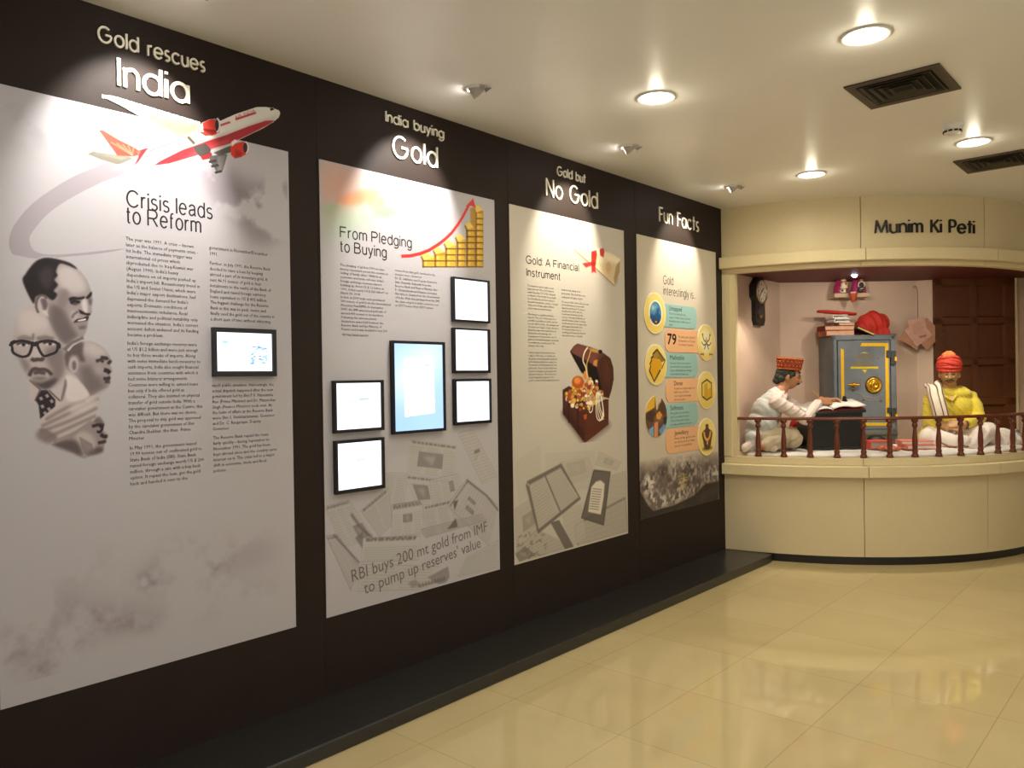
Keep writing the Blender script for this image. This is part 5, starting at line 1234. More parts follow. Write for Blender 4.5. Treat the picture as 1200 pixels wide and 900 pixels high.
def sign():
    s = 'Munim Ki Peti'
    def on_drum(px, py):
        d = ray(px, py); ox, oy = CAM.x - DC[0], CAM.y - DC[1]
        a = d.x ** 2 + d.y ** 2; b2 = 2 * (ox * d.x + oy * d.y); c2 = ox * ox + oy * oy - DR ** 2
        t = (-b2 - math.sqrt(b2 * b2 - 4 * a * c2)) / (2 * a); p = CAM + d * t
        return math.degrees(math.atan2(p.y - DC[1], p.x - DC[0])), p.z
    (t0, z0), (t1, z1) = on_drum(1025.5, 273.4), on_drum(1140.5, 273.2)
    cap = on_drum(1025, 258.6)[1] - z0; lay, wid = layout(s, .22, .55)
    mid = arc_pt(DR, (t0 + t1) / 2, z0)
    t = thing('raised_lettering', 'black raised letters reading Munim Ki Peti on the curved cream fascia', 'lettering', mid)
    L = math.radians(t1 - t0) * DR; sx = L / wid
    for ch, x, w0 in lay:
        th = t0 + math.degrees((x + w0 / 2) * sx / DR); o = arc_pt(DR + .0005, th, z0); a = math.radians(th)
        M = Matrix(((-math.sin(a), 0, math.cos(a), o[0]), (math.cos(a), 0, math.sin(a), o[1]), (0, 1, 0, o[2]), (0, 0, 0, 1))) @ Matrix.Translation((-w0 / 2 * sx, 0, 0))
        letter_mb(ch, sx, cap, .0135, M, .014).build('letter', m_letb, t)
sign()
# ================================================================== THE ALCOVE SCENE
HZ = lambda px: 445.2 - 0.01538 * (px - 600)
def lp(px, py, t): return Vector(((px - 600) / FPX * t, t, CAM.z + (HZ(px) - py) / FPX * t))
def nthing(name, label, cat, s, t, z, group=None, rot=0.0):
    """thing standing in the alcove; its local axes are right, away, up"""
    return thing(name, label, cat, niche(s, t, z), YAW + rot, group)
def L(mb, name, m, parent, **k): return mb.build(name, m, parent, world=False, **k)
RZ = lambda a: Matrix.Rotation(a, 4, 'Z'); RX_ = lambda a: Matrix.Rotation(a, 4, 'X'); RY_ = lambda a: Matrix.Rotation(a, 4, 'Y'); TR = lambda *v: Matrix.Translation(v)

# ---------------------------------------------------------------- railing
m_rail = mat('railing_wood', (104, 48, 28), 0.3, noise=0.25, nscale=30, stretch=(6, 6, 1), spec=0.5)
RR = DR - 0.05
o = arc_pt(RR, -50, STAGE)
t = thing('railing', 'dark turned-wood railing along the curved alcove front', 'railing', o)
b = MB(); n = 70; prof = [(-.022, 0), (-.025, .008), (-.02, .02), (0, .024), (.02, .02), (.025, .008), (.022, 0)]
vs, fs = [], []
for i in range(n + 1):
    th = -82.6 + (75.0) * i / n; vs += [arc_pt(RR + dr, th, 1.162 + dz) for dr, dz in prof]
k = len(prof)
for i in range(n):
    for j in range(k): fs.append((i * k + j, i * k + (j + 1) % k, (i + 1) * k + (j + 1) % k, (i + 1) * k + j))
fs += [tuple(range(k)), tuple(n * k + j for j in range(k))]
b.add(vs, fs); b.build('handrail', m_rail, t)
bal = [(.0001, 0), (.027, 0), (.029, .006), (.026, .018), (.021, .028), (.0185, .036), (.023, .044), (.023, .052), (.018, .060), (.0195, .080), (.0215, .115), (.020, .150), (.0155, .195), (.0125, .232), (.0145, .240), (.021, .248), (.0225, .258), (.0205, .268), (.0155, .275), (.0165, .281), (.025, .286), (.027, .296), (.027, .308), (.0001, .308)]
for i in range(14):
    p = arc_pt(RR, -81.9 + 5.263 * i, STAGE + .001)
    MB().lathe(bal, 16, TR(*p), cap=False).build('baluster', m_rail, t)

# ---------------------------------------------------------------- white floor mattress
m_sheet = mat('white_cotton_sheet', (232, 226, 220), 0.8, bump=0.35, bscale=9)
nr, na = 34, 150; vs, fs = [], []
hn = fbm(na + 1, nr + 1, 9, 5, 4)
for i in range(na + 1):
    th = -79.5 + 72.5 * i / na
    for j in range(nr + 1):
        r = 1.42 + (2.165 - 1.42) * j / nr + (hn[i, j] - .5) * .02
        e = min(1, (nr - j) / 3.0)
        vs.append(arc_pt(r, th, STAGE + .004 + .026 * math.sqrt(max(0, e)) + .030 * (hn[i, j] - .4) * (e > 0) * e))
for i in range(na):
    for j in range(nr): fs.append((i * (nr + 1) + j, i * (nr + 1) + j + 1, (i + 1) * (nr + 1) + j + 1, (i + 1) * (nr + 1) + j))
o = arc_pt(1.9, -50, STAGE)
b = MB(); b.add(vs, fs, smooth=True); ob = b.build('floor_mattress', m_sheet)
md = ob.modifiers.new('thickness', 'SOLIDIFY'); md.thickness = 0.004; md.offset = 1 if False else -1
tag(ob, 'white cotton sheet spread over the alcove floor behind the railing', 'mattress')
MZ = STAGE + .032

# ---------------------------------------------------------------- safe
m_safe = mat('safe_grey_paint', (112, 118, 126), 0.45, noise=0.16, nscale=7, spec=0.5, bump=0.06, bscale=40)
m_safed = mat('safe_dark_edge', (60, 62, 62), 0.5, noise=0.3, nscale=12)
m_syel = mat('safe_yellow_line', (236, 186, 20), 0.45, noise=0.08, nscale=20)
m_brass = mat('polished_brass', (222, 170, 52), 0.22, metal=0.9)
m_rust = mat('flaked_green_paint', (96, 92, 70), 0.6, noise=0.5, nscale=22)
ST = 7.35; SX = (1013.5 - 600) / FPX * ST
sf = nthing('iron_safe', 'grey iron safe with yellow lines and brass dial against the back wall', 'safe', SX, ST, STAGE)
u = ST / FPX
def sp(px, py): return ((px - 1013.5) * u, CAM.z + (HZ(px) - py) * u - STAGE)
W2, HS, DS = .291, 1.039, .34
b = MB().box((-W2, .02, 0), (W2, DS, HS)); b.box((-W2, 0, 0), (-W2 + .035, .03, HS)); b.box((W2 - .045, 0, 0), (W2, .03, HS)); b.box((-W2, 0, HS - .045), (W2, .03, HS)); b.box((-W2, 0, 0), (W2, .03, .17))
L(b, 'safe_body', m_safe, sf, bevel=.008)
x0, z1 = sp(981.8, 399.2); x1, z0 = sp(1043.4, 503)
dr = L(MB().box((x0 + .003, -.008, z0 + .003), (x1 - .003, .022, z1 - .003)), 'safe_door', m_safe, sf, bevel=.006)
def strip(pts, m, d=-.0095, name='yellow_line'):
    b = MB(); q = [sp(*p) for p in pts]; b.add([(x, d, z) for x, z in q] + [(x, d + .003, z) for x, z in q], [tuple(range(len(q))), tuple(range(2 * len(q) - 1, len(q) - 1, -1))] + [(i, (i + 1) % len(q), len(q) + (i + 1) % len(q), len(q) + i) for i in range(len(q))])
    return L(b, name, m, dr)
strip([(985.3, 408), (988.9, 410), (988.7, 500), (985.3, 500)], m_syel); strip([(1008, 405.8), (1010, 402), (1041, 402), (1041, 405.8)], m_syel); strip([(1037.2, 405.8), (1041, 405.8), (1041, 495.3), (1037.2, 495.3)], m_syel); strip([(988.7, 495.3), (1041, 495.3), (1041, 498.9), (988.7, 498.9)], m_syel)
m_gold = mat('safe_gold_lettering', (150, 122, 34), 0.5); m_yel2 = mat('safe_bright_lettering', (214, 190, 30), 0.5)
def safe_text(s, cx, by, wpx, cap, m, arch=0.0):
    n = len(s); a, bb = text_width(s); cxl, bz = sp(cx, by); W = wpx * u; sx = W / (bb - a)
    if not arch:
        M = Matrix(((1, 0, 0, cxl - W / 2 - a * sx), (0, 0, -1, -.0100), (0, 1, 0, bz), (0, 0, 0, 1)))
        text_obj('safe_lettering', s, M, m, dr, sx, cap * u / .73, .02, world=False); return
    for i, ch in enumerate(s):
        f = (i + .5) / n - .5; M = Matrix(((1, 0, 0, cxl + f * W), (0, 0, -1, -.0100), (0, 1, 0, bz + arch * u * (1 - 4 * f * f)), (0, 0, 0, 1))) @ Matrix.Rotation(-f * .7, 4, 'Z')
        text_obj('safe_lettering', ch, M, m, dr, W / n / .62, cap * u / .73, .02, align='CENTER', world=False)
safe_text('BARAR', 1012.8, 420.4, 17, 4.2, m_gold, 1.5); safe_text('SAFE CO.', 1012.8, 428.4, 23, 4.4, m_gold)
strip([(996.6, 429.7), (1029, 429.7), (1029, 432.2), (996.6, 432.2)], m_yel2, name='safe_lettering'); strip([(1009.8, 433.3), (1016.4, 433.3), (1013, 437.2)], m_yel2, name='safe_lettering'); strip([(1007, 414.6), (1012.8, 412.4), (1018.6, 414.6), (1012.8, 413.7)], m_yel2, name='safe_lettering')
m_scr = mat('scratched_paint', (150, 146, 142), 0.6, noise=0.4, nscale=60)
for pts in ([(1003, 458), (1012, 463.5), (1024, 466), (1033, 462), (1033.4, 462.8), (1024, 467), (1011.5, 464.6)], [(1006, 462), (1018, 468.5), (1030, 467.5), (1030, 468.3), (1017, 469.4)]): strip(pts, m_scr, name='scratch')
for cx, cy, r in ((999, 457.5, 1.6), (1011, 469, 1.5), (1031.5, 470, 1.5), (1029, 420, .8)): strip([(cx + r * math.cos(a), cy + r * .8 * math.sin(a)) for a in np.linspace(0, 5.6, 8)], mat('rust_brown', (108, 70, 30), 0.7), name='rust_spot')
dx, dz = sp(1023.2, 451.3); F = TR(dx, -.008, dz) @ RX_(PI / 2)
d = L(MB().lathe([(.074, 0), (.074, .004), (.070, .016), (.062, .020), (.055, .014), (.036, .013), (.034, .028), (.028, .034), (.017, .034), (.015, .028), (.0001, .028)], 40, F), 'combination_dial', m_brass, dr); L(MB().lathe([(.080, -.0005), (.080, .002), (.070, .003)], 40, F, cap=False), 'dial_black_ring', mat('dial_black', (22, 20, 18), .6), d)
hx, hz = sp(999.1, 450.9); F = TR(hx, -.008, hz) @ RX_(PI / 2)
h = L(MB().lathe([(.023, 0), (.023, .006), (.014, .010), (.013, .026), (.019, .032), (.016, .040), (.0001, .043)], 24, F), 'door_handle', m_brass, dr)
L(MB().tube([(hx - .058, -.038, hz - .002), (hx - .045, -.040, hz), (hx - .02, -.042, hz), (hx + .02, -.042, hz), (hx + .045, -.040, hz), (hx + .058, -.038, hz + .002)], [.007, .010, .007, .007, .010, .007], 12), 'handle_bar', m_brass, h)
for y0, y1 in ((411, 427), (478, 492)):
    a, c = sp(1043.6, y1), sp(1049.3, y0); hg = L(MB().box((a[0], -.022, a[1]), (c[0], .004, c[1])), 'hinge', m_safed, sf, bevel=.004)
    a, c = sp(1038.4, y1 - 8), sp(1043.8, y0 - .5); L(MB().box((a[0], -.018, a[1]), (c[0], -.004, c[1])), 'hinge_plate', m_safed, hg, bevel=.003)
    a, c = sp(1047.6, y0 + 12), sp(1049.6, y0 + 7); L(MB().box((a[0], -.024, a[1]), (c[0] + .002, -.010, c[1])), 'hinge_mark', m_syel, hg)
L(MB().box((-W2 - .006, -.012, .105), (W2 + .006, .03, .125)).box((-W2 - .01, -.016, 0), (W2 + .01, .03, .035)), 'base_moulding', m_rust, sf, bevel=.004)
L(MB().box((-W2 + .03, -.004, .04), (W2 - .03, .01, .10)), 'rusty_plinth_panel', m_rust, sf)
STOP = STAGE + HS

# ---------------------------------------------------------------- things on the safe
def book(name, label, s0, s1, z0, z1, t0, t1, mc, mp, group=None, rot=0.0, cat='book', spine='L'):
    t = nthing(name, label, cat, (s0 + s1) / 2, (t0 + t1) / 2, z0, group, rot); w, dp, hh = (s1 - s0) / 2, (t1 - t0) / 2, z1 - z0; c = min(.006, hh * .2)
    b = MB().box((-w, -dp, 0), (w, dp, c)).box((-w, -dp, hh - c), (w, dp, hh)); b.box((-w, -dp, c), (-w + c, dp, hh - c)) if spine == 'L' else b.box((-w, -dp, c), (w, -dp + c, hh - c))
    L(b, 'cover', mc, t, bevel=.0015); L(MB().box((-w + c * (spine == 'L'), -dp + .004 + c * (spine != 'L'), c), (w - .004, dp - .004, hh - c)), 'pages', mp, t)
    return t
TT = 7.46; ut = TT / FPX
sx_ = lambda px: (px - 600) * ut
zz_ = lambda px, py: CAM.z + (HZ(px) - py) * ut
m_mot = mat('mottled_red_cover', (184, 104, 62), 0.6, noise=0.75, nscale=11); m_drk = mat('dark_red_cloth', (120, 26, 20), 0.7, noise=0.1, nscale=20); m_red = mat('red_cloth', (186, 40, 24), 0.75, noise=0.12, nscale=10, bump=0.2, bscale=14)
m_pg = mat('old_page_edges', (214, 170, 140), 0.8, noise=0.1, nscale=60); m_wht = mat('white_paper', (240, 236, 230), 0.7); m_blk2 = mat('black_book_cover', (18, 16, 17), 0.5); m_gilt = mat('gilt_page_edge', (206, 168, 96), 0.5)
GB = 'account books piled on the safe'
zA = STOP + .001
book('ledger_book', 'mottled red and tan ledger at the bottom of the pile on the safe', sx_(966), sx_(999), zA, zA + .050, 7.40, 7.60, m_mot, m_pg, GB)
book('ledger_book', 'dark red ledger with peach page edges, second from bottom on the safe', sx_(965), sx_(1000), zA + .051, zA + .098, 7.41, 7.60, m_drk, m_pg, GB, spine='L')
book('ledger_book', 'thin cream book under the folded white papers on the safe', sx_(982), sx_(1000), zA + .099, zA + .124, 7.41, 7.54, m_pg, m_pg, GB)
def folded(label, px0, px1, z0, th, t0):
    """a sheet folded twice: rounded fold at the left"""
    t = nthing('folded_paper', label, 'paper', (sx_(px0) + sx_(px1)) / 2, t0, z0, 'folded white papers on the safe'); w = (sx_(px1) - sx_(px0)) / 2; r = th / 2
    out = [(w, 0), (-w + r, 0)] + [(-w + r - r * math.sin(a), r - r * math.cos(a)) for a in np.linspace(.3, PI - .3, 7)] + [(-w + r, th), (w * .92, th), (w * .95, th - .005), (-w + r, th - .006)] + [(-w + r - (r - .006) * math.sin(a), r + (r - .006) * math.cos(a)) for a in np.linspace(.4, PI - .4, 6)] + [(-w + r, .006), (w, .006)]
    b = MB(); M = TR(0, .09, 0) @ RX_(PI / 2); b.prism(out, 0, .18, M); b.box((-w + .02, -.085, .010), (w * .85, .085, .016)); L(b, 'folded_sheet', m_wht, t); return t
folded('lower folded white paper on the pile over the safe', 975.5, 994.5, zA + .125, .036, 7.49); folded('upper folded white paper on the pile over the safe', 974, 992, zA + .162, .036, 7.49)
t = nthing('cloth_roll', 'long thin red cloth roll lying across the folded papers on the safe', 'cloth roll', sx_(984), 7.51, zA + .2045)
w = (sx_(1006) - sx_(962)) / 2
L(MB().tube([(-w, 0, .045), (-w * .6, 0, .040), (0, 0, .028), (w * .6, 0, .014), (w, 0, .006)], [.016, .022, .022, .022, .017], 14, Matrix.Diagonal((1, 2.2, .8, 1))), 'rolled_cloth', m_red, t)
t = nthing('ledger_book', 'small black book leaning beside the red bundle on the safe', 'book', sx_(1009), 7.41, zA, GB)
M = TR(-.085, 0, .062) @ RY_(math.radians(24)); L(MB().box((0, -.07, 0), (.175, .07, .006), M).box((0, -.07, .022), (.175, .07, .028), M).box((0, -.07, .006), (.006, .07, .022), M), 'cover', m_blk2, t, bevel=.0015); L(MB().box((.006, -.066, .006), (.172, .066, .022), M), 'pages', m_gilt, t)

def remesh(name, mb, m, parent, voxel=.006, smooth=6, label=None, disp=None, world=False):
    """fuse overlapping volumes into one continuous skin"""
    me = bpy.data.meshes.new(name); me.from_pydata(mb.v, [], mb.f)
    bm = bmesh.new(); bm.from_mesh(me); bmesh.ops.recalc_face_normals(bm, faces=bm.faces); bm.to_mesh(me); bm.free()
    ob = bpy.data.objects.new(name, me); COL.objects.link(ob)
    r = ob.modifiers.new('r', 'REMESH'); r.mode = 'VOXEL'; r.voxel_size = voxel
    if smooth:
        s = ob.modifiers.new('s', 'SMOOTH'); s.iterations = smooth; s.factor = 0.5
    dg = bpy.context.evaluated_depsgraph_get(); me2 = bpy.data.meshes.new_from_object(ob.evaluated_get(dg)); me2.name = name
    bpy.data.objects.remove(ob); bpy.data.meshes.remove(me)
    if disp:
        n = len(me2.vertices); co = np.zeros(n * 3); nn = np.zeros(n * 3); me2.vertices.foreach_get('co', co); me2.vertices.foreach_get('normal', nn)
        co = co.reshape(-1, 3); nn = nn.reshape(-1, 3); co = co + nn * disp(co)[:, None]; me2.vertices.foreach_set('co', co.ravel()); me2.update()
    me2.polygons.foreach_set('use_smooth', [True] * len(me2.polygons)); me2.materials.clear(); me2.materials.append(m)
    o = bpy.data.objects.new(name, me2); COL.objects.link(o); o.parent = parent
    if label: o['label'] = label
    return o
def folds(amp, freq, seed, axis=(1, 0.3, 0.6)):
    a = np.array(axis, float)
    def f(co):
        p = co @ a; q = co[:, 2] * 7 + co[:, 1] * 9 + seed
        return amp * (np.sin(p * freq + 2.2 * np.sin(q) + seed) + .6 * np.sin(p * freq * 1.9 + 1.7 * np.cos(q * 1.6) + 2 * seed)) * .6
    return f
# red knotted bundle
t = nthing('cloth_bundle', 'bulging red cloth bundle on top of the safe at right', 'bundle', sx_(1024.5), 7.54, zA)
b = MB(); b.ball((.025, 0, .115), (.130, .11, .118), 28, 18).ball((.09, .0, .11), (.080, .10, .108), 24, 16).ball((-.06, 0, .08), (.085, .095, .08), 24, 16).box((-.12, -.09, .002), (.145, .09, .06))
remesh('bundle_cloth', b, m_red, t, .006, 8, disp=folds(.013, 58, 1.3, (.9, .4, .35)))

# ---------------------------------------------------------------- shelf with two small shrine figures, lamp
Q = 7.56
a, c = lp(979.5, 348.6, Q), lp(1021, 343, Q)
t = nthing('wall_shelf', 'small pale wooden shelf high on the back wall above the safe', 'shelf', (a.x + c.x) / 2, BT - .001, a.z)
m_shelf = mat('pale_shelf_wood', (196, 172, 142), 0.6, noise=0.12, nscale=14, stretch=(1, 8, 8)); w = (c.x - a.x) / 2; hh = c.z - a.z
L(MB().box((-w, -.15, 0), (w, 0, hh)), 'shelf_board', m_shelf, t, bevel=.004); L(MB().box((-w * .6, -.10, -.006), (-w * .5, 0, .0)).box((w * .5, -.10, -.006), (w * .6, 0, 0)), 'bracket', m_shelf, t)
m_mag = mat('magenta_cloth', (168, 22, 92), 0.55, noise=0.15, nscale=18, sheen=.3); m_ivory = mat('painted_ivory', (226, 212, 186), 0.5); m_gd = mat('gold_ornament', (206, 160, 60), .35, metal=.6); m_grn = mat('green_enamel', (60, 110, 70), .5); m_dkk = mat('dark_painted_figure', (52, 40, 44), .5)
SZ = a.z + hh
def figure(label, px, dark):
    s = (px - 600) / FPX * 7.60; t = nthing('shrine_figure', label, 'figurine', s, 7.61, SZ + .0008, 'shrine figures on the shelf')
    b = MB(); b.lathe([(.0001, .155), (.028, .146), (.052, .115), (.066, .07), (.078, .0), (.0001, 0)], 26, Matrix.Diagonal((1, .72, 1, 1))); remesh('draped_cloth', b, m_mag, t, .005, 3, disp=folds(.004, 90, 2 + px % 3, (1, .2, .1)))
    b = MB(); b.ball((0, -.052, .020), (.034, .022, .022)).ball((0, -.058, .058), (.024, .018, .034)).ball((0, -.060, .098), (.017, .016, .020)); b.tube([(-.022, -.062, .075), (-.032, -.072, .048), (-.012, -.08, .040)], .007, 8).tube([(.022, -.062, .075), (.032, -.072, .048), (.014, -.08, .052)], .007, 8)
    remesh('figure_body', b, m_dkk if dark else m_ivory, t, .004, 3)
    L(MB().lathe([(.018, 0), (.024, .010), (.013, .022), (.007, .040), (.0001, .048)], 16, TR(0, -.058, .112)), 'crown', m_gd if dark else m_ivory, t); L(MB().tube([(.030 * math.cos(a_), -.074 - .004 * math.sin(a_), .070 + .034 * math.sin(a_)) for a_ in np.linspace(0, 2 * PI, 20)[:-1]], .005, 8, closed=True), 'garland', m_gd if not dark else m_ivory, t)
    L(MB().ball((-.018, -.078, .022), .010).ball((.022, -.076, .018), .009), 'offering', m_grn, t); return t
figure('left magenta-draped pale shrine figure on the small shelf', 987.5, False); figure('right magenta-draped dark shrine figure on the small shelf', 1007.5, True)
a = lp(1002, 344, 7.50)
t = nthing('hanging_pot', 'orange cone-shaped clay pot hanging from the front of the small shelf', 'pot', a.x, 7.515, a.z - .085)
m_clay = mat('orange_clay', (186, 78, 42), 0.6, noise=0.15, nscale=20)
L(MB().lathe([(.0001, 0), (.010, .004), (.022, .032), (.036, .075), (.041, .088), (.036, .088), (.030, .072), (.0001, .068)], 24, cap=False), 'pot', m_clay, t); L(MB().tube([(0, -.01, .07), (0, 0, .10), (0, .03, .118), (0, .04, .09)], .004, 8), 'hook', m_dkk, t)
L(MB().ball((-.008, 0, .092), (.022, .016, .014)).ball((.014, .004, .094), (.016, .014, .014)), 'flowers', m_ivory, t)
a = lp(1003, 321.5, 7.2)
t = nthing('light_bulb', 'bare glowing bulb hanging from the alcove ceiling above the shelf figures', 'light bulb', a.x, 7.2, a.z)
L(MB().ball((0, 0, 0), (.026, .026, .028), 20, 14), 'glass_bulb', emat('bulb_glow', (226, 232, 255), 30.0), t); zc = ROOF - a.z
L(MB().lathe([(.015, .022), (.017, .034), (.017, max(zc - .012, .05)), (.028, max(zc - .012, .05)), (.028, max(zc, .056))], 20), 'bulb_holder', m_brass, t)

# ---------------------------------------------------------------- bill hook with papers
a = lp(1076.5, 390, 7.62)
t = nthing('bill_hook', 'hooked wire on the back wall holding impaled brown and pink papers', 'paper hook', a.x, 7.632, a.z)
hk = [(0, -.018, -.04)] + [(0, -.012, z) for z in (.06, .2, .40)] + [(-.004, -.012, .43), (-.018, -.012, .452), (-.034, -.012, .446), (-.038, -.012, .428)]
L(MB().tube(hk, .0032, 8), 'wire', mat('dull_wire', (120, 92, 70), .5, metal=.5), t)
def sheet(name, w, h_, ang, dx, dz, dy, m, lab=None):
    b = MB(); b.box((-w / 2, dy, -h_ / 2), (w / 2, dy + .0025, h_ / 2), TR(dx, 0, dz) @ RY_(ang)); return L(b, name, m, t, label=lab)
m_kraft = mat('kraft_paper', (184, 132, 106), 0.75, noise=0.08, nscale=20); m_pk = mat('pink_paper', (206, 160, 142), 0.75, noise=.06, nscale=30)
sheet('paper', .20, .20, .55, -.045, -.025, -.008, m_kraft); sheet('paper', .23, .22, .80, .085, -.01, -.012, m_kraft); sheet('paper', .20, .19, .95, .0, .0, -.016, m_pk); c_ = sheet('paper', .165, .21, -.24, -.0, .03, -.021, m_pk, 'pink printed card in front')
b = MB()
for k in range(7): b.box((-.055, -.0226, .06 - .016 * k), (.055 - .012 * (k % 3), -.0212, .063 - .016 * k), TR(0, 0, .03) @ RY_(-.24))
b.box((-.01, -.0226, -.085), (.06, -.0212, -.062), TR(0, 0, .03) @ RY_(-.24)); L(b, 'printed_lines', mat('pale_print', (160, 110, 96), .7), c_)

# ---------------------------------------------------------------- wall clock on the left wall of the alcove
XC = XA
ya, yb = wp(884.5, 350, XC + .055)[0], wp(900.3, 350, XC + .055)[0]; yc = (ya + yb) / 2; r8 = (yb - ya) / 2
zt, zf, zb2 = wp(892, 325.5, XC + .055)[1], wp(893.5, 342, XC + .055)[1], wp(892, 381.5, XC + .045)[1]
t = thing('wall_clock', 'dark octagonal drop-case pendulum clock on the left wall of the alcove', 'clock', (XC, yc, zb2))
m_clk = mat('ebonised_wood', (26, 22, 20), 0.35, spec=.5)
M = TR(XC, yc, zf) @ WALLM; rv = zt - zf
oc = [(r8 * math.cos(PI / 8 + PI / 4 * k) / math.cos(PI / 8), rv * math.sin(PI / 8 + PI / 4 * k) / math.cos(PI / 8)) for k in range(8)]
lw = r8 * .70; low = [(-lw, 0), (lw, 0), (lw, zb2 - zf + .05), (lw * .72, zb2 - zf), (-lw * .72, zb2 - zf), (-lw, zb2 - zf + .05)]
MB().prism(oc, 0, .048, M).prism([(x * .86, z * .86) for x, z in oc], .048, .055, M).prism(low[::-1], 0, .044, M).build('clock_case', m_clk, t, bevel=.004)
R1 = r8 * .66; R2 = R1
F = M
MB().lathe([(.0001, 0.0555), (R1 * .93, 0.0555), (R1, 0.0565)], 40, F, cap=False).build('dial', mat('clock_dial', (222, 206, 186), .5), t); MB().lathe([(R1 * .97, 0.0550), (R1 * 1.0, 0.0640), (R1 * 1.1, 0.0640), (R1 * 1.14, 0.0550)], 40, F, cap=False).build('bezel', mat('bezel_metal', (176, 160, 136), .3, metal=.7), t)
b = MB()
for k in range(12):
    a_ = PI / 6 * k; Mk = F @ Matrix.Rotation(a_, 4, 'Z'); b.box((-.0035, R1 * .62, 0.0558), (.0035, R1 * .86, 0.0566), Mk)
    if k % 3 == 0: b.box((.005, R1 * .62, 0.0558), (.0085, R1 * .86, 0.0566), Mk)
b.build('hour_numerals', mat('numeral_brown', (96, 50, 40), .5), t)
for a_, ln, wd in ((-.9, R1 * .5, .006), (2.4, R1 * .72, .004)): MB().box((-wd, -.01, 0.0570), (wd, ln, 0.0585), F @ Matrix.Rotation(a_, 4, 'Z')).build('clock_hand', m_dkk, t)
MB().prism([(-lw * .62, zb2 - zf + .06), (lw * .62, zb2 - zf + .06), (lw * .62, -rv * 1.05), (-lw * .62, -rv * 1.05)], .0442, .046, M).build('pendulum_door', mat('clock_glass', (14, 14, 15), .12), t)
MB().lathe([(.0001, .050), (.013, .049), (.016, .0455)], 20, TR(XC, yc + .01, zb2 + .085) @ WALLM, cap=False).build('pendulum_bob', m_brass, t)

# ================================================================== PEOPLE
m_skinA = mat('brown_skin', (184, 128, 92), 0.5, noise=.05, nscale=40); m_skinB = mat('tan_skin', (198, 150, 104), 0.5, noise=.05, nscale=40)
m_hairk = mat('black_grey_hair', (46, 48, 44), 0.6, noise=.5, nscale=60, bump=.3, bscale=90)
def head_mb(mb, M, sc=1.0):
    """head facing -y, centre of the skull at the origin"""
    n, m = 56, 44; vs, fs = [], []
    for i in range(m + 1):
        ph = PI * i / m
        for k in range(n):
            a = 2 * PI * k / n
            x, y, z = math.sin(ph) * math.sin(a), -math.sin(ph) * math.cos(a), -math.cos(ph)
            X, Y, Z = x * .074, y * .094, z * .112
            f = max(0.0, -y)
            if z < 0: X *= 1 - .30 * (-z) ** 1.4; Y *= 1 - .14 * (-z) * (1 if y > 0 else .15)
            if z < -.2 and y > 0: Y *= 1 - .45 * min(1, (-z - .2) / .8)
            g = lambda cx, cz, sx, sz: math.exp(-((x - cx) / sx) ** 2 - ((z - cz) / sz) ** 2) * (f ** .5)
            Y -= .031 * g(0, -.25, .14, .10) + .018 * g(0, -.06, .11, .20) + .006 * g(0, .18, .50, .07) - .009 * g(.34, .05, .19, .10) - .009 * g(-.34, .05, .19, .10) + .008 * g(0, -.55, .26, .06) + .005 * g(0, -.66, .22, .06) + .010 * g(0, -.88, .28, .12) - .005 * g(0, -.44, .12, .04) + .006 * g(.45, -.22, .2, .18) + .006 * g(-.45, -.22, .2, .18)
            vs.append((X * sc, Y * sc, Z * sc))
    for i in range(m):
        for k in range(n):
            k2 = (k + 1) % n; fs.append((i * n + k, i * n + k2, (i + 1) * n + k2, (i + 1) * n + k))
    mb.add(vs, fs, M, True)
    for s in (-1, 1): mb.ball((0, 0, 0), (.010 * sc, .020 * sc, .032 * sc), 12, 8, M @ TR(s * .076 * sc, .010 * sc, -.006 * sc) @ RZ(s * .35))
def hand_mb(mb, M, side=1, curl=0.6, thumb=True, lens=(.036, .041, .038, .030)):
    """hand: wrist at the origin, fingers towards +x, palm facing -z; side mirrors the thumb"""
    mb.ball((.045, 0, 0), (.050, .040, .016), 16, 10, M); mb.ball((.016, 0, 0), (.030, .029, .019), 14, 8, M)
    for q, (fy, ln) in enumerate(zip((.030, .010, -.011, -.030), lens)):
        p = Vector((.082, fy * side, .002)); a = .15 * curl + .05 * q; pts = [Vector((.055, fy * side * .9, .0)), p]
        for j in range(3):
            d = Vector((math.cos(a), 0, -math.sin(a))); p = p + d * ln * (1 - .22 * j); pts.append(p); a += curl * (.75 + .1 * q)
        mb.tube(pts, [.0095, .0100, .0092, .0084, .0066], 10, M); mb.ball(pts[-1], .0066, 8, 6, M)
    if thumb:
        pts = [Vector((.022, .026 * side, -.002)), Vector((.046, .050 * side, -.012)), Vector((.074, .058 * side, -.022)), Vector((.096, .050 * side, -.030))]
        mb.tube(pts, [.013, .0125, .0105, .0075], 10, M); mb.ball(pts[-1], .0075, 8, 6, M)
def frame_from(o, d, up):
    x = Vector(d).normalized(); z = (Vector(up) - x * Vector(up).dot(x)).normalized(); y = z.cross(x)
    return Matrix(((x.x, y.x, z.x, o[0]), (x.y, y.y, z.y, o[1]), (x.z, y.z, z.z, o[2]), (0, 0, 0, 1)))
def limb(mb, pts, rs, n=16):
    mb.tube(pts, rs, n)
    for p, r in zip(pts, rs): mb.ball(p, r, n, 10)

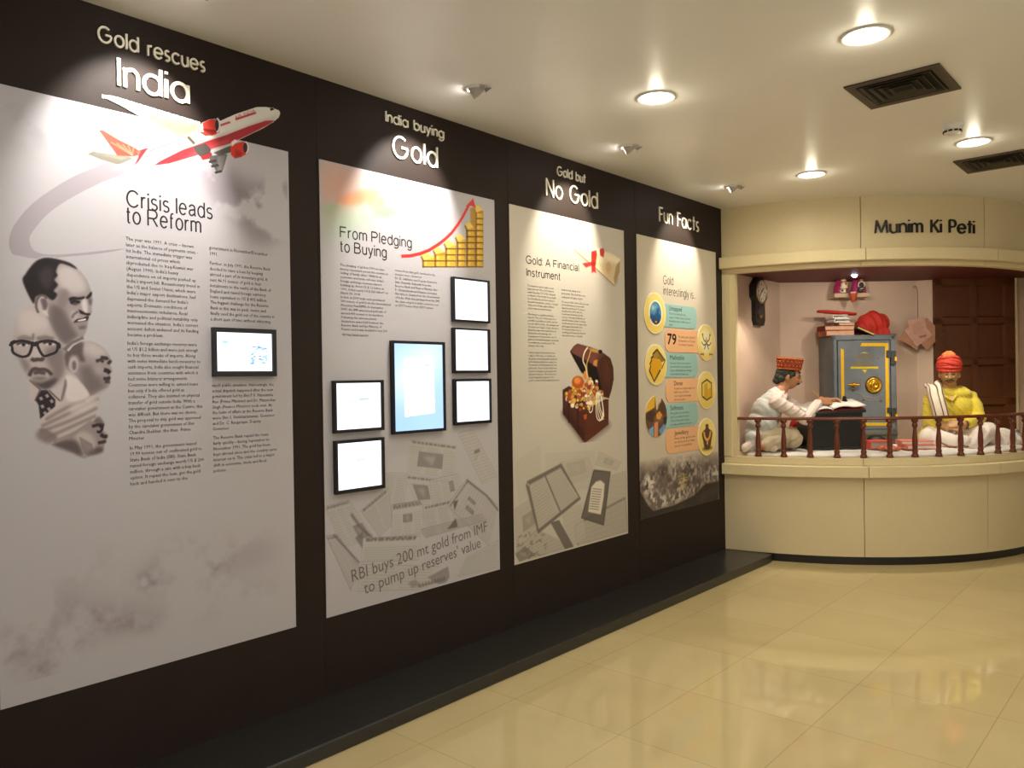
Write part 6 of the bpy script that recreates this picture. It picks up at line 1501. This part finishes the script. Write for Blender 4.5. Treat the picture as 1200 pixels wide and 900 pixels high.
# ---------------------------------------------------------------- person in yellow, facing the visitor
PT = 7.02; pu = PT / FPX; PX0 = 1113.0; MROT = -0.46
man = nthing('person', 'seated person in yellow kurta and red turban with clasped hands, white shawl on shoulder', 'person', (PX0 - 600) / FPX * PT, PT, MZ, None, MROT)
def q(px, py, y=0.0):
    """pixel to the seated person's local frame at depth offset y"""
    k = (PT + y) / FPX; return RZ(-MROT) @ Vector(((px - 600) * k - (PX0 - 600) * pu, y, CAM.z + (HZ(px) - py) * k - MZ))
HM = TR(*q(1112.6, 438.5, -.035)) @ RX_(.10)
shL, shR = q(1090.5, 462.5), q(1136.5, 459.5); elL, elR = q(1089, 492, -.04), q(1146, 490, -.10); wrL, wrR = q(1105, 499, -.20), q(1128, 498, -.26)
legA = [Vector((-.10, .03, .09)), Vector((-.17, -.24, .085)), Vector((.02, -.33, .055))]; legB = [Vector((.10, .03, .10)), q(1143, 512, -.18), q(1155, 506, -.14), q(1138, 520, -.24), Vector((.02, -.30, .06))]
b = MB(); head_mb(b, HM, 1.0)
nk = q(1113, 458, .0)
limb(b, [HM @ Vector((0, .02, -.06)), nk, nk + Vector((0, .02, -.05))], [.054, .056, .075])
limb(b, [Vector((.01, .05, .10)), Vector((.01, .05, .22)), Vector((.01, .03, .36)), nk + Vector((0, .03, -.08))], [.13, .125, .125, .09])
for a_, e_, w_ in ((shL, elL, wrL), (shR, elR, wrR)): limb(b, [nk + Vector((0, .03, -.075)), a_ + Vector((0, .01, -.070)), a_.lerp(e_, .5), e_, e_.lerp(w_, .5), w_], [.055, .042, .043, .042, .037, .027])
hl = frame_from(wrL, (1, -.22, -.10), (.12, -.72, .68)); hr = frame_from(wrR, (-1, -.22, .0), (.10, -.70, .70))
hand_mb(b, hl, -1 if False else 1, .55); hand_mb(b, hr @ TR(.0, 0, .012), -1, .75)
limb(b, legA, [.08, .06, .036]); limb(b, legB, [.085, .075, .06, .05, .036])
remesh('body', b, m_skinB, man, .0045, 3)
# face details
E_ = MB()
for s in (-1, 1): E_.ball((0, 0, 0), (.0125, .006, .0055), 14, 8, HM @ TR(s * .026, -.0835, .006))
L(E_, 'eye', mat('eye_dark', (50, 36, 30), .3), man)
L(MB().tube([HM @ Vector(p) for p in ((-.040, -.082, .022), (-.026, -.092, .027), (-.010, -.095, .024))], [.003, .0045, .003], 8).tube([HM @ Vector(p) for p in ((.040, -.082, .022), (.026, -.092, .027), (.010, -.095, .024))], [.003, .0045, .003], 8), 'eyebrow', m_hairk, man)
m_mous = mat('grey_moustache', (72, 58, 48), .7, noise=.6, nscale=120); b = MB(); b.tube([HM @ Vector(p) for p in ((-.036, -.078, -.056), (-.022, -.090, -.046), (0, -.095, -.042), (.022, -.090, -.046), (.036, -.078, -.056))], [.003, .0075, .0075, .0075, .003], 10); L(b, 'moustache', m_mous, man)
L(MB().ball((0, 0, 0), (.020, .006, .004), 12, 6, HM @ TR(0, -.0865, -.064)), 'lips', mat('lip_brown', (140, 80, 62), .5), man)
m_wire = mat('spectacle_wire', (168, 132, 70), .3, metal=.8); b = MB()
for s in (-1, 1): b.tube([HM @ Vector((s * .030 + .023 * math.cos(a_), -.104 + .006 * abs(s) * abs(math.cos(a_)), .002 + .018 * math.sin(a_))) for a_ in np.linspace(0, 2 * PI, 20)[:-1]], .0014, 6, closed=True).tube([HM @ Vector(p) for p in ((s * .053, -.098, .006), (s * .074, -.05, .008), (s * .080, .01, .006))], .0014, 6)
b.tube([HM @ Vector((-.008, -.106, .006)), HM @ Vector((0, -.110, .009)), HM @ Vector((.008, -.106, .006))], .0014, 6); L(b, 'spectacles', m_wire, man)
b = MB(); b.ball((0, 0, 0), (.076, .078, .07), 24, 14, HM @ TR(0, .026, .000)); remesh('hair', b, mat('dark_grey_hair', (62, 58, 54), .7, noise=.5, nscale=80), man, .005, 2)
# turban
m_tur = mat('red_printed_turban', (206, 62, 46), .7, noise=.3, nscale=70, bump=.2, bscale=40); m_turo = mat('orange_printed_turban', (226, 118, 60), .7, noise=.45, nscale=60)
tc = HM @ TR(0, .008, .070); b = MB()
for k in range(5):
    zz = -.012 + .020 * k; tl = .34 - .12 * k
    for sg in (-1, 1):
        b.tube([tc @ Vector(((.093 - .004 * abs(k - 1.5)) * math.sin(a_), -(.108 - .004 * abs(k - 1.5)) * math.cos(a_), zz - sg * tl * .09 * math.cos(a_) * (1 if sg > 0 else .8) + .010 * math.cos(2 * a_))) for a_ in np.linspace(0, 2 * PI, 36)[:-1]], .0135, 8, closed=True)
b.ball((0, 0, 0), (.088, .100, .055), 24, 14, tc @ TR(0, 0, .030))
remesh('turban', b, m_tur, man, .004, 1, disp=folds(.0025, 150, 3, (.3, .2, 1)))
b = MB(); b.ball((0, 0, 0), (.058, .052, .040), 22, 14, tc @ TR(-.004, -.012, .094))
for k in range(7): b.tube([tc @ Vector((-.050 + .016 * k, -.066, .076)), tc @ Vector((-.036 + .011 * k, -.060, .112)), tc @ Vector((-.020 + .006 * k, -.020, .136))], [.009, .009, .005], 8)
remesh('turban_crest', b, m_turo, man, .004, 1)
# kurta
m_kur = mat('yellow_kurta_cloth', (230, 208, 70), .75, noise=.06, nscale=14, bump=.15, bscale=26, sheen=.2); b = MB()
spine = [Vector((.01, .05, .06)), Vector((.012, .05, .20)), Vector((.012, .035, .34)), Vector((.012, .03, .455))]
for p, rx, ry, rz in ((spine[0], .185, .15, .10), (spine[1], .175, .145, .14), (spine[2], .185, .14, .14), (spine[3], .165, .115, .075)): b.ball(p, (rx, ry, rz), 26, 16)
limb(b, [nk + Vector((0, .028, -.075)), nk + Vector((0, .022, -.030))], [.10, .068])
for a_, e_, w_ in ((shL, elL, wrL), (shR, elR, wrR)): limb(b, [nk + Vector((0, .03, -.075)), nk.lerp(a_, .55) + Vector((0, .02, -.024)), a_ + Vector((0, .01, -.050)), a_.lerp(e_, .5), e_, e_.lerp(w_, .45), e_.lerp(w_, .66)], [.085, .076, .064, .064, .062, .056, .052])
limb(b, [Vector((-.15, -.02, .12)), Vector((-.20, -.08, .06)), Vector((-.22, -.10, .03))], [.085, .075, .05])
kf = folds(.0042, 105, .7, (.8, .3, .8)); remesh('kurta', b, m_kur, man, .006, 14, disp=kf)
m_kdark = mat('kurta_placket', (196, 168, 40), .7); cx = .0; b = MB()
vtx = nk + Vector((.012, -.128, -.085))
for sg in (-1, 1): b.tube([nk + Vector((sg * .062, -.005, -.012)), nk + Vector((sg * .060, -.050, -.022)), nk + Vector((sg * .036, -.088, -.050)), vtx], [.008, .011, .011, .008], 8)
L(b, 'collar', m_kur, man)
b = MB(); b.add([nk + Vector((-.034, -.072, -.034)), nk + Vector((.034, -.072, -.034)), nk + Vector((.0, -.112, -.092)), nk + Vector((0, -.03, -.05))], [(0, 2, 1), (0, 3, 2), (1, 2, 3), (0, 1, 3)]); L(b, 'neck_opening', m_skinB, man)
b = MB()
for k in range(3): b.ball(vtx + Vector((0.002, -.006 - .006 * k, -.03 - .055 * k)), .0055, 10, 6)
L(b, 'button', m_ivory, man)
# shawl over the right shoulder
m_shl = mat('white_shawl_cloth', (228, 214, 196), .8, bump=.1, bscale=60); m_sbr = mat('shawl_brown_stripe', (112, 78, 62), .8)
top = [(1085.5, 457, .09), (1084, 453.8, .0), (1085.5, 460, -.10), (1088, 470, -.145), (1091, 482, -.170), (1093, 490, -.175)]; wv = Vector((.122, 0, .030))
def shawl(u0, u1, off, m, name, par):
    vs, fs = [], []; nU = 8
    for i in range(len(top) * 4 - 3):
        f = i / 4; j = min(int(f), len(top) - 2); g = f - j; p = q(*top[j]).lerp(q(*top[j + 1]), g)
        wx = Vector((.128, 0, .012)) if f > 1.5 else Vector((.120, 0, .032)); 
        for k in range(nU + 1):
            uu = u0 + (u1 - u0) * k / nU; sag = .012 * math.sin(uu * 9) + off; bulge = -.035 * math.sin(PI * uu) if f > 1.2 else 0
            vs.append(p + wx * uu + Vector((-.012 if f < 1.5 else 0, bulge - sag * (f > 1), sag * (f <= 2) + .006)))
    rows = len(top) * 4 - 3
    for i in range(rows - 1):
        for k in range(nU): fs.append((i * (nU + 1) + k, i * (nU + 1) + k + 1, (i + 1) * (nU + 1) + k + 1, (i + 1) * (nU + 1) + k))
    bb = MB(); bb.add(vs, fs, smooth=True); o = L(bb, name, m, par); md = o.modifiers.new('thick', 'SOLIDIFY'); md.thickness = .006; return o
sh = shawl(0, 1, .014, m_shl, 'shawl', man)
for u0 in (.16, .62, .90): shawl(u0, u0 + .055, .0175, m_sbr, 'shawl_stripe', sh)
# dhoti
m_dho = mat('white_dhoti_cloth', (238, 226, 218), .8, bump=.2, bscale=18); b = MB()
limb(b, legA, [.11, .088, .056]); limb(b, legB, [.115, .105, .09, .076, .056]); b.ball((.02, -.10, .10), (.15, .12, .085), 24, 14)
limb(b, [q(1155, 506, -.08), q(1160, 514, -.06), q(1172, 519, -.05)], [.085, .075, .055])
remesh('dhoti', b, m_dho, man, .006, 4, disp=folds(.006, 52, 2.1, (.7, .5, -.6)))
b = MB(); b.tube([q(1098, 517, -.27), q(1112, 524, -.32), q(1124, 522, -.345), q(1134, 523, -.30), q(1143, 527, -.25)], [.005, .007, .007, .007, .005], 8); L(b, 'dhoti_border', mat('brown_border', (150, 84, 62), .8), man)
L(MB().tube([(frame_from(wrR, (-1, -.22, 0), (.1, -.7, .7)) @ Vector((-.03,   .031 * math.cos(a_), .031 * math.sin(a_)))) for a_ in np.linspace(0, 2 * PI, 18)[:-1]], .004, 6, closed=True), 'bracelet', mat('dark_bead', (40, 26, 20), .5), man)

# ---------------------------------------------------------------- person writing, facing right
WT = 6.86; wu = WT / FPX; WX0 = 905.0
wr = nthing('person', 'seated person in red embroidered cap and grey waistcoat writing at the low desk', 'person', (WX0 - 600) / FPX * WT, WT, MZ)
def w_(px, py, y=0.0):
    k = (WT + y) / FPX; return Vector(((px - 600) * k - (WX0 - 600) * wu, y, CAM.z + (HZ(px) - py) * k - MZ))
WM = TR(*w_(924.5, 441.5, .0)) @ RZ(PI / 2 - .34) @ RX_(.20)
sN, sF = w_(909, 469, -.15), w_(912, 465, .16); eN, eF = w_(943, 491.5, -.20), w_(945, 486, .14); hN, hF = w_(960, 470.5, -.075), w_(965, 470, .05)
b = MB(); head_mb(b, WM, .98); nk2 = w_(913, 459, .0)
limb(b, [WM @ Vector((0, .02, -.06)), w_(917, 454), nk2 + Vector((-.01, 0, -.03))], [.052, .052, .075]); limb(b, [w_(893, 513), w_(894, 496), w_(900, 480), nk2 + Vector((-.01, 0, -.05))], [.125, .12, .12, .085])
for a_, e_, k_ in ((sN, eN, hN), (sF, eF, hF)): limb(b, [nk2 + Vector((0, 0, -.06)), a_ + Vector((0, 0, -.028)), a_.lerp(e_, .5), e_, e_.lerp(k_, .5), k_], [.055, .044, .042, .040, .036, .026])
hand_mb(b, frame_from(hN, (.93, .25, .02), (.05, -.75, .65)), 1, 1.05); hand_mb(b, frame_from(hF, (.85, -.45, .06), (.1, .55, .85)), -1, .95)
for s, kn, ft in ((-1, w_(928, 514, -.16), w_(892, 523, -.22)), (1, w_(932, 511, .18), w_(920, 520, -.05))): limb(b, [w_(892, 514, s * .09), kn, kn.lerp(ft, .5), ft], [.085, .064, .05, .036])
remesh('body', b, m_skinA, wr, .0045, 3)
E_ = MB()
for s in (-1, 1): E_.ball((0, 0, 0), (.0125, .006, .0055), 14, 8, WM @ TR(s * .026, -.082, .005))
L(E_, 'eye', MATS['eye_dark'], wr); b = MB()
for s in (-1, 1): b.tube([WM @ Vector((s * .042, -.080, .022)), WM @ Vector((s * .026, -.090, .026)), WM @ Vector((s * .010, -.094, .023))], [.003, .0045, .003], 8)
L(b, 'eyebrow', m_hairk, wr); b = MB(); b.tube([WM @ Vector(p) for p in ((-.036, -.077, -.058), (-.020, -.089, -.047), (0, -.094, -.043), (.020, -.089, -.047), (.036, -.077, -.058))], [.003, .0075, .0075, .0075, .003], 10); L(b, 'moustache', mat('black_moustache', (28, 24, 22), .7), wr)
b = MB(); b.ball((0, 0, 0), (.083, .098, .075), 26, 16, WM @ TR(0, .018, .022)); b.ball((0, 0, 0), (.078, .062, .055), 24, 14, WM @ TR(0, .058, -.020)); b.ball((0, 0, 0), (.062, .038, .030), 20, 12, WM @ TR(0, .088, -.052))
for s in (-1, 1): b.tube([WM @ Vector((s * .076, -.030, .040)), WM @ Vector((s * .080, -.022, .012)), WM @ Vector((s * .078, -.014, -.012))], [.014, .012, .006], 8)
for k in range(9): b.tube([WM @ Vector((-.048 + .012 * k, -.078, .056)), WM @ Vector((-.050 + .0125 * k, -.086, .046))], [.010, .005], 6)
remesh('hair', b, m_hairk, wr, .004, 1, disp=folds(.003, 160, 1, (.4, 1, .4)))
m_cap = mat('embroidered_red_cap', (150, 62, 30), .75, noise=.55, nscale=110, bump=.4, bscale=110)
CM = WM @ TR(0, .010, .058) @ RX_(-.10)
cap_prof = [(.092, 0), (.094, .004), (.100, .050), (.107, .102), (.104, .106), (.0001, .108)]
cp = L(MB().lathe(cap_prof, 40, CM @ Matrix.Diagonal((.92, 1.06, 1, 1)), cap=False), 'cap', m_cap, wr); b = MB()
for zz in (.008, .096): b.tube([CM @ Vector(((.094 + .135 * zz) * .92 * math.cos(a_), (.094 + .135 * zz) * 1.06 * math.sin(a_), zz)) for a_ in np.linspace(0, 2 * PI, 40)[:-1]], .0035, 6, closed=True)
for k in range(40):
    a_ = 2 * PI * k / 40; zc = .035 + .035 * (k % 2); rr_ = .0955 + .13 * zc; b.ball(CM @ Vector((rr_ * .92 * math.cos(a_), rr_ * 1.06 * math.sin(a_), zc)), .006, 8, 6)
L(b, 'cap_embroidery', mat('orange_thread', (196, 104, 48), .8), cp)
# shirt, waistcoat, trousers
m_shirt = mat('pale_pink_shirt', (222, 204, 196), .8, bump=.15, bscale=28); b = MB()
for a_, e_, k_ in ((sN, eN, hN), (sF, eF, hF)): limb(b, [nk2 + Vector((-.01, 0, -.06)), nk2.lerp(a_, .6) + Vector((0, 0, -.03)), a_ + Vector((0, 0, -.02)), a_.lerp(e_, .5), e_, e_.lerp(k_, .5), e_.lerp(k_, .88)], [.08, .072, .062, .056, .053, .046, .040])
b.ball(w_(893, 505), (.13, .17, .15), 24, 16); limb(b, [nk2 + Vector((-.012, 0, -.045)), nk2 + Vector((.004, 0, -.010))], [.085, .062])
limb(b, [w_(884, 518, -.10), w_(872, 525, -.16)], [.06, .035]); limb(b, [w_(884, 520, -.12), w_(905, 524, -.22)], [.05, .04])
remesh('shirt', b, m_shirt, wr, .006, 8, disp=folds(.0045, 100, 1.1, (.7, .2, -.9)))
m_vest = mat('grey_white_waistcoat', (196, 198, 196), .7, noise=.05, nscale=30, bump=.1, bscale=40); b = MB()
for p, r in ((w_(890, 511), (.135, .185, .11)), (w_(892, 498), (.128, .180, .13)), (w_(897.5, 482), (.122, .172, .13)), (w_(904, 469.5), (.098, .150, .075))): b.ball(p, r, 28, 18)
limb(b, [nk2 + Vector((-.03, 0, -.05)), nk2 + Vector((-.020, 0, -.018))], [.09, .066]); limb(b, [w_(882, 515, -.10), w_(880, 521, -.12)], [.075, .06])
remesh('waistcoat', b, m_vest, wr, .006, 16, disp=folds(.0028, 70, .4, (.9, .2, .5)))
m_trs = mat('beige_trousers', (196, 180, 152), .8, bump=.2, bscale=20); b = MB()
for s, kn, ft in ((-1, w_(928, 514, -.16), w_(893, 523, -.22)), (1, w_(932, 511, .18), w_(922, 520, -.05))): limb(b, [w_(894, 513, s * .09), kn, kn.lerp(ft, .5), kn.lerp(ft, .9)], [.10, .082, .064, .05])
remesh('trousers', b, m_trs, wr, .006, 4, disp=folds(.006, 60, 2.6, (.6, .4, -.9)))

# ---------------------------------------------------------------- desk, open ledger, pen, inkwell
m_dsk = mat('black_desk_lacquer', (20, 17, 16), .35, spec=.5)
DK = 6.70; du = DK / FPX
dl, drt = (948.5 - 600) * du, (1010.5 - 600) * du; dzl = CAM.z + (HZ(950) - 482.5) * du; dzr = CAM.z + (HZ(1010) - 480) * du
t = nthing('writing_desk', 'low black slope-topped writing desk between the writer and the safe', 'desk', (dl + drt) / 2, DK, MZ + .002); w = (drt - dl) / 2; hl_, hr_ = dzl - MZ - .03, dzr - MZ - .022; dd = .30
b = MB(); b.add([(-w, 0, .02), (w, 0, .02), (w, dd, .02), (-w, dd, .02), (-w, 0, hl_), (w, 0, hr_), (w, dd, hr_), (-w, dd, hl_)], [(0, 3, 2, 1), (4, 5, 6, 7), (0, 1, 5, 4), (1, 2, 6, 5), (2, 3, 7, 6), (3, 0, 4, 7)]); L(b, 'desk_case', m_dsk, t, bevel=.004)
b = MB(); e = .022; b.add([(-w - e, -e, hl_), (w + e, -e, hr_), (w + e, dd + e, hr_), (-w - e, dd + e, hl_), (-w - e, -e, hl_ + .022), (w + e, -e, hr_ + .022), (w + e, dd + e, hr_ + .022), (-w - e, dd + e, hl_ + .022)], [(0, 3, 2, 1), (4, 5, 6, 7), (0, 1, 5, 4), (1, 2, 6, 5), (2, 3, 7, 6), (3, 0, 4, 7)]); L(b, 'desk_top', m_dsk, t, bevel=.005)
L(MB().box((-w - .012, -.012, 0), (w + .012, dd + .012, .03)), 'plinth', m_dsk, t, bevel=.004); L(MB().box((-w, -.003, .085), (w, .002, .092)), 'moulding', m_dsk, t)
TILT = .17
def shear(p):
    for o in p.children:
        if o.name.startswith(('desk', 'page', 'ruled', 'book')):
            for v in o.data.vertices:
                if v.co.z > .1: v.co.z += TILT * v.co.y
            o.data.update()
            shear(o)
shear(t)
sl = math.atan2(hr_ - hl_, 2 * w)
def dtop(x): return hl_ + (hr_ - hl_) * (x + w) / (2 * w) + .0235
# open account book: two leaves curving up from the fold
t2 = nthing('open_book', 'large open white account book on the black desk under the writing hands', 'open book', (dl + drt) / 2, DK, MZ + .002)
def leaf(sgn, top_off, lift):
    vs, fs = [], []; n = 12; x0b = -.02
    for i in range(n + 1):
        f = i / n; x = x0b + sgn * f * .245 + (.03 if sgn > 0 else -.0) * f; bump = .018 * math.sin(min(1, f * 1.6) * PI) * (1 - .3 * f) + lift * f * f
        for y in (.0, .28): vs.append((x, y, dtop(max(-w, min(w, x))) + .004 + top_off + bump))
    for i in range(n): fs.append((2 * i, 2 * i + 1, 2 * i + 3, 2 * i + 2))
    return vs, fs
for sgn, lift, nm in ((-1, .0, 'left_page_block'), (1, .012, 'right_page_block')):
    b = MB(); v1, f1 = leaf(sgn, .010, lift); b.add(v1, f1, smooth=True); o = L(b, 'page_block', m_wht, t2); md = o.modifiers.new('thick', 'SOLIDIFY'); md.thickness = .010; md.offset = -1 if sgn < 0 else 1
    b = MB()
    for k in range(9): 
        x = -.05 - .02 * k if sgn < 0 else .02 + .02 * k
        f = abs(x + .02) / .245; b.box((x, .03, dtop(x) + .0150 + .018 * math.sin(min(1, f * 1.6) * PI) * (1 - .3 * f) + lift * f * f), (x + .0015, .25, dtop(x) + .0157 + .018 * math.sin(min(1, f * 1.6) * PI) * (1 - .3 * f) + lift * f * f))
    L(b, 'ruled_lines', mat('pale_ruling', (204, 196, 196), .8), o)
L(MB().box((-.262, -.006, .001), (.262, .286, .004), TR(-.01, 0, dtop(-.01)) @ RY_(-sl)), 'book_cover', m_drk, t2)
shear(t2)
tp, tb = w_(951.5, 457.5, -.06), w_(968, 474.5, -.02)
t = nthing('pen', 'yellow wooden pen held in the writing hand', 'pen', 0, 0, 0); t.location = niche((WX0 - 600) / FPX * WT + tb.x, WT + tb.y, MZ + tb.z)
d = tp - tb; L(MB().tube([Vector((0, 0, 0)), d * .06, d * .12, d * .9, d], [.0008, .003, .0042, .0042, .003], 10), 'pen_holder', mat('pen_yellow', (222, 170, 84), .45), t)
ik = lp(989, 474.5, 6.93); t = nthing('inkwell', 'small black inkwell on the desk beyond the open book', 'inkwell', ik.x, 6.925, MZ + .002 + dtop(ik.x - (dl + drt) / 2) + TILT * (6.925 - DK + .035))
L(MB().lathe([(.0001, 0), (.030, 0), (.033, .006), (.031, .020), (.018, .034), (.015, .046), (.019, .050), (.019, .056), (.0001, .056)], 24, cap=False), 'ink_bottle', mat('black_glass', (10, 10, 12), .1), t); L(MB().lathe([(.0001, .056), (.013, .057), (.013, .066), (.0001, .069)], 18, cap=False), 'stopper', m_dsk, t)
t = nthing('cloth_cushion', 'bright red cushion on the floor between the writer and the desk', 'cushion', w_(940, 512, .3).x + (WX0 - 600) / FPX * WT, WT + .30, MZ); b = MB(); b.ball((0, 0, .14), (.13, .07, .14), 26, 16); b.box((-.10, -.05, .0), (.10, .05, .2)); remesh('cushion_cover', b, m_red, t, .006, 6, disp=folds(.004, 40, 1, (1, 0, .4)))

# ---------------------------------------------------------------- books and cloths on the mattress
def ms(px, t): return (px - 600) / FPX * t
m_coral = mat('coral_red_cover', (214, 84, 66), .6, noise=.08, nscale=20); m_salm = mat('salmon_cloth', (224, 132, 108), .75, noise=.12, nscale=16, bump=.2, bscale=20)
book('account_book', 'coral red account book with grey page edges lying right of the desk', ms(1018, 6.62), ms(1045, 6.62), MZ + .012, MZ + .078, 6.60, 6.80, m_coral, mat('grey_page_edges', (176, 160, 146), .8, noise=.15, nscale=80), spine='F' if False else 'L')
t = nthing('shoe_brush', 'rounded black cap lying behind the coral red book', 'cap', ms(1026, 6.95), 6.96, MZ + .002); L(MB().lathe([(.10, 0), (.105, .006), (.098, .03), (.075, .075), (.04, .098), (.0001, .105)], 30, Matrix.Diagonal((1, .75, 1, 1)), cap=False), 'cap_crown', m_blk2, t); L(MB().tube([(.104 * math.cos(a_), .078 * math.sin(a_), .010) for a_ in np.linspace(0, 2 * PI, 30)[:-1]], .006, 8, closed=True), 'cap_band', m_dsk, t)
t.name = 'black_cap'
def slab_stack(label, s0, s1, t0, t1, z0, th, m, group, rot=0.0):
    t = nthing('cloth_bound_book', label, 'book', (s0 + s1) / 2, (t0 + t1) / 2, z0, group, rot); w, dp = (s1 - s0) / 2, (t1 - t0) / 2
    L(MB().box((-w, -dp, 0), (w, dp, .006)).box((-w, -dp, th - .006), (w, dp, th)).box((-w, -dp, .006), (-w + .008, dp, th - .006)), 'cover', m, t, bevel=.002); L(MB().box((-w + .008, -dp + .004, .006), (w - .005, dp - .004, th - .006)), 'pages', m_wht, t); return t
G2 = 'salmon books on the mattress'
slab_stack('lower salmon cloth-bound book on the mattress left of the person in yellow', ms(1056, 6.62), ms(1095, 6.62), 6.53, 6.70, MZ + .012, .034, m_salm, G2)
slab_stack('upper salmon cloth-bound book, askew, left of the person in yellow', ms(1052, 6.66), ms(1088, 6.66), 6.56, 6.73, MZ + .047, .034, m_salm, G2, -.18)
t = nthing('printed_cloth', 'small red and cream printed cloth folded in front of the coral red book', 'cloth', ms(1043, 6.5), 6.51, MZ + .006); b = MB(); b.ball((0, 0, .018), (.095, .05, .022), 26, 12).ball((-.055, .0, .026), (.045, .04, .026), 20, 12); remesh('folded_cloth', b, mat('red_cream_print', (212, 120, 96), .8, noise=.6, nscale=55), t, .004, 3, disp=folds(.004, 70, 1.7))
t = nthing('white_cloth_heap', 'crumpled white cloth heap at the right end behind the railing', 'cloth', ms(1178, 6.98), 7.02, MZ - .004); b = MB(); b.ball((0, 0, .045), (.11, .10, .10), 26, 16).ball((-.08, .03, .07), (.085, .08, .10), 24, 14).ball((.085, .0, .03), (.07, .07, .065), 20, 12)
for k in range(3): b.tube([(.06 + .03 * k, -.02, .06), (.075 + .032 * k, -.02, .135 - .025 * k)], [.02, .004], 8)
remesh('cloth_folds', b, m_dho, t, .005, 3, disp=folds(.009, 60, .3, (.8, .5, .5)))
t = nthing('patterned_pouch', 'small black and white patterned pouch at the far right behind the railing', 'pouch', ms(1196, 7.05), 7.12, MZ - .01); b = MB(); b.ball((0, 0, .06), (.05, .045, .06), 20, 14); b.tube([(0, 0, .10), (0, 0, .135)], [.022, .03], 10); remesh('pouch_body', b, mat('black_white_pattern', (150, 146, 142), .8, noise=.95, nscale=38), t, .004, 3, disp=folds(.003, 70, .5))

# ---------------------------------------------------------------- small spots in the alcove ceiling
def niche_spot(px, tt, tgt, power, col=(1, .91, .74), size=80):
    p = niche((px - 600) / FPX * tt, tt, ROOF - .002)
    t = thing('recessed_downlight', 'small round downlight in the alcove ceiling, out of sight behind the fascia', 'ceiling light', p, 0, 'recessed downlights')
    MB().lathe([(.03, 0), (.042, 0), (.042, -.004), (.03, -.004)], 24, TR(*p), cap=False).build('trim_ring', m_white, t); MB().lathe([(.0001, -.002), (.03, -.001)], 24, TR(*p), cap=False).build('diffuser', emat('niche_diffuser', (255, 240, 214), 10), t)
    spot_lamp('niche_bulb', p - Vector((0, 0, .02)), tgt, power, col, size, .5, .02, t)
niche_spot(905, 6.68, niche(2.25, 6.95, 1.1), P_NICHE); niche_spot(985, 6.50, niche(2.95, 7.4, 1.5), P_NICHE * .6, size=115); niche_spot(1070, 6.48, niche(3.75, 7.5, 1.5), P_NICHE * .6, size=115); niche_spot(1126, 6.54, niche(3.9, 7.02, 1.15), P_NICHE * 1.2)
sp0 = Vector((.22, 6.50, ROOF - .002))
t = thing('recessed_downlight', 'small round downlight by the left wall of the alcove, hidden behind the fascia', 'ceiling light', sp0, 0, 'recessed downlights'); MB().lathe([(.03, 0), (.042, 0), (.042, -.004), (.03, -.004)], 24, TR(*sp0), cap=False).build('trim_ring', m_white, t)
spot_lamp('niche_bulb', sp0 - Vector((0, 0, .02)), (.05, 6.62, 1.0), P_NICHE * .5, (1, .90, .74), 56, .2, .015, t)
